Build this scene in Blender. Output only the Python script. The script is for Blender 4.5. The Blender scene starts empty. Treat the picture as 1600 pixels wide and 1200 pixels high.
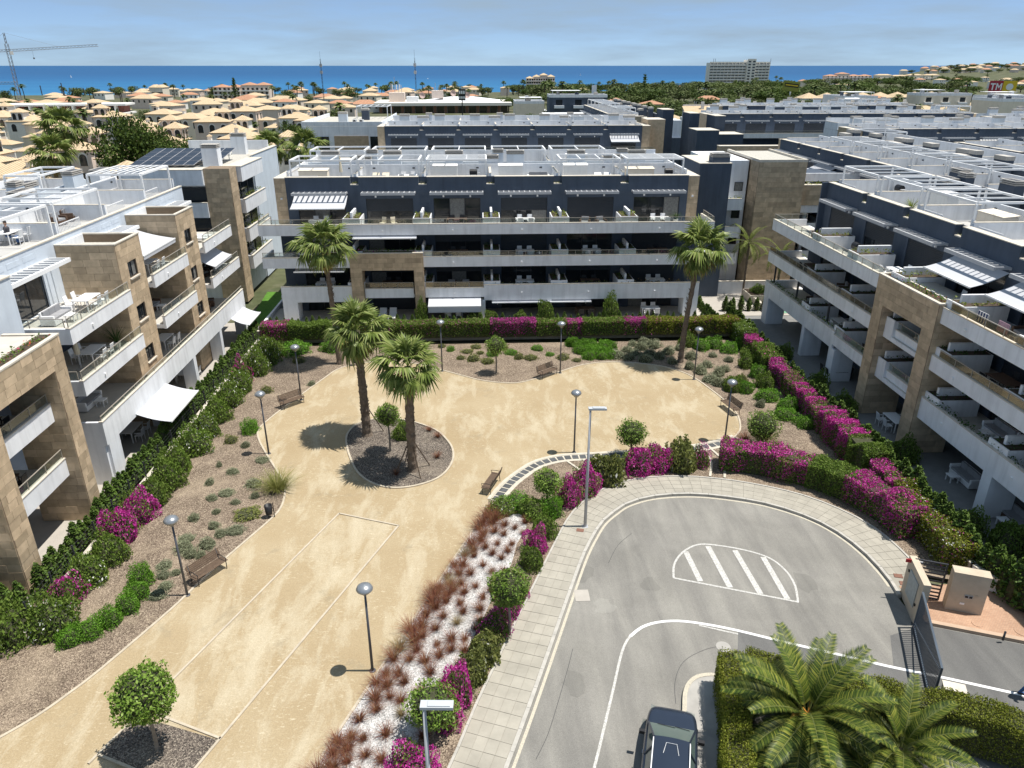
import bpy, math, random
import numpy as np
from mathutils import Vector, Matrix, noise as mnoise

# ------------------------------------------------------------------ camera, sky, sun, exposure
S = bpy.context.scene
COL = S.collection
R = math.radians
rnd = random.Random(11)
nrg = np.random.default_rng(5)

cam = bpy.data.cameras.new('camera')
cam.sensor_width = 36.0
cam.lens = 36.0 * 1149 / 1600
cam.clip_start = 0.2
cam.clip_end = 200000
cam_o = bpy.data.objects.new('camera', cam)
COL.objects.link(cam_o)
cam_o.location = (0, 0, 22)
cam_o.rotation_euler = (R(90 - 23.433), 0, R(-2.42))
S.camera = cam_o

SUN_EL, SUN_AZ = 71.3, 92.42          # elevation; azimuth clockwise from +Y
w = bpy.data.worlds.new('World'); S.world = w; w.use_nodes = True
wn, wl = w.node_tree.nodes, w.node_tree.links
wn.clear()
sky = wn.new('ShaderNodeTexSky'); sky.sky_type = 'NISHITA'; sky.sun_disc = False
sky.sun_elevation = R(SUN_EL); sky.sun_rotation = R(SUN_AZ)
sky.altitude = 0; sky.air_density = 0.35; sky.dust_density = 0.2; sky.ozone_density = 3.0
# thin high cloud: a soft veil of noise mixed over the clear sky
tc = wn.new('ShaderNodeTexCoord'); mp = wn.new('ShaderNodeMapping')
mp.inputs['Scale'].default_value = (2.6, 2.6, 20)
nz = wn.new('ShaderNodeTexNoise'); nz.inputs['Scale'].default_value = 1.6
nz.inputs['Detail'].default_value = 6; nz.inputs['Roughness'].default_value = 0.58
rp = wn.new('ShaderNodeValToRGB'); rp.color_ramp.elements[0].position = 0.40; rp.color_ramp.elements[1].position = 0.66
rp.color_ramp.elements[0].color = (0.45, 0.45, 0.45, 1); rp.color_ramp.elements[1].color = (0.95, 0.95, 0.95, 1)
mx = wn.new('ShaderNodeMix'); mx.data_type = 'RGBA'
mx.inputs['B'].default_value = (2.15, 2.9, 3.7, 1)
tint = wn.new('ShaderNodeMix'); tint.data_type = 'RGBA'; tint.blend_type = 'MULTIPLY'
tint.inputs['Factor'].default_value = 1.0; tint.inputs['B'].default_value = (0.90, 0.97, 1.0, 1)
bg = wn.new('ShaderNodeBackground'); bg.inputs['Strength'].default_value = 0.112
wo = wn.new('ShaderNodeOutputWorld')
wl.new(tc.outputs['Generated'], mp.inputs['Vector']); wl.new(mp.outputs['Vector'], nz.inputs['Vector'])
wl.new(nz.outputs['Fac'], rp.inputs['Fac']); wl.new(rp.outputs['Color'], mx.inputs['Factor'])
wl.new(sky.outputs['Color'], tint.inputs['A']); wl.new(tint.outputs['Result'], mx.inputs['A'])
wl.new(mx.outputs['Result'], bg.inputs['Color']); wl.new(bg.outputs['Background'], wo.inputs['Surface'])

sl = bpy.data.lights.new('sun', 'SUN'); sl.energy = 4.3; sl.angle = R(0.53); sl.color = (1.0, 0.955, 0.88)
so = bpy.data.objects.new('sun', sl); COL.objects.link(so); so.location = (60, 0, 120)
sdir = Vector((math.sin(R(SUN_AZ)) * math.cos(R(SUN_EL)), math.cos(R(SUN_AZ)) * math.cos(R(SUN_EL)), math.sin(R(SUN_EL))))
so.rotation_euler = sdir.to_track_quat('Z', 'Y').to_euler()

S.view_settings.view_transform = 'Standard'; S.view_settings.look = 'None'
S.view_settings.exposure = 0.55; S.view_settings.gamma = 1.0
S.render.engine = 'CYCLES'
S.cycles.max_bounces = 6; S.cycles.diffuse_bounces = 3; S.cycles.glossy_bounces = 2
S.cycles.transmission_bounces = 4; S.cycles.transparent_max_bounces = 10
S.cycles.use_denoising = True

# ------------------------------------------------------------------ helpers
def tag(o, label=None, cat=None, group=None, kind=None):
    if label: o['label'] = label
    if cat: o['category'] = cat
    if group: o['group'] = group
    if kind: o['kind'] = kind
    return o

KIDS = {}
def link(o, parent=None):
    COL.objects.link(o)
    if parent is not None:
        o.parent = parent; KIDS.setdefault(parent.name, []).append(o)
    return o

def thing(name, label, cat, loc=(0, 0, 0), rz=0.0, group=None):
    o = bpy.data.objects.new(name, None)
    o.empty_display_size = 0.2
    link(o); o.location = loc; o.rotation_euler = (0, 0, rz)
    return tag(o, label, cat, group)

def copy_tree(o, parent=None):
    c = o.copy(); link(c, parent)
    for ch in list(KIDS.get(o.name, ())): copy_tree(ch, c)
    return c

def place(proto, loc, rz=0.0, label=None, group=None, scale=1.0):
    """first call uses the prototype itself, later calls copy it"""
    if proto.get('used'):
        o = copy_tree(proto)
    else:
        o = proto; proto['used'] = 1
    o.location = loc; o.rotation_euler = (0, 0, rz)
    if isinstance(scale, tuple): o.scale = scale
    else: o.scale = (scale,) * 3
    if label: o['label'] = label
    if group: o['group'] = group
    return o

class MB:
    def __init__(s): s.v = []; s.f = []; s.m = []
    def add(s, vs, fs, mi=0):
        b = len(s.v); s.v += [tuple(q) for q in vs]
        s.f += [tuple(i + b for i in f) for f in fs]; s.m += [mi] * len(fs)
        return s
    def box(s, x0, x1, y0, y1, z0, z1, mi=0):
        if x0 > x1: x0, x1 = x1, x0
        if y0 > y1: y0, y1 = y1, y0
        return s.add([(x0,y0,z0),(x1,y0,z0),(x1,y1,z0),(x0,y1,z0),(x0,y0,z1),(x1,y0,z1),(x1,y1,z1),(x0,y1,z1)],
              [(3,2,1,0),(4,5,6,7),(0,1,5,4),(1,2,6,5),(2,3,7,6),(3,0,4,7)], mi)
    def obox(s, c, ax, ay, az, mi=0):
        c = Vector(c); ax = Vector(ax); ay = Vector(ay); az = Vector(az)
        P = [c + i*ax + j*ay + k*az for k in (-1,1) for j in (-1,1) for i in (-1,1)]
        return s.add(P, [(2,3,1,0),(4,5,7,6),(0,1,5,4),(1,3,7,5),(3,2,6,7),(2,0,4,6)], mi)
    def prism(s, pts, z0, z1, mi=0):
        n = len(pts)
        a = sum(pts[i][0]*pts[(i+1)%n][1]-pts[(i+1)%n][0]*pts[i][1] for i in range(n))
        if a < 0: pts = pts[::-1]
        vs = [(x,y,z0) for x,y in pts] + [(x,y,z1) for x,y in pts]
        return s.add(vs, [tuple(range(n))[::-1], tuple(range(n,2*n))] + [(i,(i+1)%n,(i+1)%n+n,i+n) for i in range(n)], mi)
    def cyl(s, x, y, z0, z1, r0, r1=None, n=10, mi=0):
        r1 = r0 if r1 is None else r1
        return s.tube([(x,y,z0),(x,y,z1)], [r0,r1], n, mi)
    def tube(s, path, r, n=6, mi=0, caps=True):
        path = [Vector(q) for q in path]
        rs = r if isinstance(r, (list, tuple)) else [r]*len(path)
        rings = []; up = None
        for i, q in enumerate(path):
            d = (path[min(i+1,len(path)-1)] - path[max(i-1,0)]).normalized()
            if up is None:
                up = Vector((0,0,1)) if abs(d.z) < 0.9 else Vector((1,0,0))
            a = d.cross(up).normalized(); b = a.cross(d).normalized(); up = b
            rings.append([q + rs[i]*(math.cos(2*math.pi*k/n)*a + math.sin(2*math.pi*k/n)*b) for k in range(n)])
        vs = [q for g in rings for q in g]; fs = []
        for i in range(len(path)-1):
            for k in range(n):
                fs.append((i*n+k, i*n+(k+1)%n, (i+1)*n+(k+1)%n, (i+1)*n+k))
        if caps:
            fs.append(tuple(range(n))[::-1]); fs.append(tuple(range((len(path)-1)*n, len(path)*n)))
        return s.add(vs, fs, mi)
    def lathe(s, prof, n=16, mi=0, c=(0,0,0)):
        vs = []; fs = []
        for r, z in prof:
            for k in range(n):
                a = 2*math.pi*k/n; vs.append((c[0]+r*math.cos(a), c[1]+r*math.sin(a), c[2]+z))
        for i in range(len(prof)-1):
            for k in range(n): fs.append((i*n+k, i*n+(k+1)%n, (i+1)*n+(k+1)%n, (i+1)*n+k))
        return s.add(vs, fs, mi)
    def mesh(s, name, mats):
        me = bpy.data.meshes.new(name); me.from_pydata(s.v, [], s.f); me.update()
        for m in (mats if isinstance(mats, (list, tuple)) else [mats]): me.materials.append(m)
        if any(s.m): me.polygons.foreach_set('material_index', s.m)
        return me
    def build(s, name, mats, parent=None, smooth=False, loc=None):
        me = s.mesh(name, mats)
        if smooth: me.polygons.foreach_set('use_smooth', [True]*len(me.polygons))
        o = bpy.data.objects.new(name, me); link(o, parent)
        if loc: o.location = loc
        return o

def obj(name, me, parent=None, loc=(0,0,0), rot=(0,0,0), sc=(1,1,1)):
    o = bpy.data.objects.new(name, me); link(o, parent)
    o.location = loc; o.rotation_euler = rot; o.scale = sc if isinstance(sc, tuple) else (sc,)*3
    return o

_cube = {}
def piece(name, mat, parent, x0, x1, y0, y1, z0, z1):
    """one box that shares the unit cube of its material (never a parent itself)"""
    me = _cube.get(mat.name)
    if me is None:
        me = MB().box(-.5,.5,-.5,.5,-.5,.5).mesh('block', mat); _cube[mat.name] = me
    return obj(name, me, parent, ((x0+x1)/2,(y0+y1)/2,(z0+z1)/2), (0,0,0), (abs(x1-x0),abs(y1-y0),abs(z1-z0)))

def box(name, mat, parent, x0, x1, y0, y1, z0, z1):
    return MB().box(x0,x1,y0,y1,z0,z1).build(name, mat, parent)

def smooth(pts, n=4, closed=False):
    out = []; N = len(pts)
    rng = range(N if closed else N-1)
    for i in rng:
        if closed: p = [pts[(i+k-1) % N] for k in range(4)]
        else: p = [pts[max(i-1,0)], pts[i], pts[i+1], pts[min(i+2,N-1)]]
        for k in range(n):
            t = k/n
            out.append(tuple(0.5*((2*p[1][a]) + (-p[0][a]+p[2][a])*t + (2*p[0][a]-5*p[1][a]+4*p[2][a]-p[3][a])*t*t
                       + (-p[0][a]+3*p[1][a]-3*p[2][a]+p[3][a])*t**3) for a in (0,1)))
    if not closed: out.append(tuple(pts[-1]))
    return out

def offset(pts, d, closed=False):
    out = []; n = len(pts)
    for i in range(n):
        a = pts[(i-1) % n] if (closed or i > 0) else pts[i]
        b = pts[(i+1) % n] if (closed or i < n-1) else pts[i]
        dx, dy = b[0]-a[0], b[1]-a[1]; l = math.hypot(dx, dy) or 1
        out.append((pts[i][0] - dy/l*d, pts[i][1] + dx/l*d))
    return out

def ribbon(m, pts, d0, d1, z0, z1, closed=False, mi=0):
    a, b = offset(pts, d0, closed), offset(pts, d1, closed)
    n = len(pts)
    vs = []
    for i in range(n): vs += [(a[i][0],a[i][1],z0),(a[i][0],a[i][1],z1),(b[i][0],b[i][1],z1),(b[i][0],b[i][1],z0)]
    fs = []
    for i in range(n if closed else n-1):
        j = (i+1) % n
        for k in range(4):
            fs.append((i*4+k, i*4+(k+1)%4, j*4+(k+1)%4, j*4+k))
    m.add(vs, [f[::-1] for f in fs], mi); return m

def resample(pts, step):
    L = [0]
    for a, b in zip(pts, pts[1:]): L.append(L[-1] + math.hypot(b[0]-a[0], b[1]-a[1]))
    n = max(1, round(L[-1]/step)); out = []; j = 0
    for i in range(n+1):
        t = L[-1]*i/n
        while j < len(L)-2 and L[j+1] < t: j += 1
        u = (t-L[j])/((L[j+1]-L[j]) or 1)
        out.append((pts[j][0]+(pts[j+1][0]-pts[j][0])*u, pts[j][1]+(pts[j+1][1]-pts[j][1])*u))
    return out

def sheet(name, pts, z, mat, parent=None):
    n = len(pts)
    a = sum(pts[i][0]*pts[(i+1)%n][1]-pts[(i+1)%n][0]*pts[i][1] for i in range(n))
    if a < 0: pts = pts[::-1]
    me = bpy.data.meshes.new(name); me.from_pydata([(x,y,z) for x,y in pts], [], [tuple(range(n))]); me.update()
    me.materials.append(mat)
    return obj(name, me, parent)

ORD = ['first','second','third','fourth','fifth','sixth','seventh','eighth','ninth','tenth','eleventh','twelfth',
       'thirteenth','fourteenth','fifteenth','sixteenth','seventeenth','eighteenth','nineteenth','twentieth']
def nth(i): return ORD[i] if i < 20 else str(i+1) + 'th'

# ------------------------------------------------------------------ materials
MAT = {}
def nodes(name):
    m = bpy.data.materials.new(name); m.use_nodes = True
    n, l = m.node_tree.nodes, m.node_tree.links
    MAT[name] = m
    return m, n, l, n['Principled BSDF']

def ramp(n, stops):
    r = n.new('ShaderNodeValToRGB'); e = r.color_ramp.elements
    while len(e) < len(stops): e.new(0.5)
    for k, (p, c) in enumerate(stops): e[k].position = p; e[k].color = (*c, 1)
    return r

def noise_node(n, l, scale, detail=3, rough=0.5, vec=None, dist=0.0):
    t = n.new('ShaderNodeTexNoise'); t.inputs['Scale'].default_value = scale
    t.inputs['Detail'].default_value = detail; t.inputs['Roughness'].default_value = rough
    t.inputs['Distortion'].default_value = dist
    if vec is not None: l.new(vec, t.inputs['Vector'])
    return t

def mixc(n, l, fac, a, b, mode='MIX'):
    x = n.new('ShaderNodeMix'); x.data_type = 'RGBA'; x.blend_type = mode
    for key, val in (('Factor', fac), ('A', a), ('B', b)):
        if isinstance(val, (int, float)): x.inputs[key].default_value = val
        elif isinstance(val, tuple): x.inputs[key].default_value = (*val, 1)
        else: l.new(val, x.inputs[key])
    return x.outputs['Result']

def paint(name, col, rough=0.7, var=0.12, scale=1.2, bump=0.0, bscale=40, metal=0.0, per=0.0, spec=0.4, streak=0.0):
    """paint, render, metal or stone: a colour with large soft weathering, optional fine relief and per-object variation"""
    m, n, l, p = nodes(name)
    geo = n.new('ShaderNodeNewGeometry')
    a = noise_node(n, l, scale, 5, 0.6, geo.outputs['Position'])
    lo = tuple(c*(1-var) for c in col); hi = tuple(min(1, c*(1+var)) for c in col)
    r = ramp(n, [(0.3, lo), (0.7, hi)]); l.new(a.outputs['Fac'], r.inputs['Fac'])
    c = r.outputs['Color']
    if streak:
        mpn = n.new('ShaderNodeMapping'); mpn.inputs['Scale'].default_value = (2.5, 2.5, 0.25)
        l.new(geo.outputs['Position'], mpn.inputs['Vector'])
        s2 = noise_node(n, l, 1.0, 4, 0.6, mpn.outputs['Vector'])
        r2 = ramp(n, [(0.45, (1,1,1)), (0.75, (1-streak,)*3)]); l.new(s2.outputs['Fac'], r2.inputs['Fac'])
        c = mixc(n, l, 1.0, c, r2.outputs['Color'], 'MULTIPLY')
    if per:
        oi = n.new('ShaderNodeObjectInfo')
        r3 = ramp(n, [(0.0, (1-per,1-per*1.05,1-per*1.1)), (1.0, (1+per*.6,1+per*.55,1+per*.5))]); l.new(oi.outputs['Random'], r3.inputs['Fac'])
        c = mixc(n, l, 1.0, c, r3.outputs['Color'], 'MULTIPLY')
    l.new(c, p.inputs['Base Color'])
    p.inputs['Roughness'].default_value = rough; p.inputs['Metallic'].default_value = metal
    p.inputs['Specular IOR Level'].default_value = spec
    if bump:
        b = noise_node(n, l, bscale, 3, 0.6, geo.outputs['Position'])
        bn = n.new('ShaderNodeBump'); bn.inputs['Strength'].default_value = bump; bn.inputs['Distance'].default_value = 0.02
        l.new(b.outputs['Fac'], bn.inputs['Height']); l.new(bn.outputs['Normal'], p.inputs['Normal'])
    return m

def leafmat(name, cols, rough=0.5, trans=0.25, per=0.12):
    """foliage: every leaf (mesh island) gets its own shade"""
    m, n, l, p = nodes(name)
    geo = n.new('ShaderNodeNewGeometry')
    k = len(cols)
    r = ramp(n, [(i/max(1,k-1), c) for i, c in enumerate(cols)])
    l.new(geo.outputs['Random Per Island'], r.inputs['Fac'])
    oi = n.new('ShaderNodeObjectInfo')
    r3 = ramp(n, [(0.0, (1-per,1-per,1-per)), (1.0, (1+per,1+per,1+per*.8))]); l.new(oi.outputs['Random'], r3.inputs['Fac'])
    c = mixc(n, l, 1.0, r.outputs['Color'], r3.outputs['Color'], 'MULTIPLY')
    l.new(c, p.inputs['Base Color']); p.inputs['Roughness'].default_value = rough
    p.inputs['Specular IOR Level'].default_value = 0.18
    t = n.new('ShaderNodeBsdfTranslucent'); l.new(c, t.inputs['Color'])
    ms = n.new('ShaderNodeMixShader'); ms.inputs['Fac'].default_value = trans
    l.new(p.outputs['BSDF'], ms.inputs[1]); l.new(t.outputs['BSDF'], ms.inputs[2])
    l.new(ms.outputs['Shader'], n['Material Output'].inputs['Surface'])
    return m

def glassmat(name, tint, rough=0.03, alpha=0.35):
    m, n, l, p = nodes(name)
    tr = n.new('ShaderNodeBsdfTransparent'); tr.inputs['Color'].default_value = (*tint, 1)
    g = n.new('ShaderNodeBsdfGlossy'); g.inputs['Roughness'].default_value = rough; g.inputs['Color'].default_value = (.9,.95,1,1)
    d = n.new('ShaderNodeBsdfDiffuse'); d.inputs['Color'].default_value = (.35,.36,.34,1)
    fr = n.new('ShaderNodeLayerWeight'); fr.inputs['Blend'].default_value = .12
    m1 = n.new('ShaderNodeMixShader'); m1.inputs['Fac'].default_value = alpha
    l.new(tr.outputs[0], m1.inputs[1]); l.new(d.outputs[0], m1.inputs[2])
    m2 = n.new('ShaderNodeMixShader'); l.new(fr.outputs['Fresnel'], m2.inputs['Fac']) if False else setattr(m2.inputs['Fac'], 'default_value', .07)
    l.new(m1.outputs[0], m2.inputs[1]); l.new(g.outputs[0], m2.inputs[2])
    l.new(m2.outputs[0], n['Material Output'].inputs['Surface'])
    return m

WHITE = paint('white render', (.80,.815,.84), .75, .07, .8, .15, 60, streak=.17)
WHITER = paint('white metal', (.84,.84,.84), .45, .03)
CAP = paint('cream coping stone', (.58,.53,.45), .8, .12, 3, .2)
NAVY = paint('slate blue render', (.064,.085,.120), .75, .10, .8, .15, 60, streak=.2)
NAVYL = paint('slate blue metal', (.05,.06,.08), .5, .08)
PALE = paint('pale blue grey render', (.60,.66,.73), .75, .06, .8, .15, 60, streak=.10)
GREYM = paint('light grey metal', (.42,.43,.45), .45, .05)
STONE = paint('sandstone cladding', (.52,.405,.275), .8, .18, 2.2, .5, 25, per=.2)
GROUT = paint('cladding mortar', (.22,.165,.115), .9, .1, 3)
STEEL = paint('brushed steel', (.40,.37,.32), .4, .05, metal=.3)
DARKM = paint('dark grey metal', (.045,.047,.055), .45, .08)
LAMPM = paint('lamp post grey metal', (.075,.08,.095), .4, .1)
BLACK = paint('black plastic', (.015,.015,.017), .5, .1)
SHUT = paint('dark roller shutter', (.030,.036,.045), .6, .1)
FRAME = paint('dark window frame', (.02,.022,.026), .45, .05)
DECK = paint('terrace floor tile', (.50,.47,.42), .7, .10, 2, .1)
DECKW = paint('roof terrace floor', (.44,.43,.41), .7, .08, 1.5, .1)
GRAVELR = paint('roof gravel', (.46,.44,.39), .95, .25, 9, .8, 30)
WICKER = paint('brown wicker', (.10,.06,.04), .8, .2, 30, .5, 90)
CREAMF = paint('cream fabric', (.62,.55,.42), .9, .06)
GREYF = paint('grey fabric', (.30,.30,.31), .9, .08)
WHITEF = paint('white fabric', (.75,.75,.75), .9, .05)
NAVYF = paint('navy fabric', (.02,.04,.14), .9, .1)
TEAK = paint('weathered timber', (.125,.085,.058), .75, .2, 6, .3, 60, per=.15)
AWN = paint('awning canvas', (.50,.51,.54), .9, .04, .6)
SOIL = paint('planter soil', (.07,.05,.035), .95, .3, 8, .6)
LOUV = paint('chimney louvre stone', (.46,.43,.39), .8, .15, 6)
CONC = paint('concrete', (.36,.345,.32), .85, .14, 1.5, .3, 30)

def darkglass():
    m, n, l, p = nodes('dark window glass')
    p.inputs['Base Color'].default_value = (.018,.022,.026,1); p.inputs['Roughness'].default_value = .06
    p.inputs['Specular IOR Level'].default_value = .6
    return m
GLASS = darkglass()
RAILG = glassmat('railing glass', (.90,.93,.91), .03, .06)
SCREEN = glassmat('frosted glass screen', (.55,.68,.66), .2, .55)
WARMG = glassmat('bronze railing glass', (.74,.66,.50), .03, .12)
# ------------------------------------------------------------------ ground materials
def sandmat(name='compacted sand', d=0.0):
    m, n, l, p = nodes(name)
    geo = n.new('ShaderNodeNewGeometry'); pos = geo.outputs['Position']
    big = noise_node(n, l, .20, 6, .62, pos, .15)
    r1 = ramp(n, [(.30,(.335,.258,.155)),(.5,(.365,.287,.178)),(.64,(.395,.318,.205)),(.78,(.43,.36,.245))]); l.new(big.outputs['Fac'], r1.inputs['Fac'])
    # pale fines washed along the slope
    mpn = n.new('ShaderNodeMapping'); mpn.inputs['Rotation'].default_value = (0,0,R(-21.4)); mpn.inputs['Scale'].default_value = (.75,.26,1)
    l.new(pos, mpn.inputs['Vector'])
    st = noise_node(n, l, 1.0, 9, .70, mpn.outputs['Vector'], .35)
    r2 = ramp(n, [(.49-d,(0,0,0)),(.55-d,(.32,.32,.32)),(.68-d,(.72,.72,.72))]); l.new(st.outputs['Fac'], r2.inputs['Fac'])
    c = mixc(n, l, r2.outputs['Color'], r1.outputs['Color'], (.50,.44,.325))
    dk = noise_node(n, l, .5, 9, .74, pos, .4)
    r3 = ramp(n, [(.57,(0,0,0)),(.70,(.65,.65,.65))]); l.new(dk.outputs['Fac'], r3.inputs['Fac'])
    c = mixc(n, l, r3.outputs['Color'], c, (.265,.225,.155))
    # light gritty flecks, everywhere but thicker in patches
    mf = n.new('ShaderNodeMapping'); mf.inputs['Scale'].default_value = (2.2,5.5,1); l.new(pos, mf.inputs['Vector'])
    fl = noise_node(n, l, 1.6, 5, .8, mf.outputs['Vector'], .3)
    r4 = ramp(n, [(.56,(0,0,0)),(.63,(.9,.9,.9))]); l.new(fl.outputs['Fac'], r4.inputs['Fac'])
    pa = noise_node(n, l, .3, 4, .6, pos)
    r5 = ramp(n, [(.38,(.12,.12,.12)),(.60,(1,1,1))]); l.new(pa.outputs['Fac'], r5.inputs['Fac'])
    k = mixc(n, l, 1.0, r4.outputs['Color'], r5.outputs['Color'], 'MULTIPLY')
    c = mixc(n, l, k, c, (.54,.47,.34))
    fi = noise_node(n, l, 16, 5, .8, pos)
    r6 = ramp(n, [(.25,(.74,.73,.71)),(.75,(1.2,1.2,1.2))]); l.new(fi.outputs['Fac'], r6.inputs['Fac'])
    c = mixc(n, l, 1.0, c, r6.outputs['Color'], 'MULTIPLY')
    l.new(c, p.inputs['Base Color']); p.inputs['Roughness'].default_value = .95; p.inputs['Specular IOR Level'].default_value = .2
    bn = n.new('ShaderNodeBump'); bn.inputs['Strength'].default_value = .5; bn.inputs['Distance'].default_value = .05
    l.new(st.outputs['Fac'], bn.inputs['Height'])
    b2 = n.new('ShaderNodeBump'); b2.inputs['Strength'].default_value = .5; b2.inputs['Distance'].default_value = .03
    l.new(fi.outputs['Fac'], b2.inputs['Height']); l.new(bn.outputs['Normal'], b2.inputs['Normal'])
    l.new(b2.outputs['Normal'], p.inputs['Normal'])
    return m

def mulchmat(name, cols, scale=14, patch=(.40,.33,.24), pamt=.7):
    m, n, l, p = nodes(name)
    geo = n.new('ShaderNodeNewGeometry'); pos = geo.outputs['Position']
    v = n.new('ShaderNodeTexVoronoi'); v.inputs['Scale'].default_value = scale; l.new(pos, v.inputs['Vector'])
    sp = n.new('ShaderNodeSeparateColor'); l.new(v.outputs['Color'], sp.inputs['Color'])
    k = len(cols); r = ramp(n, [(i/(k-1), c) for i, c in enumerate(cols)]); l.new(sp.outputs['Red'], r.inputs['Fac'])
    pn = noise_node(n, l, .35, 6, .65, pos, .5)
    r2 = ramp(n, [(.52,(0,0,0)),(.70,(pamt,)*3)]); l.new(pn.outputs['Fac'], r2.inputs['Fac'])
    c = mixc(n, l, r2.outputs['Color'], r.outputs['Color'], patch)
    br = noise_node(n, l, .7, 5, .6, pos)
    r3 = ramp(n, [(.3,(.78,.77,.76)),(.7,(1.15,1.15,1.15))]); l.new(br.outputs['Fac'], r3.inputs['Fac'])
    c = mixc(n, l, 1.0, c, r3.outputs['Color'], 'MULTIPLY')
    l.new(c, p.inputs['Base Color']); p.inputs['Roughness'].default_value = .95; p.inputs['Specular IOR Level'].default_value = .2
    bn = n.new('ShaderNodeBump'); bn.inputs['Strength'].default_value = .8; bn.inputs['Distance'].default_value = .04
    l.new(v.outputs['Distance'], bn.inputs['Height']); l.new(bn.outputs['Normal'], p.inputs['Normal'])
    return m

def asphaltmat(name, base, patchy=.12):
    m, n, l, p = nodes(name)
    geo = n.new('ShaderNodeNewGeometry'); pos = geo.outputs['Position']
    a = noise_node(n, l, .22, 6, .62, pos, .4)
    r = ramp(n, [(.3, tuple(c*(1-patchy) for c in base)), (.7, tuple(c*(1+patchy) for c in base))]); l.new(a.outputs['Fac'], r.inputs['Fac'])
    mpn = n.new('ShaderNodeMapping'); mpn.inputs['Rotation'].default_value = (0,0,R(21)); mpn.inputs['Scale'].default_value = (1.1,.14,1)
    l.new(pos, mpn.inputs['Vector'])
    s = noise_node(n, l, 1, 4, .6, mpn.outputs['Vector'], .5)
    r2 = ramp(n, [(.35,(.80,.80,.81)),(.68,(1.07,1.07,1.06))]); l.new(s.outputs['Fac'], r2.inputs['Fac'])
    c = mixc(n, l, 1.0, r.outputs['Color'], r2.outputs['Color'], 'MULTIPLY')
    f = noise_node(n, l, 45, 2, .8, pos)
    r3 = ramp(n, [(.3,(.72,.72,.72)),(.7,(1.25,1.25,1.25))]); l.new(f.outputs['Fac'], r3.inputs['Fac'])
    c = mixc(n, l, 1.0, c, r3.outputs['Color'], 'MULTIPLY')
    l.new(c, p.inputs['Base Color']); p.inputs['Roughness'].default_value = .9; p.inputs['Specular IOR Level'].default_value = .25
    bn = n.new('ShaderNodeBump'); bn.inputs['Strength'].default_value = .3; bn.inputs['Distance'].default_value = .01
    l.new(f.outputs['Fac'], bn.inputs['Height']); l.new(bn.outputs['Normal'], p.inputs['Normal'])
    return m

def linepaint(name, col, worn):
    m, n, l, p = nodes(name)
    geo = n.new('ShaderNodeNewGeometry'); pos = geo.outputs['Position']
    a = noise_node(n, l, 16, 6, .8, pos)
    r = ramp(n, [(worn-.12, (.24,.23,.21)), (worn+.10, col)]); l.new(a.outputs['Fac'], r.inputs['Fac'])
    l.new(r.outputs['Color'], p.inputs['Base Color']); p.inputs['Roughness'].default_value = .8
    return m

SAND = sandmat()
MULCH = mulchmat('wood chip mulch', [(.085,.063,.046),(.155,.118,.088),(.215,.167,.127),(.285,.222,.168),(.46,.38,.28)], 26, (.36,.29,.21), .65)
MULCHD = mulchmat('dark bark mulch', [(.05,.043,.038),(.09,.076,.066),(.14,.118,.10),(.20,.165,.138),(.40,.35,.28)], 26, (.30,.25,.19), .4)
WGRAVEL = mulchmat('white marble gravel', [(.27,.265,.26),(.44,.435,.42),(.58,.57,.56),(.70,.69,.68)], 22, (.60,.58,.54), .3)
ASPH = asphaltmat('old grey asphalt', (.240,.230,.208), .17)
ASPHD = asphaltmat('newer asphalt', (.150,.148,.143), .08)
LINE = linepaint('white road paint', (.58,.57,.54), .47)
LINEN = linepaint('fresh white road paint', (.74,.74,.73), .33)
LINEY = linepaint('cream road paint', (.50,.455,.36), .42)
SLAB = paint('paving slab', (.345,.322,.272), .85, .14, 1.1, .3, 40, per=.06)
KERB = paint('kerb stone', (.42,.40,.36), .85, .14, 3, .3)
EDGE = paint('concrete edging', (.46,.40,.31), .9, .14, 3, .2)
SLATE = paint('slate tile', (.085,.09,.095), .7, .2, 4, .3, per=.2)
BORDER = paint('pale border stone', (.50,.46,.38), .85, .12, 3)
TERRC = paint('courtyard paving', (.40,.37,.33), .8, .07, 2, .2)
TURF = paint('artificial turf', (.075,.19,.02), .95, .25, 3, .8, 60)
LANDM = mulchmat('dry scrub land', [(.06,.072,.032),(.085,.095,.045),(.13,.125,.08),(.07,.085,.04)], .11, (.20,.18,.14), .4)

def brickpave():
    m, n, l, p = nodes('terracotta brick paving')
    geo = n.new('ShaderNodeNewGeometry')
    b = n.new('ShaderNodeTexBrick'); b.inputs['Scale'].default_value = 4.2
    b.inputs['Color1'].default_value = (.40,.23,.145,1); b.inputs['Color2'].default_value = (.47,.29,.19,1); b.inputs['Mortar'].default_value = (.30,.21,.15,1)
    b.inputs['Mortar Size'].default_value = .03
    l.new(geo.outputs['Position'], b.inputs['Vector'])
    a = noise_node(n, l, .9, 5, .6, geo.outputs['Position'])
    r = ramp(n, [(.3,(.85,.85,.85)),(.7,(1.12,1.12,1.12))]); l.new(a.outputs['Fac'], r.inputs['Fac'])
    c = mixc(n, l, 1.0, b.outputs['Color'], r.outputs['Color'], 'MULTIPLY')
    l.new(c, p.inputs['Base Color']); p.inputs['Roughness'].default_value = .85
    return m
BRICKP = brickpave()

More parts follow.
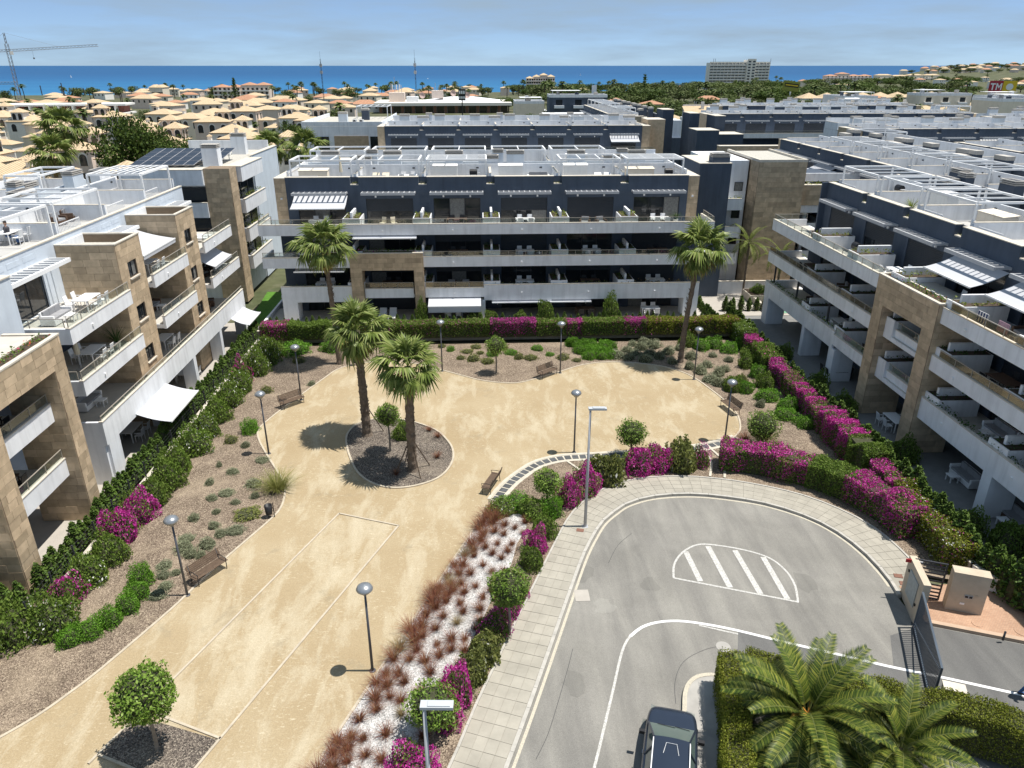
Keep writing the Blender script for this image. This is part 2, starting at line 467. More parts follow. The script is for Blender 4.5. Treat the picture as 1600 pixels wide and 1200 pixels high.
def seamat():
    m, n, l, p = nodes('sea water')
    geo = n.new('ShaderNodeNewGeometry'); pos = geo.outputs['Position']
    sx = n.new('ShaderNodeSeparateXYZ'); l.new(pos, sx.inputs[0])
    wob = noise_node(n, l, .0022, 4, .6, pos)
    ma = n.new('ShaderNodeMath'); ma.operation = 'MULTIPLY_ADD'; ma.inputs[1].default_value = 900; l.new(wob.outputs['Fac'], ma.inputs[0]); l.new(sx.outputs['Y'], ma.inputs[2])
    mr = n.new('ShaderNodeMapRange'); mr.inputs['From Min'].default_value = 1300; mr.inputs['From Max'].default_value = 5200; l.new(ma.outputs[0], mr.inputs['Value'])
    r = ramp(n, [(0,(.045,.235,.375)),(.2,(.028,.145,.30)),(.6,(.020,.100,.235)),(1,(.018,.085,.205))]); l.new(mr.outputs[0], r.inputs['Fac'])
    mpn = n.new('ShaderNodeMapping'); mpn.inputs['Scale'].default_value = (.0006,.006,1); l.new(pos, mpn.inputs['Vector'])
    st = noise_node(n, l, 1, 5, .62, mpn.outputs['Vector'], .3)
    r2 = ramp(n, [(.35,(.86,.9,.94)),(.65,(1.1,1.08,1.05))]); l.new(st.outputs['Fac'], r2.inputs['Fac'])
    c = mixc(n, l, 1.0, r.outputs['Color'], r2.outputs['Color'], 'MULTIPLY')
    mp3 = n.new('ShaderNodeMapping'); mp3.inputs['Scale'].default_value = (.0011,.02,1); l.new(pos, mp3.inputs['Vector'])
    fo = noise_node(n, l, 1, 3, .5, mp3.outputs['Vector'], .2)
    r4 = ramp(n, [(.70,(0,0,0)),(.76,(.35,.35,.35))]); l.new(fo.outputs['Fac'], r4.inputs['Fac'])
    c = mixc(n, l, r4.outputs['Color'], c, (.16,.36,.52))
    l.new(c, p.inputs['Base Color']); p.inputs['Roughness'].default_value = .55; p.inputs['Specular IOR Level'].default_value = .12
    return m
SEA = seamat()

# ------------------------------------------------------------------ terrain and sea
SEA_Z = -25.0
def coast(X, Y):
    a = X / max(Y, 1)
    T = [(-3,1000),(-.7,1010),(-.35,1060),(0,1120),(.25,1200),(.36,1500),(.48,1750),(.56,2350),(.63,2900),(.7,3300),(3,3600)]
    for (a0,c0),(a1,c1) in zip(T, T[1:]):
        if a <= a1: return c0 + (c1-c0)*max(0,(a-a0))/(a1-a0)
    return 3600
def terr(X, Y):
    if Y < 230: return 0.0
    c = coast(X, Y)
    d = min(1, (Y-230)/(c-290)) if Y < c-60 else 1
    z = -11*d*d
    if Y > c-60: z = -11 - 20*min(1,(Y-c+60)/80)
    g = math.exp(-((X-1620)/520)**2 - ((Y-2350)/560)**2)
    z += 23*g + (5*mnoise.noise((X*.004,Y*.004,0))*g)
    return z
def build_land():
    us = [-3,-1.6,-1.2] + [-.9+.03*i for i in range(65)] + [1.3,1.8,3]
    ys = [-60,0,14] + [40*1.075**i for i in range(0,66)]
    V = []; F = []
    for y in ys:
        for u in us:
            X = u*max(y,160); V.append((X, y, terr(X,y) - (.25 if y < 150 else .05)))
    n = len(us)
    for j in range(len(ys)-1):
        for i in range(n-1): F.append((j*n+i, j*n+i+1, (j+1)*n+i+1, (j+1)*n+i))
    me = bpy.data.meshes.new('ground'); me.from_pydata(V, [], F); me.materials.append(LANDM)
    tag(obj('ground', me), 'dry land sloping gently down from the housing blocks to the sea', kind='structure')
build_land()
tag(sheet('sea', [(-90000,600),(90000,600),(90000,90000),(-90000,90000)], SEA_Z, SEA), 'deep blue sea stretching to the horizon', kind='structure')

# ------------------------------------------------------------------ garden square: beds, sand, road, pavement
paveR = [(4.39,32.9),(5.41,34.42),(6.45,35.44),(7.48,36.16),(8.99,36.67),(10.42,36.83),(11.83,36.77),(12.99,36.57),(14.47,36.15),(16.09,35.45),
         (17.25,34.8),(18.25,34.01),(19.33,32.75),(20.05,31.47),(20.45,30.0),(20.6,28.2),(20.6,27.4)]
paveL = [(-4.0,11.3),(-1.43,17.94),(-.57,20.45),(.35,22.85),(1.15,24.95),(2.14,27.42),(3.3,30.33)]
pave_out = smooth(paveL + paveR, 5)
roadP = [(-2.0,10.9),(.77,18.2),(2.35,22.6),(3.47,25.8),(4.68,29.2),(5.46,31.0),(6.18,32.35),(6.91,33.22),(7.74,34.0),(9.0,34.6),(10.41,34.84),(11.75,34.82),
         (13.05,34.56),(14.67,34.03),(15.6,33.55),(16.62,32.81),(17.5,31.87),(18.15,30.69),(18.56,29.32),(18.72,27.95),(18.72,26.9),(18.6,26.0)]
road_edge = smooth(roadP, 5)

bed_poly = [(-30,10),(-30,26),(-21.9,27),(-21.9,59.6),(23.2,59.6),(22.6,44),(22.35,26.6)] + pave_out[::-1]
bed = tag(sheet('planting_bed', bed_poly, 0.0, MULCH), 'brown wood chip planting beds round the sandy square', kind='structure')

plaza_in = [(-22.5,15.0),(-19.6,17.6),(-17.43,19.79),(-16.6,20.75),(-16.01,21.7),(-15.33,23.0),(-13.92,26.36),(-13.43,27.8),(-12.66,30.0),(-11.4,33.1),(-11.08,34.3),(-11.16,35.6),(-11.45,36.82),(-12.01,37.92),
         (-13.55,40.7),(-14.5,42.62),(-14.82,43.81),(-14.66,44.93),(-13.95,47.33),(-13.13,49.71),(-12.16,52.43),(-11.5,54.1),(-10.5,55.0),(-9.0,55.6),(-7,55.7),(-5.2,55.0),(-3.17,53.6),
         (-1.64,52.49),(-.02,51.42),(2.15,50.83),(3.64,51.39),(5.83,52.82),(7.96,54.3),(10.07,54.8),(11.85,54.6),(13.79,53.95),(15.01,53.1),(16.07,51.49),(16.81,48.91),(17.2,46.98),
         (17.37,45.07),(17.15,43.59),(16.7,42.3),(15.9,41.3)]
plaza_s = smooth(plaza_in, 4)
strip_mid = smooth([(16.25,41.35),(14.9,40.65),(12.9,40.05),(9.7,39.6),(6.4,39.33),(5.09,39.25),(4.1,39.0),(3.1,38.45),(2.2,37.45),(1.5,36.5),(.95,35.5),(.55,34.6)], 5)
up = offset(strip_mid, -.42)
plaza_poly = plaza_s + up + [(.12,33.85),(-3.91,23.47),(-5.96,18.13),(-8.3,12.0),(-22,10)]
plaza = tag(sheet('sand_square', plaza_poly, .006, SAND), 'sandy square of compacted golden grit', kind='structure')
m = MB(); ribbon(m, plaza_s, -.05, .06, -.05, .045); m.build('edging', EDGE, plaza)
m = MB(); ribbon(m, [(.12,33.85),(-3.91,23.47),(-5.96,18.13),(-8.3,12.0)], -.05, .05, -.05, .05); m.build('edging', EDGE, plaza)
# slate tile walk with pale borders
m = MB(); ribbon(m, strip_mid, -.5, -.30, .0, .03); m.build('border', BORDER, plaza)
m = MB(); ribbon(m, strip_mid, .30, .47, .0, .03); m.build('border', BORDER, plaza)
m = MB(); ribbon(m, strip_mid, -.29, .29, .0, .016); m.build('joint', BORDER, plaza)
cs = resample(strip_mid, .47)
for a, b in zip(cs, cs[1:]):
    dx, dy = b[0]-a[0], b[1]-a[1]; L = math.hypot(dx,dy)
    o = piece('tile', SLATE, plaza, -.185,.185,-.22,.22,.010,.034)
    o.location.x, o.location.y = (a[0]+b[0])/2, (a[1]+b[1])/2; o.rotation_euler.z = math.atan2(dy,dx)
# two short paths of pale kerb that cross the bed to the pavement
for pts in ([(13.35,40.0),(13.7,38.6),(13.1,36.65)], [(14.05,40.2),(14.4,38.4),(13.9,36.45)], [(5.0,38.75),(5.6,37.7),(6.1,36.5)]):
    m = MB(); ribbon(m, smooth(pts,4), -.07, .07, -.04, .05); m.build('edging', BORDER, plaza)

# teardrop island
isl = smooth([(-8.8,41.94),(-8.85,43.28),(-8.35,44.5),(-6.9,45.2),(-5.02,44.7),(-3.22,43.32),(-2.32,41.67),(-1.96,40.38),(-1.98,38.9),(-2.53,37.4),(-3.59,36.5),(-5.01,36.13),(-6.33,36.61),(-7.43,37.88),(-8.22,39.83)], 4, True)
island = tag(sheet('island_bed', isl, .014, MULCHD), 'dark bark island bed with pale edging in the sandy square', kind='structure')
m = MB(); ribbon(m, isl, -.06, .06, -.02, .07, True); m.build('edging', EDGE, island)

# bowls court of timber edging, with a square tree bed at its near end
court = tag(sheet('bowls_court', [(-7.82,33.66),(-4.53,32.39),(-9.55,19.4),(-12.9,20.7)], .012, sandmat('worn court sand', .07)), 'long rectangular bowls court of sand', kind='structure')
for a, b in (((-7.82,33.66),(-13.75,18.55)), ((-4.53,32.39),(-10.5,17.0)), ((-7.82,33.66),(-4.53,32.39)), ((-12.03,20.49),(-9.55,19.4)), ((-13.6,18.91),(-10.4,17.55)), ((-12.95,20.6),(-12.03,20.49))):
    m = MB(); ribbon(m, [a,b], -.045, .045, -.02, .06); m.build('edging_board', EDGE, court)
sq = tag(sheet('square_tree_bed', [(-12.95,20.55),(-9.58,19.35),(-10.3,17.5),(-13.6,18.85)], .02, MULCHD), 'square bark bed round the near ball tree', kind='structure')

# white gravel bed beside the road
gb = [(.12,33.85),(-3.91,23.47),(-5.96,18.13),(-8.3,12.0),(-5.3,12.0),(-3.1,17.4),(-2.35,19.6),(-1.3,22.3),(-.45,24.5),(.55,27.4),(1.2,29.0),(1.55,30.6),(2.1,32.0),(2.0,33.2),(1.2,33.9)]
tag(sheet('white_gravel_bed', smooth(gb[:4],1)+smooth(gb[4:],3), .012, WGRAVEL), 'white gravel bed planted with red grasses beside the pavement', kind='structure')

# road (lower than the pavement), newer asphalt, markings
RZ = -.12
road_poly = road_edge + [(18.6,25.5),(18.75,24.2),(24.5,22.05),(40,16),(60,5),(60,-10),(-9,-10)]
road = tag(sheet('road', road_poly, RZ, ASPH), 'worn grey asphalt turning circle and access road', kind='structure')
new = [(10.65,24.1),(12.4,23.35),(14.37,22.55),(16.2,21.8),(17.0,23.6),(18.75,24.15),(24.5,22.0),(40,15.9),(40,8),(20,12),(16.4,18.6),(9.8,21.3),(10.2,22.8)]
sheet('newer_asphalt', new, RZ+.004, ASPHD, road)
def line(pts, w, mat, z=RZ+.008, name='road_marking'):
    a, b = offset(pts, w/2), offset(pts, -w/2)
    sheet(name, a + b[::-1], z, mat, road)
line(offset(road_edge, -.14)[:-4], .12, LINEY)
hatch = smooth([(8.78,27.75),(9.05,28.75),(9.62,29.6),(10.3,30.15),(11.0,30.32),(12.23,30.0),(13.3,29.5),(13.95,28.9),(14.28,27.9),(14.25,26.9),(13.95,25.85)], 4)
line(hatch, .10, LINE); line([(8.78,27.75),(13.98,25.83)], .10, LINE, RZ+.009)
for a, b in (((9.87,29.75),(9.97,27.45)),((11.1,30.15),(11.22,26.95)),((12.34,29.75),(12.46,26.45)),((13.55,29.15),(13.55,26.05))):
    line([a,b], .27, LINE, RZ+.010)
lane = smooth([(.8,10.4),(3.54,17.68),(4.01,18.96),(4.88,21.39),(5.35,22.75),(5.71,23.57),(6.07,24.08),(6.6,24.52),(7.33,24.8),(8.26,24.85),(9.32,24.62),(10.65,24.16)], 4)
line(lane, .10, LINE, RZ+.009); line(smooth([(6.0,24.0),(6.6,24.52),(7.33,24.8),(8.26,24.85),(9.32,24.62),(10.65,24.16),(12.4,23.4),(14.37,22.59),(16.05,21.89),(17.85,21.24),(20.37,20.26),(30,16.5)],3), .14, LINEN, RZ+.012)
line([(9.1,24.55),(10.6,23.95)], .08, LINE, RZ+.008)
sheet('road_marking', [(19.9,21.0),(20.9,20.6),(21.3,21.6),(20.3,22.0)], RZ+.012, LINE, road)
box('manhole_cover', TERRC, road, 0,.66,0,.78,-.005,.012).location = (3.98,26.3,RZ+.003)
road.children[-1].rotation_euler.z = R(-21)
MB().cyl(0,0,-.004,.010,.3,n=20).build('manhole_cover', CONC, road, loc=(9.75,23.25,RZ+.003))
for cx, cy, rr_, mt in ((4.6,28.3,.55,ASPHD),(7.6,27.3,.45,ASPHD),(5.2,25.9,.5,LINEY),(14.9,27.2,.6,ASPHD),(3.4,21.6,.5,ASPHD)):
    sheet('road_stain', [(cx+rr_*rnd.uniform(.6,1.2)*math.cos(a*.52), cy+1.3*rr_*rnd.uniform(.6,1.2)*math.sin(a*.52)) for a in range(12)], RZ+.005, asphaltmat('road stain %d' % int(cx*10), (.205,.197,.178) if mt is ASPHD else (.27,.26,.235)), road)
# tar-sealed cracks
TAR = paint('tar seam', (.07,.07,.07), .8, .2)
for pts in ([(7.05,20.4),(7.3,21.5),(7.9,22.5),(8.9,23.1),(9.7,23.3)], [(2.6,20.6),(2.1,19.2),(1.6,18.2)], [(5.9,29.0),(6.6,30.4),(7.5,31.4)], [(3.5,23.4),(3.2,22.4),(2.6,20.6)]):
    line(smooth(pts,4), .022, TAR, RZ+.006, 'tar_seam')

# pavement: slabs in rows that follow the curve, kerb stones along both sides
pav_base = pave_out + road_edge[:-1][::-1]
pave = tag(sheet('pavement', pav_base, -.004, paint('pavement joint', (.30,.28,.237), .9, .1)), 'pale slab pavement curving round the turning circle', kind='structure')
oo, ri = resample(offset(pave_out,-.10), .62), None
N = len(oo) - 1
ri = resample(offset(road_edge,.16), .01)
ri = [ri[round(i*(len(ri)-1)/N)] for i in range(N+1)]
# pair every outer point with the nearest inner point, kept monotonic, so that joints stay square to the kerb
fine = resample(offset(road_edge,.16), .05); k = 0; pair = []
for q in oo:
    best = min(range(k, min(len(fine), k+60)), key=lambda j: (fine[j][0]-q[0])**2 + (fine[j][1]-q[1])**2)
    k = best; pair.append(fine[best])
slabs = []
NR = 4
for i in range(N):
    for j in range(NR):
        sh = 0
        def P(ii, jj):
            a, b = oo[ii], pair[ii]; t = jj/NR
            return (a[0]+(b[0]-a[0])*t, a[1]+(b[1]-a[1])*t)
        q = [P(i,j),P(i+1,j),P(i+1,j+1),P(i,j+1)]
        cx, cy = sum(p[0] for p in q)/4, sum(p[1] for p in q)/4
        q = [(cx+(p[0]-cx)*.972, cy+(p[1]-cy)*.965) for p in q]
        slabs.append((math.hypot(cx-3,cy), q))
slabs.sort(key=lambda s: s[0])
slabs = [s for s in slabs if s[1][0][1] > 16.0]
rest = MB()
for n_, (d, q) in enumerate(slabs):
    if n_ < 295: MB().prism(q, -.02, .012 + rnd.uniform(-.002,.003)).build('slab', SLAB, pave)
    else: rest.prism(q, -.02, .012)
if rest.v: tag(rest.build('slabs', SLAB, pave), kind='stuff')
for pts, d0, d1, z1 in ((road_edge, 0.0, .15, .02), (pave_out, -.10, 0.0, .05)):
    rs = resample(pts, 1.0)
    for a, b in zip(rs, rs[1:]):
        if a[1] < 16: continue
        dx, dy = b[0]-a[0], b[1]-a[1]; L = math.hypot(dx,dy); nx, ny = -dy/L, dx/L; e = .006/L
        a2 = (a[0]+dx*e, a[1]+dy*e); b2 = (b[0]-dx*e, b[1]-dy*e)
        q = [(a2[0]+nx*d0,a2[1]+ny*d0),(b2[0]+nx*d0,b2[1]+ny*d0),(b2[0]+nx*d1,b2[1]+ny*d1),(a2[0]+nx*d1,a2[1]+ny*d1)]
        MB().prism(q, -.2, z1).build('kerb_stone', KERB, pave)
for x, y in ((4.85,31.6),(19.3,27.3),(19.28,26.75)):
    o = piece('access_cover', paint('rusty cover', (.20,.10,.07), .8, .2), pave, -.19,.19,-.14,.14,.008,.022); o.location.x, o.location.y = x, y; o.rotation_euler.z = R(-15)
# near inner kerb beside the parked car
k2 = smooth([(6.2,16.2),(6.9,18.4),(7.32,19.96),(7.62,20.9),(8.1,21.46),(8.75,21.6),(9.3,21.42)], 4)
apron = tag(sheet('hedge_apron', k2 + [(9.3,16.0)], .0, CONC), 'concrete apron between the parked car and the hedge', kind='structure')
m = MB(); ribbon(m, k2, -.02, .14, -.2, .02); m.build('kerb', LINEY, apron)

# brick pavement outside the gate
bp = [(18.85,24.25),(18.95,26.6),(22.3,26.6),(23.0,26.0),(27,24.6),(40,19.6),(40,16.2),(24.5,22.2)]
brick = tag(sheet('brick_pavement', bp, .01, BRICKP), 'terracotta brick pavement outside the gate', kind='structure')
m = MB(); ribbon(m, [(18.85,24.2),(24.5,22.1),(40,16.1)], -.02, .2, -.2, .03); m.build('kerb', paint('pinkish kerb', (.45,.33,.24), .85, .12), brick)
for x, y, r_ in ((22.6,23.45,.30),(21.0,24.0,.22)):
    MB().cyl(0,0,-.01,.018,r_,n=18).build('manhole_cover', BRICKP, brick, loc=(x,y,.01))
# courtyards round the blocks
tag(sheet('front_terrace', [(-19.5,61.0),(-19.5,68),(20.6,68),(20.6,61.0)], .75, TERRC), 'raised garden terrace before the front block', kind='structure')
tag(sheet('left_terrace', [(-20.4,8),(-20.4,66),(-34,66),(-34,8)], .03, TERRC), 'pale paved terrace along the left block', kind='structure')
tag(sheet('right_terrace', [(22.7,27),(23.6,80),(30,80),(30,25.5)], .03, paint('shade darkened grey tile', (.20,.20,.195), .7, .1, 2)), 'grey paved terrace along the right block, shade put into its colour', kind='structure')  # grey paving made darker than the courtyard's, to paint in the block's shade
court2 = tag(sheet('pool_courtyard', [(20.8,61.0),(20.8,82),(45,82),(45,66),(23.5,66),(23.3,61.0)], .06, TERRC), 'sunny paved pool courtyard between the blocks', kind='structure')
# ------------------------------------------------------------------ apartment blocks: shared pieces (local: x along the front, y into the block)
ZF = [.62, 3.15, 5.95, 8.8]; ZR = 12.05; ZP = 12.9
FAR = False      # plainer pieces for blocks too far away to pick slats and louvres apart
_clad = {}
def clad(root, axis, plane, a0, a1, z0, z1, out, holes=(), tw=.78, th=.42, name='stone_wall', thick=.03, lo=None, hi=None, core=None):
    """stone cladding on a vertical face: a backing panel and single stones in broken bond.
    axis 'x': face runs along x at y=plane; axis 'y': runs along y at x=plane; out = +1/-1 side the stones stand on"""
    used = _clad.setdefault(root.name, [0])
    wall = MB()
    p0, p1 = (plane, plane + out*.012) if out > 0 else (plane + out*.012, plane)
    def put(mb, u0, u1, v0, v1, q0, q1):
        if axis == 'x': mb.box(u0,u1,q0,q1,v0,v1)
        else: mb.box(q0,q1,u0,u1,v0,v1)
    rects = []
    z = z0; row = 0
    rr = random.Random(int(abs(plane*100+a0*10+z0)) + 3)
    nrow = max(1, round((z1-z0)/th)); hh = (z1-z0)/nrow
    for row in range(nrow):
        u = a0 - (rr.uniform(.1,.9)*tw)
        while u < a1:
            w_ = tw*rr.uniform(.75,1.25)
            u0, u1 = max(u,a0), min(u+w_,a1)
            if u1-u0 > .04: rects.append((u0,u1,z0+row*hh,z0+(row+1)*hh))
            u += w_
    def cut(r):
        out_ = [r]
        for h in holes:
            nx = []
            for (u0,u1,v0,v1) in out_:
                if u1 <= h[0] or u0 >= h[1] or v1 <= h[2] or v0 >= h[3]: nx.append((u0,u1,v0,v1)); continue
                if u0 < h[0]: nx.append((u0,h[0],v0,v1))
                if u1 > h[1]: nx.append((h[1],u1,v0,v1))
                a, b = max(u0,h[0]), min(u1,h[1])
                if v0 < h[2]: nx.append((a,b,v0,h[2]))
                if v1 > h[3]: nx.append((a,b,h[3],v1))
            out_ = nx
        return [q for q in out_ if q[1]-q[0] > .05 and q[3]-q[2] > .05]
    back = cut((a0,a1,z0,z1))
    for r in back: put(wall, *r, p0, p1)
    wo_ = wall.build(name, GROUT, root)
    t0, t1 = (plane+out*.012, plane+out*thick)
    rest = MB(); g = .006
    for r in rects:
        for (u0,u1,v0,v1) in cut(r):
            tk = t1 + out*rr.uniform(-.006,.006)
            u0, u1, v0, v1 = u0+g, u1-g, v0+g, v1-g
            if used[0] < 298:
                used[0] += 1
                if axis == 'x': piece('stone', STONE, wo_, u0,u1,min(t0,tk),max(t0,tk),v0,v1)
                else: piece('stone', STONE, wo_, min(t0,tk),max(t0,tk),u0,u1,v0,v1)
            else: put(rest, u0, u1, v0, v1, min(t0,tk), max(t0,tk))
    if rest.v: tag(rest.build('stones', STONE_I, wo_), kind='stuff')
    return wo_

def stone_island():
    m, n, l, p = nodes('sandstone cladding joined')
    geo = n.new('ShaderNodeNewGeometry')
    a = noise_node(n, l, 2.2, 5, .6, geo.outputs['Position'])
    r = ramp(n, [(.3,(.43,.335,.225)),(.7,(.60,.47,.32))]); l.new(a.outputs['Fac'], r.inputs['Fac'])
    r3 = ramp(n, [(0,(.74,.73,.71)),(1,(1.16,1.14,1.13))]); l.new(geo.outputs['Random Per Island'], r3.inputs['Fac'])
    l.new(mixc(n, l, 1.0, r.outputs['Color'], r3.outputs['Color'], 'MULTIPLY'), p.inputs['Base Color'])
    p.inputs['Roughness'].default_value = .8
    return m
STONE_I = stone_island()

def rects_minus(x0, x1, z0, z1, holes):
    """rectangles that fill a wall round its openings (openings do not overlap in x)"""
    out = []; x = x0
    for h in sorted(holes):
        if h[0] > x: out.append((x,h[0],z0,z1))
        if h[2] > z0: out.append((h[0],h[1],z0,h[2]))
        if h[3] < z1: out.append((h[0],h[1],h[3],z1))
        x = h[1]
    if x < x1: out.append((x,x1,z0,z1))
    return out

def wall_x(name, root, x0, x1, y0, y1, z0, z1, holes, mat):
    m = MB()
    for a, b, c, d in rects_minus(x0,x1,z0,z1,holes): m.box(a,b,y0,y1,c,d)
    return m.build(name, mat, root)

CURT = paint('curtain behind glass', (.20,.20,.19), .12, .25, 6, spec=.6)
wrn = random.Random(3)
def window(root, x0, x1, y, z0, z1, npane=3, name='window', shut=0.0, fr=FRAME, dirn=-1):
    """glazed opening on a wall facing -y (dirn -1): dark frame, separate panes, maybe a shutter part way down"""
    m = MB(); t = .05; f = .035
    m.box(x0,x1,y-f,y+f,z0,z0+t); m.box(x0,x1,y-f,y+f,z1-t,z1); m.box(x0,x0+t,y-f,y+f,z0+t,z1-t); m.box(x1-t,x1,y-f,y+f,z0+t,z1-t)
    if FAR: npane = 1
    wd = (x1-x0-2*t)/npane
    for i in range(1,npane): m.box(x0+t+i*wd-t/2, x0+t+i*wd+t/2, y-f,y+f,z0+t,z1-t)
    o = m.build(name, fr, root)
    for i in range(npane):
        a = x0+t+i*wd+(t/2 if i else 0); b = x0+t+(i+1)*wd-(t/2 if i < npane-1 else 0)
        piece('pane', CURT if wrn.random() < .22 else GLASS, o, a, b, y-.006+(i%2)*.012, y+.004+(i%2)*.012, z0+t, z1-t)
    if shut > 0:
        zs = z1 - (z1-z0)*shut
        mm = MB(); k = max(2,int((z1-zs)/.12))
        for i in range(k):
            a = zs+(z1-zs)*i/k; mm.box(x0+.02,x1-.02,y-.075,y-.045,a+.008,a+(z1-zs)/k)
        mm.build('shutter', SHUT, o)
    return o

def railing(root, x0, x1, y, z0, h, glass=RAILG, ends=(), post=STEEL, n=None, along='x', name='railing'):
    """steel rail with posts and glass panels"""
    L = abs(x1-x0); n = n or max(1, round(L/1.45))
    if FAR: n = 1
    m = MB()
    if along == 'x': m.box(x0,x1,y-.025,y+.025,z0+h-.035,z0+h)
    else: m.box(y-.025,y+.025,x0,x1,z0+h-.035,z0+h)
    o = m.build(name, post, root)
    for i in range(n+1):
        x = x0+(x1-x0)*i/n
        x = min(max(x, min(x0,x1)+.02), max(x0,x1)-.02)
        if along == 'x': piece('post', post, o, x-.018,x+.018,y-.02,y+.02,z0,z0+h-.036)
        else: piece('post', post, o, y-.02,y+.02,x-.018,x+.018,z0,z0+h-.036)
    for i in range(n):
        a, b = x0+(x1-x0)*i/n+.04, x0+(x1-x0)*(i+1)/n-.04
        if along == 'x': piece('glass_panel', glass, o, a,b,y-.005,y+.005,z0+.05,z0+h-.06)
        else: piece('glass_panel', glass, o, y-.005,y+.005,a,b,z0+.05,z0+h-.06)
    return o

def pergola(root, x0, x1, y0, y1, z, mat, n=10, name='pergola'):
    """wall pergola: front beam, end brackets, single slats; y0 wall, y1 front (y1<y0)"""
    m = MB(); m.box(x0,x1,y1,y1+.14,z-.16,z+.06); m.box(x0,x1,y0-.08,y0-.003,z-.14,z+.02)
    if FAR:
        for i in range(n+1):
            x = x0+.06+(x1-x0-.12)*i/n; m.box(x-.045,x+.045,y1+.142,y0-.082,z-.10,z+.055)
        return m.build(name, mat, root)
    o = m.build(name, mat, root)
    for i in range(n+1):
        x = x0+.06+(x1-x0-.12)*i/n
        piece('slat', mat, o, x-.045,x+.045,y1+.142,y0-.082,z-.10,z+.055)
    return o

def awning(root, x0, x1, y0, z0, y1, z1, mat=AWN, val=.18, name='awning'):
    """sloping canvas with a front bar and a hanging valance"""
    m = MB()
    for i in range(6):
        a, b = i/6, (i+1)/6
        ya, yb = y0+(y1-y0)*a, y0+(y1-y0)*b; za, zb = z0+(z1-z0)*a-.10*math.sin(math.pi*a), z0+(z1-z0)*b-.10*math.sin(math.pi*b)
        m.add([(x0,ya,za),(x1,ya,za),(x1,yb,zb),(x0,yb,zb),(x0,ya,za-.015),(x1,ya,za-.015),(x1,yb,zb-.015),(x0,yb,zb-.015)],
              [(0,1,2,3),(7,6,5,4),(0,4,5,1),(2,6,7,3),(0,3,7,4),(1,5,6,2)])
    o = m.build(name, mat, root)
    piece('front_bar', WHITER, o, x0,x1,y1-.05,y1+.0,z1-.06,z1+.03)
    if val: piece('valance', mat, o, x0+.02,x1-.02,y1-.03,y1-.018,z1-.06-val,z1-.062)
    k = .04
    for x in (x0+.5,x1-.5):
        MB().tube([(x,y0-.02,z0-.25),(x,(y0+y1)/2,(z0+z1)/2-.28),(x,y1+.02,z1-.05)], .025, 5).build('arm', WHITER, o)
    return o

def band(root, x0, x1, zf, name='balcony_band', y=0.0, lo=.31, hi=.60, mat=None, cap=True, ends=''):
    """white balcony front with a cream coping"""
    m = MB(); m.box(x0,x1,y,y+.16,zf-lo,zf+hi)
    o = m.build(name, mat or WHITE, root)
    if cap: piece('coping', CAP, o, x0-.01,x1+.01,y-.025,y+.20,zf+hi,zf+hi+.05)
    return o

def planter_plants(parent, x0, x1, y0, y1, z, mats, h=.3, dens=60, flower=None):
    n = int(max(8, dens*(x1-x0)*max(.4,(y1-y0))))
    P = np.stack([nrg.uniform(x0,x1,n), nrg.uniform(y0,y1,n), z + h*nrg.uniform(.05,1,n)**.8*(.65+.35*np.sin(nrg.uniform(0,1)*9+3*nrg.uniform(x0,x1,n)))], 1)
    return tag(leaves('plants', P, .13, mats, parent, flower), kind='stuff')

def leaf_mesh(name, P, size, mats, flower=0.0, up=.35, jitter=.5, aspect=.55):
    n = len(P)
    d = nrg.normal(size=(n,3)); d[:,2] += up; d /= np.linalg.norm(d,axis=1)[:,None]
    e = nrg.normal(size=(n,3)); e -= (e*d).sum(1)[:,None]*d; e /= np.linalg.norm(e,axis=1)[:,None]
    f = np.cross(d,e)
    s = size*(1+jitter*nrg.uniform(-1,1,n))[:,None]
    V = np.stack([P - e*s*.5, P + f*s*aspect*.5 + d*s*.08, P + e*s*.5, P - f*s*aspect*.5 + d*s*.08], 1).reshape(-1,3)
    me = bpy.data.meshes.new(name)
    me.vertices.add(n*4); me.vertices.foreach_set('co', V.ravel())
    me.loops.add(n*4); me.loops.foreach_set('vertex_index', np.arange(n*4))
    me.polygons.add(n); me.polygons.foreach_set('loop_start', np.arange(n)*4)
    for q in (mats if isinstance(mats,(list,tuple)) else [mats]): me.materials.append(q)
    if flower: me.polygons.foreach_set('material_index', (nrg.uniform(size=n) < flower).astype(np.int32))
    me.update(); me.validate()
    return me
def leaves(name, P, size, mats, parent=None, flower=None, **k):
    return obj(name, leaf_mesh(name, P, size, mats, flower or 0.0, **k), parent)

G_MID = leafmat('mid green leaf', [(.065,.115,.018),(.11,.18,.028),(.16,.24,.042),(.22,.29,.065)])
G_BRIGHT = leafmat('bright green leaf', [(.06,.15,.012),(.10,.235,.02),(.14,.30,.03),(.19,.35,.05)])
G_DARK = leafmat('dark green leaf', [(.030,.065,.018),(.05,.10,.024),(.075,.135,.032)])
G_OLIVE = leafmat('olive green leaf', [(.10,.125,.035),(.16,.18,.05),(.22,.23,.07)])
G_YEL = leafmat('yellow green leaf', [(.14,.19,.03),(.20,.25,.04),(.28,.31,.06)])
SILVER = leafmat('silver green leaf', [(.16,.18,.11),(.25,.27,.17),(.34,.36,.24)])
PINK = leafmat('magenta bract', [(.30,.010,.16),(.48,.025,.28),(.62,.07,.40),(.66,.17,.46)], trans=.3)
REDFL = leafmat('red flower', [(.5,.03,.02),(.6,.2,.03),(.6,.1,.2),(.7,.6,.1)])
WFLOWER = leafmat('white flower', [(.7,.7,.66),(.8,.8,.76)])
DRYG = leafmat('dry straw leaf', [(.20,.15,.08),(.30,.23,.12),(.38,.30,.16)])

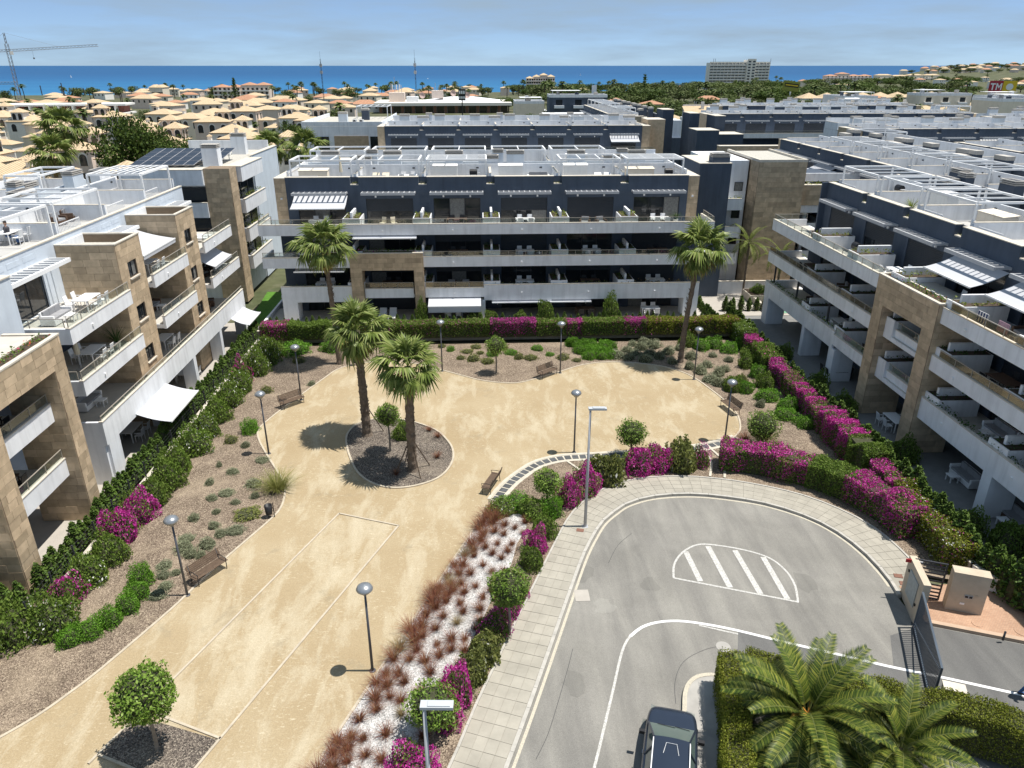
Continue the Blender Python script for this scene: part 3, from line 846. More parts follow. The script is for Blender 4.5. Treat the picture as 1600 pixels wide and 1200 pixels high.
def wp(root, x, y, z=0.0):
    """a point of a block in world coordinates"""
    c, s = math.cos(root.rotation_euler.z), math.sin(root.rotation_euler.z)
    return (root.location.x + c*x - s*y, root.location.y + s*x + c*y, root.location.z + z)

# ---- roof furniture of the blocks
def chimney(root, x, y, z0, h, w=1.5, d=.8, mat=WHITE):
    o = box('chimney', mat, root, x-w/2,x+w/2,y-d/2,y+d/2,z0,z0+h)
    if FAR:
        piece('louvre', LOUV, o, x-w/2-.03,x+w/2+.03,y-d/2-.03,y+d/2+.03,z0+h+.001,z0+h+.36); return o
    for k in range(3):
        piece('louvre', LOUV, o, x-w/2-.03,x+w/2+.03,y-d/2-.03,y+d/2+.03,z0+h+.03+k*.13,z0+h+.10+k*.13)
    piece('cap_core', DARKM, o, x-w/2+.1,x+w/2-.1,y-d/2+.1,y+d/2-.1,z0+h+.001,z0+h+.36)
    return o

def roof_frame(root, x0, x1, y0, y1, z, h=2.3, nb=4, slats=0, canvas=False, name='roof_pergola', mat=WHITER):
    """free-standing white roof pergola of tubes; sub-parts: posts, beams, slats"""
    t = .07
    m = MB()
    m.box(x0,x1,y0-t,y0+t,z+h-.14,z+h); m.box(x0,x1,y1-t,y1+t,z+h-.14,z+h)
    m.box(x0-t,x0+t,y0+t,y1-t,z+h-.14,z+h); m.box(x1-t,x1+t,y0+t,y1-t,z+h-.14,z+h)
    if FAR:
        for x in (x0,x1):
            for y in (y0,y1): m.box(x-t*.9,x+t*.9,y-t*.9,y+t*.9,z,z+h-.141)
        for i in range(1,nb): x = x0+(x1-x0)*i/nb; m.box(x-.04,x+.04,y0+t+.001,y1-t-.001,z+h-.12,z+h-.02)
        return m.build(name, mat, root)
    o = m.build(name, mat, root)
    for x in (x0,x1):
        for y in (y0,y1): piece('post', mat, o, x-t*.9,x+t*.9,y-t*.9,y+t*.9,z,z+h-.141)
    for i in range(1,nb):
        x = x0+(x1-x0)*i/nb; piece('beam', mat, o, x-.04,x+.04,y0+t+.001,y1-t-.001,z+h-.12,z+h-.02)
    for i in range(slats):
        y = y0+.15+(y1-y0-.3)*i/max(1,slats-1); piece('slat', mat, o, x0+t+.01,x1-t-.01,y-.05,y+.05,z+h+.002,z+h+.03)
    if canvas: piece('canvas', AWN, o, x0+t+.02,x1-t-.02,y0+.2,y1-.4,z+h-.018,z+h-.002)
    return o

def baluster(root, x0, x1, y, z, h=.9, name='white_railing'):
    if FAR: return
    m = MB(); m.box(x0,x1,y-.025,y+.025,z+h-.05,z+h); m.box(x0,x1,y-.02,y+.02,z+.08,z+.12)
    o = m.build(name, WHITER, root)
    k = max(2,int((x1-x0)/.16))
    for i in range(k+1):
        x = x0+(x1-x0)*i/k; piece('baluster', WHITER, o, x-.014,x+.014,y-.012,y+.012,z+.121,z+h-.051)
    return o

def cyl_ac(root, x, y, z, rz=0):
    m = MB(); m.box(x-.42,x+.42,y-.16,y+.16,z+.08,z+.72); m.box(x-.35,x-.25,y-.18,y+.18,z,z+.08); m.box(x+.25,x+.35,y-.18,y+.18,z,z+.08)
    o = m.build('air_conditioner', WHITER, root)
    f = MB(); f.tube([(x-.08,y-.161,z+.4),(x-.08,y-.175,z+.4)], .26, 14); f.build('fan_grille', DARKM, o)
    return o

def roof(root, bays, y0, y1, zd, seed=1, wallh=.85, back=1.35, mat=WHITE, depth=4.6, mid=4.0, rear=True, navy_mid=False, label=None, detail=True, perg=.66):
    """roof level: front terraces between party walls, a service strip with chimneys and air conditioners, rear terraces"""
    rr = random.Random(seed)
    x0, x1 = bays[0], bays[-1]
    ya, yb, yc = y0+depth, y0+depth+mid, y1
    # floors stand a little above the block body
    piece('roof_floor', DECKW, root, x0,x1,y0,ya,zd-.06,zd)
    piece('roof_floor', GRAVELR, root, x0,x1,ya+.12,yb,zd-.06,zd+.10)
    if rear: piece('roof_floor', DECKW, root, x0,x1,yb+.12,yc,zd-.06,zd)
    box('roof_wall', mat, root, x0,x1,ya,ya+.12,zd-.05,zd+back)
    if navy_mid: piece('roof_wall', NAVY, root, x0,x1,ya+.122,ya+.30,zd-.05,zd+back-.02)
    box('roof_wall', NAVY if navy_mid else PALE, root, x0,x1,yb,yb+.12,zd-.05,zd+back-.25)
    if rear:
        box('roof_wall', mat, root, x0,x1,yc,yc+.14,zd-.05,zd+1.7)
    for i, x in enumerate(bays):
        a = .09 if 0 < i < len(bays)-1 else .12
        xa = x-a if i else x; xb = x+a if i < len(bays)-1 else x
        if i == 0: xb = x+.16
        if i == len(bays)-1: xa = x-.16
        o = box('party_wall', mat, root, xa,xb,y0+.35,ya-.002,zd-.05,zd+1.05)
        piece('coping', CAP, o, xa-.02,xb+.02,y0+.35,ya-.02,zd+1.05,zd+1.09)
        if rear:
            o = box('party_wall', mat, root, xa,xb,yb+.122,yc-.002,zd-.05,zd+1.15)
            piece('coping', CAP, o, xa-.02,xb+.02,yb+.14,yc-.02,zd+1.15,zd+1.19)
    for i in range(len(bays)-1):
        a, b = bays[i]+.25, bays[i+1]-.25
        # lamps on the back wall
        for x in (a+.9, b-.9): piece('wall_lamp', DARKM, root, x-.12,x+.12,ya-.05,ya-.001,zd+.95,zd+1.07)
        k = rr.random()
        if k < (.3 if FAR else perg): roof_frame(root, a+.1, b-.1, y0+.5, ya-.4, zd, 2.25, 3, 0 if k < .36 else 8)
        if rear and rr.random() < (.22 if FAR else .6): roof_frame(root, a+.1, b-.1, yb+.6, yc-.4, zd, 2.2, 2, 0 if rr.random() < .7 else 8)
        if i % 2 == 0:
            chimney(root, bays[i+1]-.1 if i+1 < len(bays)-1 else bays[i+1]-1.2, ya+.75, zd, 1.75, 1.9, .8, NAVY if navy_mid else WHITE)
        else:
            chimney(root, a+.6, ya+1.6, zd, 2.2, 1.0, .7, PALE if not navy_mid else NAVY)
        chimney(root, bays[i]+2.6, yb-.75, zd, 1.9, 1.7, .8, PALE if not navy_mid else NAVY)
        if detail and not FAR:
            for q in range(rr.choice((2,3))): cyl_ac(root, a+2.3+q*1.0, ya+2.3, zd+.1)
        if rr.random() < .6: baluster(root, a+.2, (a+b)/2-.3, y0+.42, zd+.05, .85)
    return ya, yb

def front_face(root, bays, x0, x1, zone, navy=NAVY, pmat=GREYM, seed=1, awn=(), open_win=(), yw=3.4, notch=True, detail=True):
    """penthouse storey: set-back dark wall with big openings, pergolas, notched parapet, planters between bays"""
    rr = random.Random(seed); zf = ZF[3]
    holes = []; info = []
    for i in range(len(bays)-1):
        c = (bays[i]+bays[i+1])/2; info.append((c-2.1, c+2.1)); holes.append((c-2.1,c+2.1,zf,zf+2.25))
    lo = wall_x('penthouse_wall', root, x0, x1, yw, yw+.22, zf, zf+2.6, holes, navy)
    nh = [(b-.37,b+.37,ZP-.68,ZP) for b in bays[1:-1]] if notch else []
    up = wall_x('parapet_wall', root, x0, x1, yw, yw+.5, zf+2.602, ZP, nh, navy)
    if nh:
        for b in bays[1:-1]:
            piece('niche_back', navy, up, b-.37,b+.37,yw+.502,yw+.56,zf+2.7,ZP-.02)
            piece('niche_planter', CAP, up, b-.36,b+.36,yw+.03,yw+.45,ZP-.679,ZP-.60)
            if not FAR: planter_plants(up, b-.3,b+.3,yw+.1,yw+.4,ZP-.6,G_OLIVE,.22,80)
    xs = [x0] + [v for b in (bays[1:-1] if nh else []) for v in (b-.37,b+.37)] + [x1]
    for a, b in zip(xs[::2], xs[1::2]): piece('coping', CAP, up, a-.01,b+.01,yw-.03,yw+.52,ZP,ZP+.05)
    for i, (a, b) in enumerate(info):
        window(root, a, b, yw+.13, zf, zf+2.25, 3, shut=0.0 if i in open_win else rr.choice((1.0,1.0,.5,.98)))
        pergola(root, a-.28, b+.28, yw, yw-1.05, zf+2.85, pmat)
        for x in (a+.9,b-.9): piece('wall_lamp', WHITER, root, x-.07,x+.07,yw-.12,yw-.001,zf+2.36,zf+2.50)
        if i in awn: awning(root, a-.25, b+.25, yw-.05, zf+2.55, yw-2.1, zf+1.75, val=0)

def divider(root, x, zf, yw=3.4, w=1.5, fin=True, h=1.05, mats=None, y0=.17):
    """white planter box with an upright fin between two terraces"""
    dp = yw-.55
    o = MB(); o.box(x-w/2,x+w/2,y0,dp,zf,zf+h)
    ob = o.build('divider_planter', WHITE, root)
    piece('planter_soil', SOIL, ob, x-w/2+.08,x+w/2-.08,y0+.08,dp-.08,zf+h+.001,zf+h+.02)
    if fin: piece('fin_wall', WHITE, ob, x-.09,x+.09,y0+.3,dp-.02,zf+h+.021,zf+h+.5)
    piece('rim', WHITER, ob, x-w/2,x+w/2,y0,y0+.08,zf+h+.001,zf+h+.05)
    planter_plants(ob, x-w/2+.1,x-.12,y0+.1,dp-.1,zf+h,mats or G_YEL,.34,50)
    planter_plants(ob, x+.12,x+w/2-.1,y0+.1,dp-.1,zf+h,mats or G_YEL,.34,50)
    return ob

def storey(root, bays, x0, x1, k, yw=3.2, seed=1, wallmat=NAVY, slab=True, div=True, detail=True, side=''):
    """one of the lower storeys: slab, recessed wall with glazed openings, ceiling"""
    rr = random.Random(seed*7+k); zf = ZF[k]; zt = ZF[k+1]-.30
    holes = []
    for i in range(len(bays)-1):
        c = (bays[i]+bays[i+1])/2; holes.append((c-2.1,c+2.1,zf+.001,zf+2.2))
    wall_x('recessed_wall', root, x0, x1, yw, yw+.2, zf, zt, holes, wallmat)
    for a, b, c, d in holes:
        window(root, a, b, yw+.12, zf+.01, d, 3, shut=rr.choice((0,0,.45,1.0)))
    if div:
        for b in bays[1:-1]: divider(root, b, zf, yw, fin=True, mats=G_DARK)

def stone_portal(root, x0, x1, y0, y1, z0, zl, z1, lw=1.0, rw=.8, name='stone_portal', planter=True, flower=None):
    """stone-clad frame of two legs and a lintel, standing proud of the balconies"""
    core = MB(); core.box(x0,x0+lw,y0,y1,z0,z1); core.box(x1-rw,x1,y0,y1,z0,z1); core.box(x0+lw,x1-rw,y0,y1,zl,z1)
    o = core.build(name, GROUT, root)
    clad(root, 'x', y0, x0, x1, z0, z1, -1, [(x0+lw,x1-rw,z0-.1,zl)])
    clad(root, 'y', x0, y0, y1, z0, z1, -1); clad(root, 'y', x1, y0, y1, z0, z1, 1)
    clad(root, 'y', x0+lw, y0, y1, z0, zl, 1); clad(root, 'y', x1-rw, y0, y1, z0, zl, -1)
    m = MB(); m.box(x0-.05,x1+.05,y0-.05,y0+.18,z1,z1+.08); m.box(x0-.05,x0+.16,y0+.18,y1,z1,z1+.08); m.box(x1-.16,x1+.05,y0+.18,y1,z1,z1+.08)
    m.build('coping', CAP, o)
    if planter:
        piece('terrace_floor', DECK, o, x0+.18,x1-.18,y0+.9,y1,z1+.001,z1+.012)
        piece('planter_rim', CAP, o, x0+.18,x1-.18,y0+.81,y0+.9,z1+.001,z1+.10)
        piece('planter_soil', SOIL, o, x0+.18,x1-.18,y0+.2,y0+.8,z1+.001,z1+.03)
        planter_plants(o, x0+.25,x1-.25,y0+.25,y0+.75,z1,[G_MID,flower or PINK],.38,90,.12)
    return o

def body(root, x0, x1, y0, y1, z0, z1, mat, name='block_body'):
    return box(name, mat, root, x0,x1,y0,y1,z0,z1)
# ------------------------------------------------------------------ the front block
def front_block():
    root = thing('apartment_block', 'four-storey white and slate blue apartment block facing across the sandy square', 'apartment block', (-19.1,64.0,0), 0)
    W = 39.6
    bays = [1.9+6.04*i for i in range(7)]           # 1.9 .. 38.1
    notch0 = 8.25
    # body behind the terraces, stone ends
    body(root, 1.0,38.7,3.42,17.6,0,ZF[3]-.02, NAVY)
    body(root, 1.9,37.9,3.95,17.6,ZF[3]-.02,ZR-.06, WHITE, 'penthouse_body')
    for x0, x1, s in ((.9,1.9,-1),(37.9,38.9,1)):
        body(root, x0,x1,3.6,8.6,ZF[3],ZP-.1, GROUT, 'stone_end')
        clad(root, 'x', 3.6, x0, x1, ZF[3], ZP-.1, -1)
        clad(root, 'y', x0 if s < 0 else x1, 3.6, 8.6, ZF[3], ZP-.1, s)
        piece('coping', CAP, root, x0-.05,x1+.05,3.55,8.6,ZP-.1,ZP-.04)
        piece('wall_lamp', WHITER, root, (x0+x1)/2-.08,(x0+x1)/2+.08,3.45,3.56,ZF[3]+2.2,ZF[3]+2.36)
    # storeys
    for k in (0,1,2):
        storey(root, bays, 1.0, 38.7, k, 3.2, 3+k, div=(k > 0))
    for zf, x0, x1 in ((ZF[1],1.2,38.8),(ZF[2],0,39.4),(ZF[3],0,39.6)):
        box('floor_slab', WHITE, root, x0+.02,x1-.02,.162,3.4,zf-.28,zf)
        piece('terrace_floor', DECK, root, x0+.1,x1-.1,.20,3.19,zf,zf+.012)
    # ground floor: white legs and gateway wall
    for x0, x1 in ((1.3,2.6),(18.6,19.4),(37.5,38.8),(25.0,25.4),(31.0,31.4)):
        box('white_pier', WHITE, root, x0,x1,.0,1.6,.2,ZF[1]-.62)
    # level two: planters left and right, balcony inside the stone portal
    for x0, x1, seed in ((1.3,7.55,1),(19.3,38.8,2)):
        o = band(root, x0, x1, ZF[1], 'planter_band', 0.0, .62, .80)
        piece('planter_soil', SOIL, o, x0+.1,x1-.1,.22,.62,ZF[1]+.55,ZF[1]+.62)
        mats = [G_YEL, G_OLIVE][seed-1]
        planter_plants(o, x0+.4, (x1-1 if seed == 1 else 31.0), .02, .55, ZF[1]+.68, mats, .32, 60)
        if seed == 2: planter_plants(o, 31.5, 38.4, .02, .55, ZF[1]+.68, DRYG, .45, 70)
    b1 = band(root, 8.7,13.0, ZF[1], lo=.30, hi=.55); railing(root, 8.7,13.0,.08,ZF[1]+.6,.5,WARMG)
    b2 = band(root, 14.05,19.3, ZF[1], lo=.30, hi=.55); railing(root, 14.1,19.25,.08,ZF[1]+.6,.5,WARMG)
    stone_portal(root, 7.6,13.95,-.22,1.0,.2,5.42,6.92)
    # level three and the penthouse terrace
    band(root, 0,7.55, ZF[2]); band(root, 14.0,39.4, ZF[2])
    railing(root, .05,7.5,.08,ZF[2]+.65,.42); railing(root, 14.1,39.3,.08,ZF[2]+.65,.42)
    for x, s in ((.08,1),(39.32,-1)):
        box('balcony_band', WHITE, root, x-.08,x+.08,.162,3.4,ZF[2]-.31,ZF[2]+.6)
    band(root, 0,39.6, ZF[3]); railing(root, .05,39.55,.08,ZF[3]+.65,.42)
    for x in (.08,39.52):
        o = box('balcony_band', WHITE, root, x-.08,x+.08,.162,3.9,ZF[3]-.31,ZF[3]+.6)
        piece('coping', CAP, o, x-.1,x+.1,.202,3.9,ZF[3]+.60,ZF[3]+.65)
        railing(root, .25,3.4,x,ZF[3]+.65,.42,along='y')
    for zf, b0 in ((ZF[1],2.6),(ZF[2],0),(ZF[3],0)):
        for i in range(6): piece('wall_lamp', WHITER, root, bays[i]+2.6,bays[i]+2.72,-.07,-.001,zf+.02,zf+.12)
    front_face(root, bays, 1.9, 37.9, None, seed=5, awn=(0,), open_win=(0,2,5))
    for b in bays[1:-1]: divider(root, b, ZF[3], 3.4)
    # awnings lower down
    awning(root, 14.3,19.0, .15, ZF[1]-.35, -1.3, ZF[1]-.75, val=.5)
    awning(root, 20.0,29.0, .12, ZF[1]-.66, -.25, ZF[1]-.78, val=0)
    awning(root, 2.6,7.0, 1.2, ZF[2]-.42, -.1, ZF[2]-.62, val=0)
    awning(root, 8.0,13.5, .1, ZF[3]-.36, -.35, ZF[3]-.52, val=0)
    roof(root, bays[:1]+bays[1:-1]+[37.9], 3.9, 17.4, ZR, seed=4)
    for x0, x1 in ((1.9,1.9),(37.74,37.74)):
        box('roof_side_wall', WHITE, root, x0+.002,x0+.158,4.2,17.4,ZR,ZR+1.3)
    return root
BF = front_block()

# ------------------------------------------------------------------ the right block: same family, seen along its front
def right_block():
    root = thing('apartment_block', 'long white and slate blue apartment block along the right side, its front in shade', 'apartment block', (26.1,65.0,0), R(-90))
    W = 46.0
    bays = [2.6+6.04*i for i in range(8)]           # to 44.9
    body(root, 1.0,W,3.42,14,0,ZF[3]-.02, NAVY)
    body(root, 2.3,W,3.95,14,ZF[3]-.02,ZR-.06, WHITE, 'penthouse_body')
    piece('penthouse_end', NAVY, root, 2.1,2.299,2.9,14,ZF[3],ZP)
    for k in (0,1,2): storey(root, bays, 1.0, W, k, 3.2, 23+k, div=(k > 0))
    for zf in ZF[1:]:
        box('floor_slab', WHITE, root, .02,W,.162,3.4,zf-.28,zf)
        piece('terrace_floor', DECK, root, .1,W,.20,3.19,zf,zf+.012)
    FX0, FX1 = 19.3, 26.1                              # stone portal
    for k, (lo,hi) in ((1,(.62,.72)),(2,(.31,.60)),(3,(.31,.60))):
        zf = ZF[k]
        if k == 1:
            o = band(root, .2, 14.4, zf, 'planter_band', 0, lo, hi); planter_plants(o, .5, 14.2, .02,.6, zf+.66, G_MID, .42, 60)
            band(root, 14.4, FX0, zf, lo=.31, hi=.5); railing(root, 14.45,FX0-.05,.08,zf+.55,.5)
            o = band(root, FX1, W, zf, 'planter_band', 0, lo, hi); planter_plants(o, FX1+.3, W-.3, .02,.6, zf+.66, G_DARK, .34, 60)
        else:
            band(root, 0, FX0 if k < 3 else FX0+.1, zf, lo=lo, hi=hi); band(root, FX1, W, zf, lo=lo, hi=hi)
            railing(root, .05,FX0-.05,.08,zf+.65,.45, WARMG if k == 2 else RAILG)
            railing(root, FX1+.6,W,.08,zf+.65,.45, WARMG)
        if k < 3:
            band(root, FX0+1.0, FX1-1.0, zf, y=.35, lo=.31, hi=.5); railing(root, FX0+1.02,FX1-1.02,.45,zf+.55,.45)
        box('balcony_band', WHITE, root, .0 if k > 1 else .2, .16 if k > 1 else .36, .162,3.0,zf-lo,zf+hi)
        for i in range(7): piece('wall_lamp', WHITER, root, bays[i]+1.6,bays[i]+1.72,-.07,-.001,zf+.02,zf+.12)
    railing(root, .25,3.0,.08,ZF[3]+.65,.42,along='y')
    stone_portal(root, FX0,FX1,-.22,2.2,.05,7.75,9.55, 1.15,1.15, flower=REDFL)
    for x0, x1 in ((.3,1.4),(9.0,9.5),(14.0,14.9),(32.5,33.2),(39,39.7)):
        box('white_pier', WHITE, root, x0,x1,.0,1.6,.0,ZF[1]-.62)
    for x in (.9,6,12): MB().cyl(x,.5,ZF[1]+.7,ZF[2]-.31,.09,n=8).build('column', DARKM, root)
    front_face(root, bays, 2.3, W, None, seed=8, awn=(3,4,5), open_win=(3,4))
    for b in bays[1:-1]: divider(root, b, ZF[3], 3.4)
    roof(root, [2.3]+bays[1:], 3.9, 13.8, ZR, seed=14, navy_mid=True, rear=False, depth=5.0, mid=4.8, perg=.45)
    return root
BR = right_block()

# ------------------------------------------------------------------ the left block: stone towers, recessed balconies, white roof pergolas
def left_block():
    root = thing('apartment_block', 'white and sandstone apartment block on the left with two square stone towers', 'apartment block', (-21.0,8.0,0), R(90))
    # local x = Y-8, local y = -21-X
    X = lambda Y: Y-8
    XW = 4.5                                            # main wall set back 4.5
    xe = X(65.5)
    body(root, 0,xe,XW+.24,16.2,0,ZR-.06, WHITE)
    holes = []
    openings = ((37.7,43.4),(48.9,53.8),(58.4,64.6))
    for k in (1,2,3):
        for a, b in openings: holes.append((X(a)+.3,X(b)-.5,ZF[k]+.02,ZF[k]+2.2,k))
    for k in (0,1,2,3):
        zf = ZF[k] if k else .04; zt = (ZF[k+1] if k < 3 else ZP-.4)
        hh = [(X(a)+.3,X(b)-.5,zf+.001,zf+2.25) for a, b in openings]
        if k == 3: hh = [(X(30.2),X(31.9),zf+1.0,zf+2.2)] + hh
        wall_x('front_wall', root, 0, xe, XW, XW+.22, zf if k else 0, zt, hh, PALE if k == 3 else NAVY)
        for a, b, c, d in hh:
            window(root, a, b, XW+.13, c+.002, d, 3 if b-a > 3 else 2, shut=0 if k == 3 else rnd.choice((0,.4,.9)))
    piece('sill', CAP, root, X(30.1),X(32.0),XW-.12,XW-.001,ZF[3]+.92,ZF[3]+.99)
    box('window_grille', DARKM, root, X(30.2),X(31.9),XW+.03,XW+.05,ZF[3]+1.04,ZF[3]+1.07)
    for q in range(1,7): piece('grille_bar', WHITER, root, X(30.2),X(31.9),XW+.028,XW+.05,ZF[3]+1.05+q*.16,ZF[3]+1.075+q*.16)
    piece('coping', CAP, root, 0,xe,XW-.04,XW+.24,ZP-.4,ZP-.33)
    for a, b in openings:
        c = (X(a)+X(b))/2
        for q in range(3): piece('wall_panel', PALE, root, c-2.2+q*1.5,c-1.0+q*1.5,XW-.012,XW-.001,ZP-1.02,ZP-.72)
    # near upper storey wall that stands forward above the portal
    # stone towers
    for a, b, lowz in ((44.7,48.1,0),(54.3,57.8,0)):
        x0, x1 = X(a), X(b); y0, y1 = 1.0, XW-.002
        wh = [(x0+1.15,x0+2.35,ZF[k]+.95,ZF[k]+1.95) for k in (1,2,3)]
        core = MB()
        core.box(x0+.0,x1,y0+.12,y1,0,11.55); core.box(x0,x0+.15,y0+.12,y1,11.55,12.1); core.box(x1-.15,x1,y0+.12,y1,11.55,12.1)
        o = core.build('stone_tower', GROUT, root)
        m = MB()
        for r in rects_minus(x0,x1,0,12.1,[]): pass
        # front skin with real window recesses
        sk = MB(); zs = [0]
        for h in wh: zs += [h[2],h[3]]
        zs.append(12.1)
        for i in range(0,len(zs)-1):
            if i % 2 == 0: sk.box(x0,x1,y0,y0+.118,zs[i],zs[i+1])
            else:
                sk.box(x0,wh[0][0],y0,y0+.118,zs[i],zs[i+1]); sk.box(wh[0][1],x1,y0,y0+.118,zs[i],zs[i+1])
        sk.build('stone_skin', GROUT, root)
        clad(root, 'x', y0, x0, x1, 0, 12.1, -1, [(h[0],h[1],h[2],h[3]) for h in wh], tw=.7, th=.44)
        clad(root, 'y', x0, y0, y1, 0, 12.1, -1, tw=.85, th=.44)
        clad(root, 'y', x1, y0, y1, 0, 12.1, 1, tw=1.1, th=.44)
        for h in wh:
            w_ = window(root, h[0]+.02, h[1]-.02, y0+.08, h[2]+.02, h[3]-.02, 2)
            piece('sill', CAP, w_, h[0]-.08,h[1]+.08,y0-.12,y0+.03,h[2]-.09,h[2]-.005)
        mm = MB(); mm.box(x0-.06,x1+.06,y0-.06,y0+.16,12.1,12.17); mm.box(x0-.06,x0+.16,y0+.16,y1,12.1,12.17); mm.box(x1-.16,x1+.06,y0+.16,y1,12.1,12.17)
        mm.build('coping', CAP, o)
        piece('roof_gravel', GRAVELR, o, x0+.17,x1-.17,y0+.17,y1-.01,11.551,11.60)
        piece('inner_parapet', WHITE, o, x0+.17,x1-.17,y1-.12,y1-.011,11.601,12.16)
    # balconies
    segs = {3: ((37.3,44.68),(48.12,54.28),(57.82,64.6)), 2: ((37.0,44.68),(48.12,54.28),(57.82,64.9)), }
    for k in (2,3):
        zf = ZF[k]
        for a, b in segs[k]:
            x0, x1 = X(a), X(b)
            y = .55 if k == 3 else .35
            box('floor_slab', WHITE, root, x0+.02,x1,y+.162,XW-.003,zf-.28,zf)
            piece('terrace_floor', DECK, root, x0+.1,x1-.05,y+.2,XW-.01,zf,zf+.012)
            band(root, x0, x1-.02, zf, y=y, lo=.31, hi=.55); railing(root, x0+.06,x1-.08,y+.08,zf+.6,.5)
            if a < 40:
                box('balcony_band', WHITE, root, x0,x0+.16,y+.162,XW-.003,zf-.31,zf+.55)
                railing(root, y+.25,XW-.1,x0+.08,zf+.6,.5,along='y')
            if k == 3: pergola(root, x0+.5, x1-.9, XW, XW-1.3, zf+2.75, WHITER, 11)
            for q in (x0+2.2,): piece('wall_lamp', WHITER, root, q,q+.12,y-.07,y-.001,zf,zf+.12)
    # lower white wing: one long white front with a coping and wide openings below
    zf = ZF[1]
    x0, x1 = X(37.2), X(63.6)
    box('floor_slab', WHITE, root, x0+.02,x1,.162,XW-.003,zf-.28,zf)
    piece('terrace_floor', DECK, root, x0+.1,x1-.05,.2,XW-.01,zf,zf+.012)
    band(root, x0, x1, zf, 'long_white_band', 0, .62, .80); railing(root, x0+.1,x1-.1,.09,zf+.85,.28)
    piece('terrace_end_wall', WHITE, root, x0,x0+.16,.162,XW-.002,.03,zf+.80)
    for a, b in ((37.2,38.6),(44.6,45.2),(50.6,51.1),(56.5,57),(62.8,63.6)):
        piece('white_pier', WHITE, root, X(a)+(.162 if a < 38 else 0),X(b),.0,.9,.03,zf-.622)
    for a, b in ((44.7,48.1),(54.3,57.8)):
        piece('wall_planter', GROUT, root, X(a)+.1,X(b)-.1,.3,.9,zf,zf+.5)
    # near portal of stone
    stone_portal(root, X(27.6),X(34.6),-.4,2.2,.05,8.5,10.0, 1.25,1.0, flower=REDFL)
    # balconies inside the portal and on to the near edge
    for k, zf in ((1,ZF[1]),(2,ZF[2]+.25)):
        box('floor_slab', WHITE, root, X(14),X(33.55),.35,XW-.003,zf-.28,zf)
        piece('terrace_floor', DECK, root, X(14),X(33.5),.40,XW-.01,zf,zf+.012)
        band(root, X(28.9), X(33.55), zf, y=.2, lo=.35, hi=.60); railing(root, X(28.95),X(33.5),.28,zf+.65,.5)
        band(root, X(14), X(27.55), zf, y=.2, lo=.35, hi=.60); railing(root, X(14),X(27.5),.28,zf+.65,.5)
    zf = ZF[3]
    box('floor_slab', WHITE, root, X(14),X(34.5),.4,XW-.003,zf-.28,zf+.35)
    piece('terrace_floor', DECK, root, X(14),X(34.4),.45,XW-.01,zf+.35,zf+.37)
    # pale upper wall above the portal stands forward
    body(root, X(20),X(36.9),2.6,XW-.003,ZF[3]+.37,ZP-.6, PALE, 'upper_wing')
    wq = window(root, X(32.6),X(34.3),2.56,ZF[3]+1.0,ZF[3]+2.0,2)
    piece('sill', CAP, wq, X(32.5),X(34.4),2.42,2.52,ZF[3]+.88,ZF[3]+.96)
    for q in range(6): piece('grille_bar', WHITER, wq, X(32.62),X(34.28),2.49,2.515,ZF[3]+1.1+q*.15,ZF[3]+1.12+q*.15)
    piece('coping', CAP, root, X(20),X(36.95),2.55,XW-.05,ZP-.6,ZP-.53)
    # awnings
    awning(root, X(40.9),X(45.6), .02, ZF[1]-.45, -2.0, ZF[1]-1.0, val=.0)
    awning(root, X(48.4),X(53.9), XW-.4, ZF[3]+2.5, XW-3.4, ZF[3]+1.75, val=.22)
    awning(root, X(58.3),X(62.5), 1.8, ZF[2]+2.2, .2, ZF[2]+1.35, val=.15)
    awning(root, X(59.5),X(63.0), .02, ZF[1]-.6, -1.4, ZF[1]-1.15, val=0)
    for a, b in openings: pass
    roof(root, [0,X(14),X(20.5),X(27),X(33.5),X(40),X(46.5),X(53),X(59.5),xe], XW+.25, 16.0, ZR, seed=31, rear=True, depth=5.0, mid=2.6, wallh=.3)
    return root
BL = left_block()

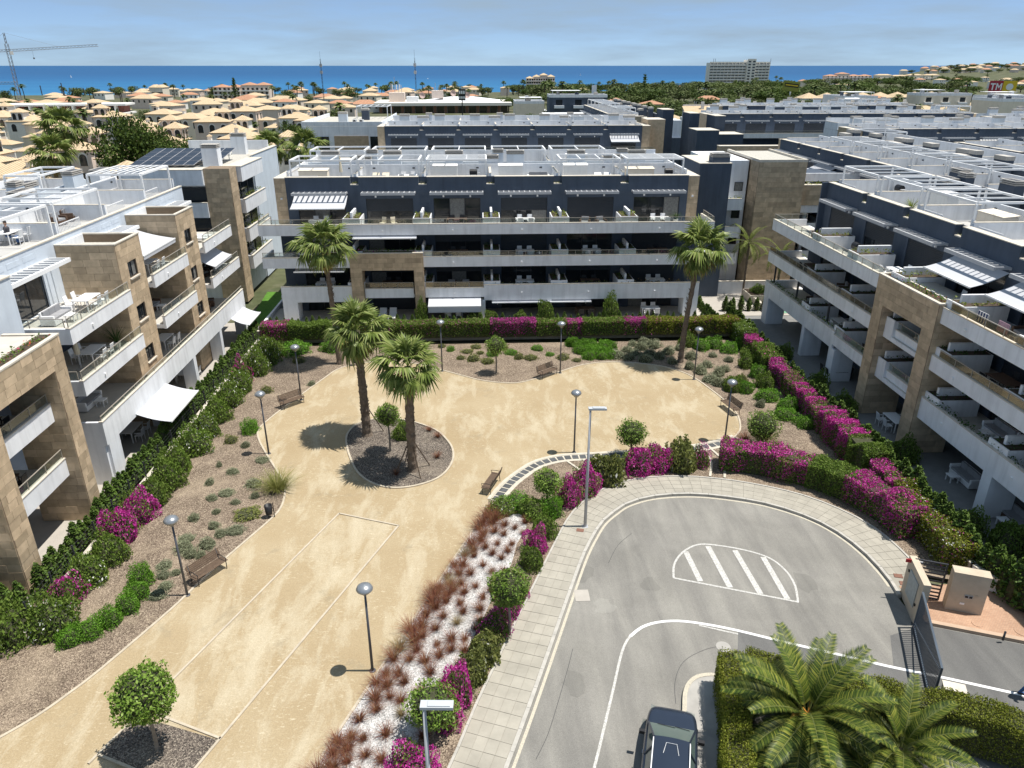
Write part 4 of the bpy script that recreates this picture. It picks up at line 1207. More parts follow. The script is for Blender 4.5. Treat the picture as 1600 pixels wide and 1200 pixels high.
# ------------------------------------------------------------------ block at the far left with solar panels
def solar_block():
    root = thing('apartment_block', 'pale block with solar panels on its roof behind the left block', 'apartment block', (-47,73,0), 0)
    # x 0..24 (X -47..-23), y 0..21
    body(root, 12.9,22.6,.4,20,0,ZP, WHITE)
    piece('roof_gravel', GRAVELR, root, 13.1,22.3,.6,19.8,ZP,ZP+.04)
    # stone tower at the corner
    body(root, 20.9,23.3,-.2,1.9,0,ZP+.15, GROUT, 'stone_tower')
    clad(root, 'x', -.2, 20.9,23.3,0,ZP+.15,-1,tw=.8,th=.45); clad(root, 'y', 23.3,-.2,1.9,0,ZP+.15,1,tw=.8,th=.45)
    # white balconies to the left and right of the tower
    for k in (1,2,3):
        zf = ZF[k]+.2
        band(root, 15.8, 20.88, zf, y=-.7 if k < 3 else -.4, lo=.5, hi=.9); box('floor_slab', WHITE, root, 15.82,20.86,-.53 if k < 3 else -.23,.39,zf-.3,zf)
        piece('dark_opening', GLASS, root, 16.2,20.7,.34,.395,zf+.02,zf+2.3)
        o = MB(); o.box(23.6,23.76,2.0,9.6,zf-.5,zf+.85); o.box(22.61,23.598,2.0,2.16,zf-.5,zf+.85)
        ob = o.build('balcony_band', WHITE, root)
        piece('floor_slab', WHITE, ob, 22.61,23.59,2.162,9.6,zf-.3,zf)
        piece('coping', CAP, ob, 23.57,23.80,1.95,9.62,zf+.85,zf+.90)
        piece('dark_opening', GLASS, root, 22.605,22.64,2.6,9.3,zf+.02,zf+2.2)
        planter_plants(ob, 22.9,23.55,3,9.2,zf+.85,G_YEL,.3,40)
        for y in (4.6,7.0): piece('mullion', DARKM, root, 22.64,22.70,y,y+.1,zf+.02,zf+2.2)
    zf = ZF[3]+2.75
    piece('roof_band', WHITE, root, 15.8,20.88,-.55,.39,zf,ZP+.06); piece('coping', CAP, root, 15.75,20.9,-.6,.6,ZP+.06,ZP+.12)
    piece('roof_band', WHITE, root, 22.61,23.76,2.0,9.6,zf,ZP+.06); piece('coping', CAP, root, 22.2,23.8,1.95,9.65,ZP+.06,ZP+.12)
    body(root, 22.61,22.75,9.7,20,0,ZP+.3, PALE, 'side_wall'); piece('coping', CAP, root, 22.2,22.8,9.66,20,ZP+.3,ZP+.36)
    box('roof_wall', WHITE, root, 13.2,22.3,18.0,18.2,ZP+.04,ZP+1.1)
    chimney(root, 20.9,1.9+.9,ZP,1.75,1.5,1.2); chimney(root, 20.4,13.5,ZP,1.9,1.5,1.0); cyl_ac(root, 19.3,12.2,ZP+.04)
    # solar panels: four rows of tilted panels
    PV = paint('solar cell', (.014,.017,.026), .25, .1, 3); PVF = paint('panel frame', (.5,.5,.52), .4, .03)
    st = thing('solar_array', 'dark blue solar panels tilted in rows on the pale roof', 'solar panels', wp(root,0,0,ZP+.04), 0)
    for r_ in range(4):
        for c_ in range(8):
            x = 13.9+c_*1.02 - r_*.0; y = 2.4+r_*1.72; zt = .36+r_*.22
            if 19.6 < x < 22 and r_ < 1: continue
            m = MB(); m.obox((x,y,zt),(.49,0,.0),(0,.84,.107),(0,-.003,.018)); o = m.build('panel', PVF, st)
            m = MB(); m.obox((x,y-.009,zt+.024),(.465,0,0),(0,.81,.103),(0,-.001,.003)); m.build('cells', PV, o)
    for r_ in range(4):
        for x in (13.6,17,21.0):
            piece('strut', GREYM, st, x-.03,x+.03,2.4+r_*1.72,2.46+r_*1.72,0,.33+r_*.22)
    return root
BS = solar_block()

# ------------------------------------------------------------------ navy stair tower, white link and stone tower behind the pool
def stair_block():
    root = thing('stair_block', 'narrow block of slate blue stair tower and broad sandstone wall behind the pool courtyard', 'stair block', (21.2,72.5,0), 0)
    body(root, 0,3.1,0,7,0,13.3, NAVY, 'stair_tower'); chimney(root, 2.1,.9,13.3,.55,1.7,1.3,NAVY)
    piece('roof_slab', CAP, root, -.05,3.15,-.05,7,13.301,13.36)
    body(root, 3.12,6.9,6,15,0,12.9, WHITE, 'white_wall')
    for k in (1,2,3):
        zf = ZF[k]-.2
        band(root, 2.2,5.9, zf, y=3.6, lo=.4, hi=.75); piece('floor_slab', WHITE, root, 3.11,5.9,3.762,5.99,zf-.3,zf)
        planter_plants(root, 4.3,5.8,3.65,4.3,zf+.75,G_YEL,.28,50)
        window(root, 5.6,6.5, 5.95, zf+1.2, zf+2.1, 1)
        piece('dark_opening', GLASS, root, 3.2,4.5,5.94,5.99,zf+.05,zf+2.2)
        band(root, -2.3,-.02, zf+.3, y=2.2, lo=.4, hi=.75); piece('floor_slab', WHITE, root, -2.28,-.02,2.362,5,zf,zf+.28)
    # broad stone wall
    body(root, 7.1,12.0,3.5,14,0,13.0, GROUT, 'stone_tower')
    clad(root, 'x', 3.5, 7.1,12.0,0,13.0,-1,tw=.95,th=.5); clad(root, 'y', 12.0,3.5,14,0,13.0,1,tw=1.4,th=.6); clad(root, 'y', 7.1,3.5,6,0,13,-1,tw=1.,th=.5)
    piece('roof_gravel', GRAVELR, root, 7.3,11.8,3.7,14,13.0,13.03)
    for a_ in ((7.05,12.05,3.45,3.7),(7.05,7.3,3.701,14),(11.8,12.05,3.701,14)): piece('coping', CAP, root, *a_,13.0,13.25)
    # gallery bridge with stone fascia and planter, running back to the right block
    body(root, 12.05,22.5,9.5,14,0,11.0, NAVY, 'gallery_back')
    piece('stone_fascia', GROUT, root, 12.05,19.6,4.0,4.5,8.6,10.6); clad(root, 'x', 4.0, 12.05,19.6,8.6,10.6,-1,tw=.9,th=.5)
    piece('coping', CAP, root, 12.0,19.7,3.94,4.6,10.6,10.67); planter_plants(root, 12.3,19.4,4.1,4.7,10.62,G_YEL,.4,60)
    body(root, 12.05,20,6.4,6.6,10.67,11.5, WHITE, 'gallery_parapet')
    for zf in (3.0,5.95,8.3):
        piece('gallery_floor', WHITE, root, 12.05,19.6,4.6,9.5,zf-.3,zf)
        piece('gallery_parapet', WHITE, root, 12.05,19.6,4.1,4.3,zf-.5,zf+.75)
        for x in (13.6,15.6,17.6): window(root, x,x+1.4, 9.44, zf+.8, zf+2.0, 1); 
        for x in (13.2,15.3,17.3,19.2): piece('column', WHITE, root, x-.15,x+.15,4.9,5.2,zf+.001,zf+2.4)
    piece('column', GROUT, root, 19.3,19.95,4.0,5.4,0,10.6)
    # stair flights as sloping white slabs
    for z0, z1 in ((6.4,9.0),(3.4,6.0)):
        m = MB(); m.obox((21.1,5.2,(z0+z1)/2),(1.5,0,(z1-z0)/2),(0,.08,0),(0,0,.55)); m.build('stair_flight', WHITE, root)
        m = MB(); m.obox((21.1,6.0,(z0+z1)/2-.45),(1.5,0,(z1-z0)/2),(0,.7,0),(0,0,.12)); m.build('stair_flight', WHITE, root)
    return root
BT = stair_block()
# ------------------------------------------------------------------ planting
TRUNK = paint('palm trunk', (.16,.125,.095), .95, .35, 6, .9, 22)
TRUNKG = paint('smooth grey trunk', (.22,.19,.155), .9, .25, 4, .5, 30)
STEM = paint('brown stem', (.09,.065,.045), .9, .25, 8, .4)
CORE = paint('dark shade core', (.050,.052,.026), .95, .3, 8, .6)  # dark solid filling inside foliage, the shaded depth is put into its colour
PALMG = leafmat('fan palm blade', [(.10,.14,.03),(.15,.20,.045),(.21,.26,.07),(.28,.30,.11)], .42, .2)
PALMD = leafmat('dry palm blade', [(.20,.13,.06),(.28,.19,.09),(.34,.25,.13)], .8, .15)
PHXG = leafmat('feather palm leaflet', [(.022,.042,.009),(.055,.085,.014),(.11,.14,.022),(.24,.24,.045)], .45, .06)
PHXRIB = paint('palm leaf rib', (.15,.17,.05), .6, .15)
THUJ = leafmat('cypress spray', [(.04,.075,.014),(.07,.12,.02),(.11,.17,.03)], .6, .1)
HEDG = leafmat('clipped hedge leaf', [(.085,.11,.012),(.145,.175,.017),(.20,.23,.025),(.25,.25,.045)], .6, .15)
BALL = leafmat('ball tree leaf', [(.085,.16,.02),(.14,.23,.035),(.20,.30,.055),(.26,.35,.085)], .42, .2)
REDG = leafmat('red fountain grass', [(.11,.03,.024),(.19,.06,.042),(.26,.11,.06),(.30,.19,.09)], .7, .2)
GRASS = leafmat('yellow green grass', [(.16,.18,.04),(.24,.25,.07),(.32,.30,.11)], .7, .2)

def dome_pts(n, rx, ry, h, lump=.22, shell=.5, seed=0, low=-.15):
    g = np.random.default_rng(seed)
    d = g.normal(size=(n*3,3)); d /= np.linalg.norm(d,axis=1)[:,None]
    d = d[d[:,2] > low][:n]
    b = g.normal(size=(14,3)); b /= np.linalg.norm(b,axis=1)[:,None]
    k = 1 + lump*(np.exp(-((d[:,None,:]-b[None])**2).sum(2)/.12).max(1) - .5)
    r = (shell + (1-shell)*g.uniform(size=len(d))**.5)*k
    P = d*r[:,None]; P[:,2] = np.maximum(P[:,2], -.12)
    return np.stack([P[:,0]*rx, P[:,1]*ry, .1*h + P[:,2]*h*.9], 1)

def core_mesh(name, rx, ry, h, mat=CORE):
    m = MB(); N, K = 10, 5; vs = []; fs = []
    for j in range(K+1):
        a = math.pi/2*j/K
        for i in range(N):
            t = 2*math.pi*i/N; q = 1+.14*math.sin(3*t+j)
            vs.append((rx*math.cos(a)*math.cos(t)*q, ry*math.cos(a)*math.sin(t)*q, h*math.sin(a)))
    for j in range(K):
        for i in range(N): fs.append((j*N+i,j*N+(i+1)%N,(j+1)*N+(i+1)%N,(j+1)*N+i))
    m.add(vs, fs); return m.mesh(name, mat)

def bush(name, cat, mats, n=1500, size=.13, flower=0.0, blossoms=0, bl_mat=None, seed=1, lump=.42, h=1.0, up=.5, core=.72, squash=.75):
    """shrub of unit radius and unit height: foliage, maybe blossoms on the sunny side, twigs inside"""
    t = thing(name, 'shrub', cat)
    P = dome_pts(n, 1, 1, h, lump, .55, seed)
    obj('foliage', leaf_mesh('foliage', P, size, mats, flower, up), t)
    if blossoms:
        Q = dome_pts(blossoms, 1.03, 1.03, h*1.03, lump, .85, seed)
        obj('blossoms', leaf_mesh('blossoms', Q, size*.95, bl_mat or PINK, 0, up), t)
    obj('shade_core', core_mesh('shade_core', core, core, h*core), t)
    return t

SH = {}
for s_ in range(3):
    SH['green',s_] = bush('shrub','shrub', G_MID, 3200, .098, seed=10+s_)
    SH['white',s_] = bush('flowering_shrub','flowering shrub', [G_MID,WFLOWER], 3200, .098, .04, seed=20+s_)
    SH['pink',s_] = bush('bougainvillea','bougainvillea', G_MID, 1700, .10, blossoms=2300, seed=30+s_)
    SH['half',s_] = bush('bougainvillea','bougainvillea', G_MID, 2400, .10, blossoms=750, seed=40+s_)
    SH['bright',s_] = bush('shrub','shrub', G_BRIGHT, 2800, .095, seed=50+s_)
    SH['oleander',s_] = bush('oleander','oleander', [G_OLIVE,WFLOWER], 2200, .15, .02, seed=60+s_, up=.9)
    SH['silver',s_] = bush('silver_shrub','silver shrub', SILVER, 1300, .11, seed=70+s_, up=.8)
    SH['low',s_] = bush('ground_cover','low shrub', G_OLIVE, 700, .16, seed=80+s_, up=.6)

def put(kind, x, y, w, h, label, group, d=None, rz=None, z=0.0):
    k = rnd.randrange(3)
    return place(SH[kind,k], (x,y,z), rnd.uniform(0,6.28) if rz is None else rz, label, group, (w/2,(d or w)/2,h))

# hedge of mixed shrubs along the left fence, front to back
LH = [('green',-19.7,25.0,2.3,1.9),('white',-18.4,25.3,2.2,1.9),('half',-18.75,27.1,1.7,1.6),('white',-18.4,28.6,1.9,1.7),('green',-18.2,30.2,1.9,1.7),('pink',-18.5,31.9,1.9,1.9),('pink',-18.3,33.6,1.9,1.8),
      ('green',-18.2,35.2,2.0,1.8),('green',-18.1,37.0,2.1,1.9),('green',-18.2,38.8,2.0,1.8),('white',-18.0,41.0,2.3,1.9),('white',-18.0,43.3,2.0,1.8),('green',-18.0,45.5,2.0,1.8),('white',-18.0,47.8,2.0,1.9),
      ('white',-17.9,50.2,2.1,2.0),('half',-18.3,52.0,1.6,2.0),('white',-17.6,53.6,2.1,2.2),('white',-17.4,55.8,2.2,2.3),('green',-17.3,57.6,2.0,1.6)]
NM = {'green':'green leafy shrub','white':'white flowering green shrub','half':'half green bougainvillea','pink':'bright magenta bougainvillea','oleander':'grey green oleander shrub','bright':'bright green clipped shrub','silver':'silver grey shrub','low':'low yellowish ground shrub'}
for i, (k,x,y,w_,h_) in enumerate(LH):
    put(k, x, y, w_*1.02, h_*.95, f'{NM[k]}, {nth(i)} along the left fence hedge from the front', 'hedge along the left fence')
# low bright clipped hedge that bends in front of it
for i, (x,y) in enumerate([(-17.3,24.6),(-16.75,25.0),(-16.2,25.7),(-15.8,26.5),(-15.75,27.4),(-16.0,28.4)]):
    put('bright', x, y, 1.25, .8 if i < 5 else .95, f'low bright green shrub, {nth(i)} of the bent row in the left bed', 'low bent hedge in the left bed')
# silver shrubs scattered in the left bed
sl_ = [(-14.9,27.4),(-14.7,28.0),(-15.5,29.5),(-15.3,30.2),(-14.3,30.2),(-15.3,31.6),(-13.8,31.2),(-14.8,32.4),(-13.4,31.8),(-13.0,32.3),(-14.4,34.1),(-13.1,33.2),(-15.5,33.6),(-15.1,35.4),(-14.5,36.1),(-16.3,34.8),(-14.9,38.2),(-12.8,35.6),(-13.5,39.7),(-12.3,38.1),(-15.1,41.4),(-15.9,39.0),
       (-15.2,28.6),(-15.7,30.8),(-14.9,31.0),(-14.0,32.6),(-13.6,34.8),(-14.2,37.2),(-13.2,36.9),(-15.8,37.0),(-16.4,33.2),(-16.2,36.0),(-14.6,29.1),(-13.9,30.0)]
for i, (x,y) in enumerate(sl_[::2] + sl_[1::4]):
    put('silver', x+rnd.uniform(-.15,.15), y+rnd.uniform(-.2,.2), rnd.uniform(.4,1.15), rnd.uniform(.16,.42), 'small silver grey shrub scattered over the mulch of the left bed', 'silver shrubs in the left bed')
for i, (k,x,y,w_,h_,t_) in enumerate([('bright',-15.3,43.6,1.3,.9,'bright green shrub alone in the left bed near the second lamp'),('low',-12.7,33.8,1.6,.3,'orange brown dry patch of ground cover in the left bed'),('low',-16.1,42.2,.9,.5,'small yellowish shrub beside the left hedge'),
        ('low',-15.9,50.0,1.0,.5,'small yellowish shrub under the far left hedge'),('bright',-15.6,58.2,2.6,.9,'wide bright shrub in the far left corner bed'),('low',-14.9,55.9,1.1,.5,'yellowish shrub left of the far left palm'),('silver',-12.9,51.2,.7,.35,'single silver shrub by the far left edging'),('bright',-12.6,58.6,2.2,.9,'bright shrub behind the far left palm')]):
    put(k, x, y, w_, h_, t_, 'shrubs in the left bed')
# tuft of tall yellow grass that leans over the edging
def grass_mesh(name, mat, n, L, r0, spread, w, seed):
    g = np.random.default_rng(seed); V = []; F = []
    for i in range(n):
        a = g.uniform(0,2*math.pi); el = g.uniform(.25,1)*spread; l_ = L*g.uniform(.6,1.1); b = g.uniform(0,r0)
        x0, y0 = b*math.cos(a+g.uniform(-.6,.6)), b*math.sin(a+g.uniform(-.6,.6)); sx, sy = -math.sin(a)*w, math.cos(a)*w
        prev = None
        for k in range(4):
            t = k/3; out = l_*t*math.sin(el)*(1+.35*t); up = l_*(t*math.cos(el*.75) - .45*spread*t*t*math.sin(el))
            ww = (1-t*.85)
            c = (x0+math.cos(a)*out, y0+math.sin(a)*out, max(.01,up))
            V += [(c[0]-sx*ww,c[1]-sy*ww,c[2]),(c[0]+sx*ww,c[1]+sy*ww,c[2])]
            if k: q = len(V)-4; F.append((q,q+1,q+3,q+2))
    me = bpy.data.meshes.new(name); me.from_pydata(V, [], F); me.materials.append(mat); return me
tg = thing('grass_tuft', 'tall yellow green grass tuft leaning over the left edging of the sand', 'grass', (-11.75,36.3,0))
obj('blades', grass_mesh('blades', GRASS, 520, 1.35, .45, 1.0, .012, 3), tg)

# hedge on the retaining wall before the front block
BH = [('half',-17.6,60.0,2.2,1.5),('green',-15.6,60.1,2.3,1.6),('green',-13.4,60.1,2.4,1.5),('green',-11.0,60.2,2.4,1.6),('half',-8.6,60.2,2.4,1.6),('green',-6.2,60.2,2.4,1.6),('green',-4.0,60.2,2.4,1.6),('green',-1.8,60.2,2.4,1.6),('half',.4,60.2,2.4,1.7),
      ('pink',2.6,60.1,2.6,1.7),('pink',4.7,60.1,2.4,1.6),('green',7.0,60.0,2.6,1.7),('pink',9.0,60.3,2.0,1.5),('green',10.9,60.0,2.6,1.8),('pink',13.0,60.3,2.2,1.5),('green',15.0,60.3,2.3,1.5),('green',17.1,60.3,2.3,1.5),('green',19.1,60.3,2.3,1.5),('half',20.9,60.3,1.9,1.5),('green',22.2,60.4,2.0,1.6)]
# small beds before that hedge
for i in range(26):
    u, v = rnd.random(), rnd.random(); x = 7.5+u*3.9*(1-.35*v)+.6*v; y = 59.0-v*3.3
    put('bright', x, y, 1.25, .75, 'bright green shrub in the clipped block before the back hedge', 'clipped bright green block')
for i, (x,y) in enumerate([(11.0,55.9),(11.9,55.5),(13.3,57.7),(13.1,55.0),(14.4,55.5),(12.6,56.5),(14.5,58.2),(15.4,56.6),(12.1,57.2),(13.8,56.4),(17.0,55.4),(16.9,52.3),(17.2,50.7),(17.6,49.9),(16.3,53.2),(15.2,54.4),(13.9,58.9),(12.8,58.6),(16.6,57.4),(17.8,53.6),(18.2,51.8)]):
    put('silver', x, y, rnd.uniform(1.0,1.6), rnd.uniform(.45,.75), 'rounded silver shrub in the grey drift by the far right palm', 'silver shrubs by the far right palm')
for i, (x,y) in enumerate([(-2.7,58.0),(-1.3,57.6),(-.2,57.2),(.8,56.8),(-1.8,56.1),(-.8,55.8),(2.4,57.1),(2.9,56.0),(3.9,55.9),(5.5,56.6),(6.5,55.8),(7.6,55.2),(-5.1,58.1),(-3.5,58.9),(1.6,58.3),(4.6,58.0),(-.6,58.6),(.4,55.2)]):
    put('low' if i % 3 else 'bright', x, y, rnd.uniform(.7,1.3), rnd.uniform(.25,.5), 'low yellowish ground shrub scattered in the bed behind the bench', 'ground shrubs in the far bed')
# right-hand bed
for i, (k,x,y,w_,h_) in enumerate([('bright',22.0,57.4,1.6,1.2),('green',21.9,55.4,1.6,1.3),('bright',20.6,56.9,1.9,.8),('bright',19.7,58.0,1.8,.9),('green',20.9,53.4,1.5,1.2),('bright',21.2,51.4,1.7,1.0),('green',21.0,49.4,1.7,1.1),('bright',20.3,47.2,1.8,.9),('bright',21.2,45.6,1.8,.9),('bright',20.4,44.2,1.7,.8),('bright',21.4,42.9,1.6,.8),
        ('green',18.3,48.9,1.6,1.3),('bright',19.2,48.6,1.3,1.0),('silver',19.4,46.0,.8,.6),('silver',18.9,52.6,1.0,.5),('silver',19.9,54.6,.9,.5),('low',19.6,50.6,1.0,.6),('bright',18.5,57.6,1.8,.9),('green',17.4,58.4,1.7,1.4),('silver',18.9,55.7,.9,.4)]):
    put(k, x, y, w_, h_, f'{NM[k]}, {nth(i)} in the right bed from the pool end', 'shrubs in the right bed')
# shrubs round the turning circle
CH = [('bright',1.7,34.0,1.8,.8),('white',.9,33.6,1.5,.8),('green',2.6,33.2,1.6,1.2),('bright',3.5,33.1,1.2,1.4),('pink',4.6,34.3,1.4,1.7),('pink',5.6,35.3,1.6,1.9),('oleander',6.9,36.5,2.0,2.1),('pink',9.1,37.6,1.9,1.9),('pink',10.2,37.8,1.6,1.8),('oleander',11.7,37.8,2.0,2.2),('half',12.9,38.0,1.1,1.5)]
for i, (k,x,y,w_,h_) in enumerate(CH):
    put(k, x, y, w_*1.12, h_*.9, f'{NM[k]}, {nth(i)} from the left round the turning circle', 'shrubs round the turning circle')
RB = [('green',2.9,31.3,1.3,1.5),('pink',2.45,30.0,1.2,1.4),('green',2.2,28.8,1.2,1.3),('pink',1.25,26.9,1.2,1.3),('pink',.85,25.6,1.2,1.2),('half',.3,24.3,1.3,1.2),('oleander',-.15,23.1,1.4,1.2),('oleander',-.6,21.9,1.3,1.2),('pink',-1.2,20.9,1.3,1.6),('pink',-1.6,19.8,1.2,1.5),('pink',-2.6,17.7,1.6,1.2),('pink',-3.3,16.6,1.5,1.2)]
for i, (k,x,y,w_,h_) in enumerate(RB):
    put(k, x, y, w_*1.1, h_, f'{NM[k]}, {nth(i)} from the back beside the straight pavement', 'shrubs beside the straight pavement')
for i, (x,y) in enumerate([(17.6,40.3),(18.2,39.0),(18.6,37.9),(16.6,40.9),(17.9,41.4)]):
    o = thing('dry_shrub', 'reddish brown dry grass clump between the magenta hedges', 'dry shrub', (x,y,0), 0, 'dry clumps between the magenta hedges')
    obj('blades', grass_mesh('blades', REDG, 220, .8, .25, .9, .010, 30+i), o)

# red fountain grass in the white gravel
gp = []
for q_ in range(900):
    yy = 16.5 + rnd.random()*17.0
    xl = .12 - (33.85-yy)*.388 + .25; wd = (3.0 if yy < 27 else 2.6) - max(0,(yy-31))*.25
    s_ = rnd.random()**1.25; x = xl + s_*wd
    if s_ > .66 and rnd.random() < .6: continue
    if all((x-a)**2+(yy-b)**2 > (.17 if s_ < .3 else .29) for a, b in gp): gp.append((x,yy))
protos = []
for k in range(4):
    t = thing('fountain_grass', 'reddish brown fountain grass clump in the white gravel bed', 'grass')
    obj('blades', grass_mesh('blades', REDG if k < 3 else DRYG, 210, .66, .10, .95, .0065, 50+k), t); protos.append(t)
for i, (x,y) in enumerate(gp):
    place(protos[3 if i % 11 == 5 else i % 3], (x,y,.01), rnd.uniform(0,6.28), 'reddish brown fountain grass clump in the white gravel bed', 'fountain grasses in the white gravel', rnd.uniform(.7,1.15)*(1.1 if x < .12-(33.85-y)*.388+.9 else .85))
for i, (x,y) in enumerate([(-3.0,42.3),(-5.2,37.6),(-2.9,39.6),(-3.6,43.2)]):
    place(protos[i % 3], (x,y,.02), i, 'small reddish grass clump in the island bed', 'grass clumps in the island bed', .75)

# ball trees
def ball_tree(label, x, y, zc, r, n=2600, leaf=.10, low=False):
    t = thing('ball_tree', label, 'ball tree', (x,y,0), 0, 'clipped ball trees')
    m = MB(); m.tube([(0,0,-.1),(.03,.01,zc*.4),(-.02,.02,zc*.75),(0,0,zc)], [.075,.06,.05,.04], 7)
    tr = m.build('trunk', TRUNKG, t)
    for k in range(5):
        a = k*1.26; mm = MB(); mm.tube([(0,0,zc-r*.5),(r*.4*math.cos(a),r*.4*math.sin(a),zc+.1*r),(r*.75*math.cos(a),r*.75*math.sin(a),zc+.35*r)], [.03,.02,.01], 5); mm.build('limb', TRUNKG, tr)
    g = np.random.default_rng(int(abs(x*10)+7)); d = g.normal(size=(n,3)); d /= np.linalg.norm(d,axis=1)[:,None]
    b = g.normal(size=(20,3)); b /= np.linalg.norm(b,axis=1)[:,None]
    k = 1 + .26*(np.exp(-((d[:,None]-b[None])**2).sum(2)/.07).max(1)-.5); k += np.where(g.uniform(size=n) < .03, g.uniform(0,.16,n), 0)
    P = d*(r*k*(.62+.40*g.uniform(size=n)**.6))[:,None]; P[:,2] *= .93; P[:,2] += zc
    obj('crown', leaf_mesh('crown', P, leaf, BALL, 0, .3), t)
    m = MB(); m.lathe([(0,-.72*r),(.45*r,-.56*r),(.70*r,-.1*r),(.62*r,.35*r),(.3*r,.64*r),(0,.70*r)], 12, 0, (0,0,zc)); m.build('shade_core', CORE, t)
    return t
ball_tree('near ball tree standing in the square bark bed', -11.6, 19.0, 2.62, 1.12, 4200, .12)
ball_tree('ball tree on a tall stem between white gravel and straight pavement', .9, 24.3, 2.35, .92, 3200)
ball_tree('small ball tree between the two big palms of the island', -5.85, 40.5, 2.5, .78, 2400)
ball_tree('ball tree in the far bed behind the bench', 1.0, 52.9, 2.25, .85, 2000)
ball_tree('ball tree behind the magenta shrubs at the top of the turning circle', 8.9, 39.2, 1.65, .95, 2600)
ball_tree('ball tree among red grasses right of the slate tile walk', 17.3, 40.1, 1.5, 1.1, 2800)
ball_tree('low ball tree at the tip of the slate tile walk', 3.3, 33.9, 1.6, .8, 2200)
ball_tree('ball tree behind the near street lamp', -2.0, 19.3, 1.35, .95, 2800)
put('green', -5.2, 42.4, 1.5, 1.3, 'round green shrub between the palms of the island', 'island shrubs')

# ---- palms
def fan_frond(name, mat, seed, L=1.0, droop=.35, n=22):
    g = random.Random(seed); V = []; F = []
    pl = .95*L
    # petiole
    V += [(0,-.025,0),(0,.025,0),(pl,.018,.02),(pl,-.018,.02)]; F.append((0,1,2,3))
    for i in range(n):
        a = R(-118+236*i/(n-1)) + g.uniform(-.05,.05)
        l_ = .92*L*(1-.22*abs(math.sin(a*.5)))*g.uniform(.85,1.1)
        w_ = .055*L
        px, py = math.cos(a), math.sin(a)
        nx, ny = -py, px
        z1 = .05 - droop*.15; z2 = -droop*l_*g.uniform(.5,1.2)
        p0 = (pl,0,.02); p1 = (pl+px*l_*.55, py*l_*.55, z1); p2 = (pl+px*l_*.95, py*l_*.95, z2)
        b = len(V)
        V += [p0,(p1[0]-nx*w_,p1[1]-ny*w_,p1[2]-.02),(p1[0],p1[1],p1[2]+.025),(p1[0]+nx*w_,p1[1]+ny*w_,p1[2]-.02),p2]
        F += [(b,b+1,b+2),(b,b+2,b+3),(b+1,b+4,b+2),(b+2,b+4,b+3)]
    me = bpy.data.meshes.new(name); me.from_pydata(V, [], F); me.materials.append(mat); return me
FAN = [fan_frond('frond', PALMG, s, 1.0, .30+.16*s) for s in range(4)]
PALMY = leafmat('ageing palm blade', [(.20,.20,.06),(.28,.25,.08),(.34,.27,.11)], .6, .2)
FANY = [fan_frond('frond', PALMY, 5+s, 1.0, .7) for s in range(2)]
FAND = [fan_frond('dry_frond', PALMD, 9+s, .95, .55) for s in range(2)]

def palm_trunk(m, pts, rs, n=12, seed=1):
    """trunk of stacked, slightly flared leaf-base rings"""
    g = random.Random(seed)
    P = smooth3(pts, 8); k = len(P)
    path = []; rad = []
    for i, q in enumerate(P):
        t = i/(k-1); r_ = rs[0] + (rs[1]-rs[0])*min(1,t*1.0)
        if t < .12: r_ *= 1 + (0.12-t)*2.2
        path.append(q); rad.append(r_*(1.10 if i % 2 else .93)*g.uniform(.96,1.05))
    m.tube(path, rad, n)
def smooth3(pts, n):
    xy = smooth([(p[0],p[2]) for p in pts], n); yz = smooth([(p[1],p[2]) for p in pts], n)
    return [Vector((a[0],b[0],a[1])) for a, b in zip(xy, yz)]

def fan_palm(label, base, top, cr, r0, r1, seed, nf=46, dead=12, props=0, group='fan palms on the square'):
    t = thing('fan_palm', label, 'palm tree', (*base,0), 0, group)
    g = random.Random(seed); dx, dy, hz = top
    m = MB(); palm_trunk(m, [(0,0,-.2),(dx*.15,dy*.15,hz*.3),(dx*.55,dy*.55,hz*.66),(dx,dy,hz)], (r0,r1), 12, seed)
    m.build('trunk', TRUNK, t)
    # leaf-base stubs on the trunk
    mm = MB()
    for k in range(150):
        u = g.random()*.97; a = g.uniform(0,6.28)
        s_ = u*u*(3-2*u)*.0 + (u*.5 if u < .3 else u)
        cx, cy, cz = dx*min(1,u*u*1.0), dy*min(1,u*u), hz*u
        r_ = r0 + (r1-r0)*u
        d = Vector((math.cos(a),math.sin(a),0))
        mm.obox(Vector((cx,cy,cz)) + d*(r_*1.0), Vector((-d.y,d.x,0))*.035, d*.03+Vector((0,0,.02)), Vector((0,0,.055)) + d*.03)
    tag(mm.build('leaf_stubs', TRUNK, t), kind='stuff')
    for i in range(nf):
        u = (i+.5)/nf; a = i*2.39996 + g.uniform(-.2,.2)
        el = R(84 - 140*u**.9) + g.uniform(-.16,.16)
        s_ = cr*1.3*g.uniform(.82,1.06)*(.80+.25*math.sin(math.pi*min(1,u*1.1)))*g.uniform(.9,1.08)/1.85
        obj('frond', FANY[i % 2] if u > .8 else FAN[min(3,int(u*5))], t, (dx,dy,hz+.15-.35*u), (g.uniform(-.3,.3), -el, a), s_)
    for i in range(dead):
        a = i*2.39996+1; el = R(-58-25*g.random())
        obj('dry_frond', FAND[i % 2], t, (dx,dy,hz-.25-.2*g.random()), (g.uniform(-.3,.3), -el, a), cr*.46*g.uniform(.8,1.1))
    for i in range(props):
        a = i*2*math.pi/props+.5; x, y = 1.15*math.cos(a), 1.15*math.sin(a)
        mm = MB(); mm.tube([(x,y,-.05),(r0*math.cos(a),r0*math.sin(a),1.7)], .035, 6); mm.build('prop', STEM, t)
    return t
fan_palm('tall left palm of the island with brown skirt', (-7.58,42.77), (-.1,.0,7.15), 1.9, .29, .21, 1, 38, 14, 1)
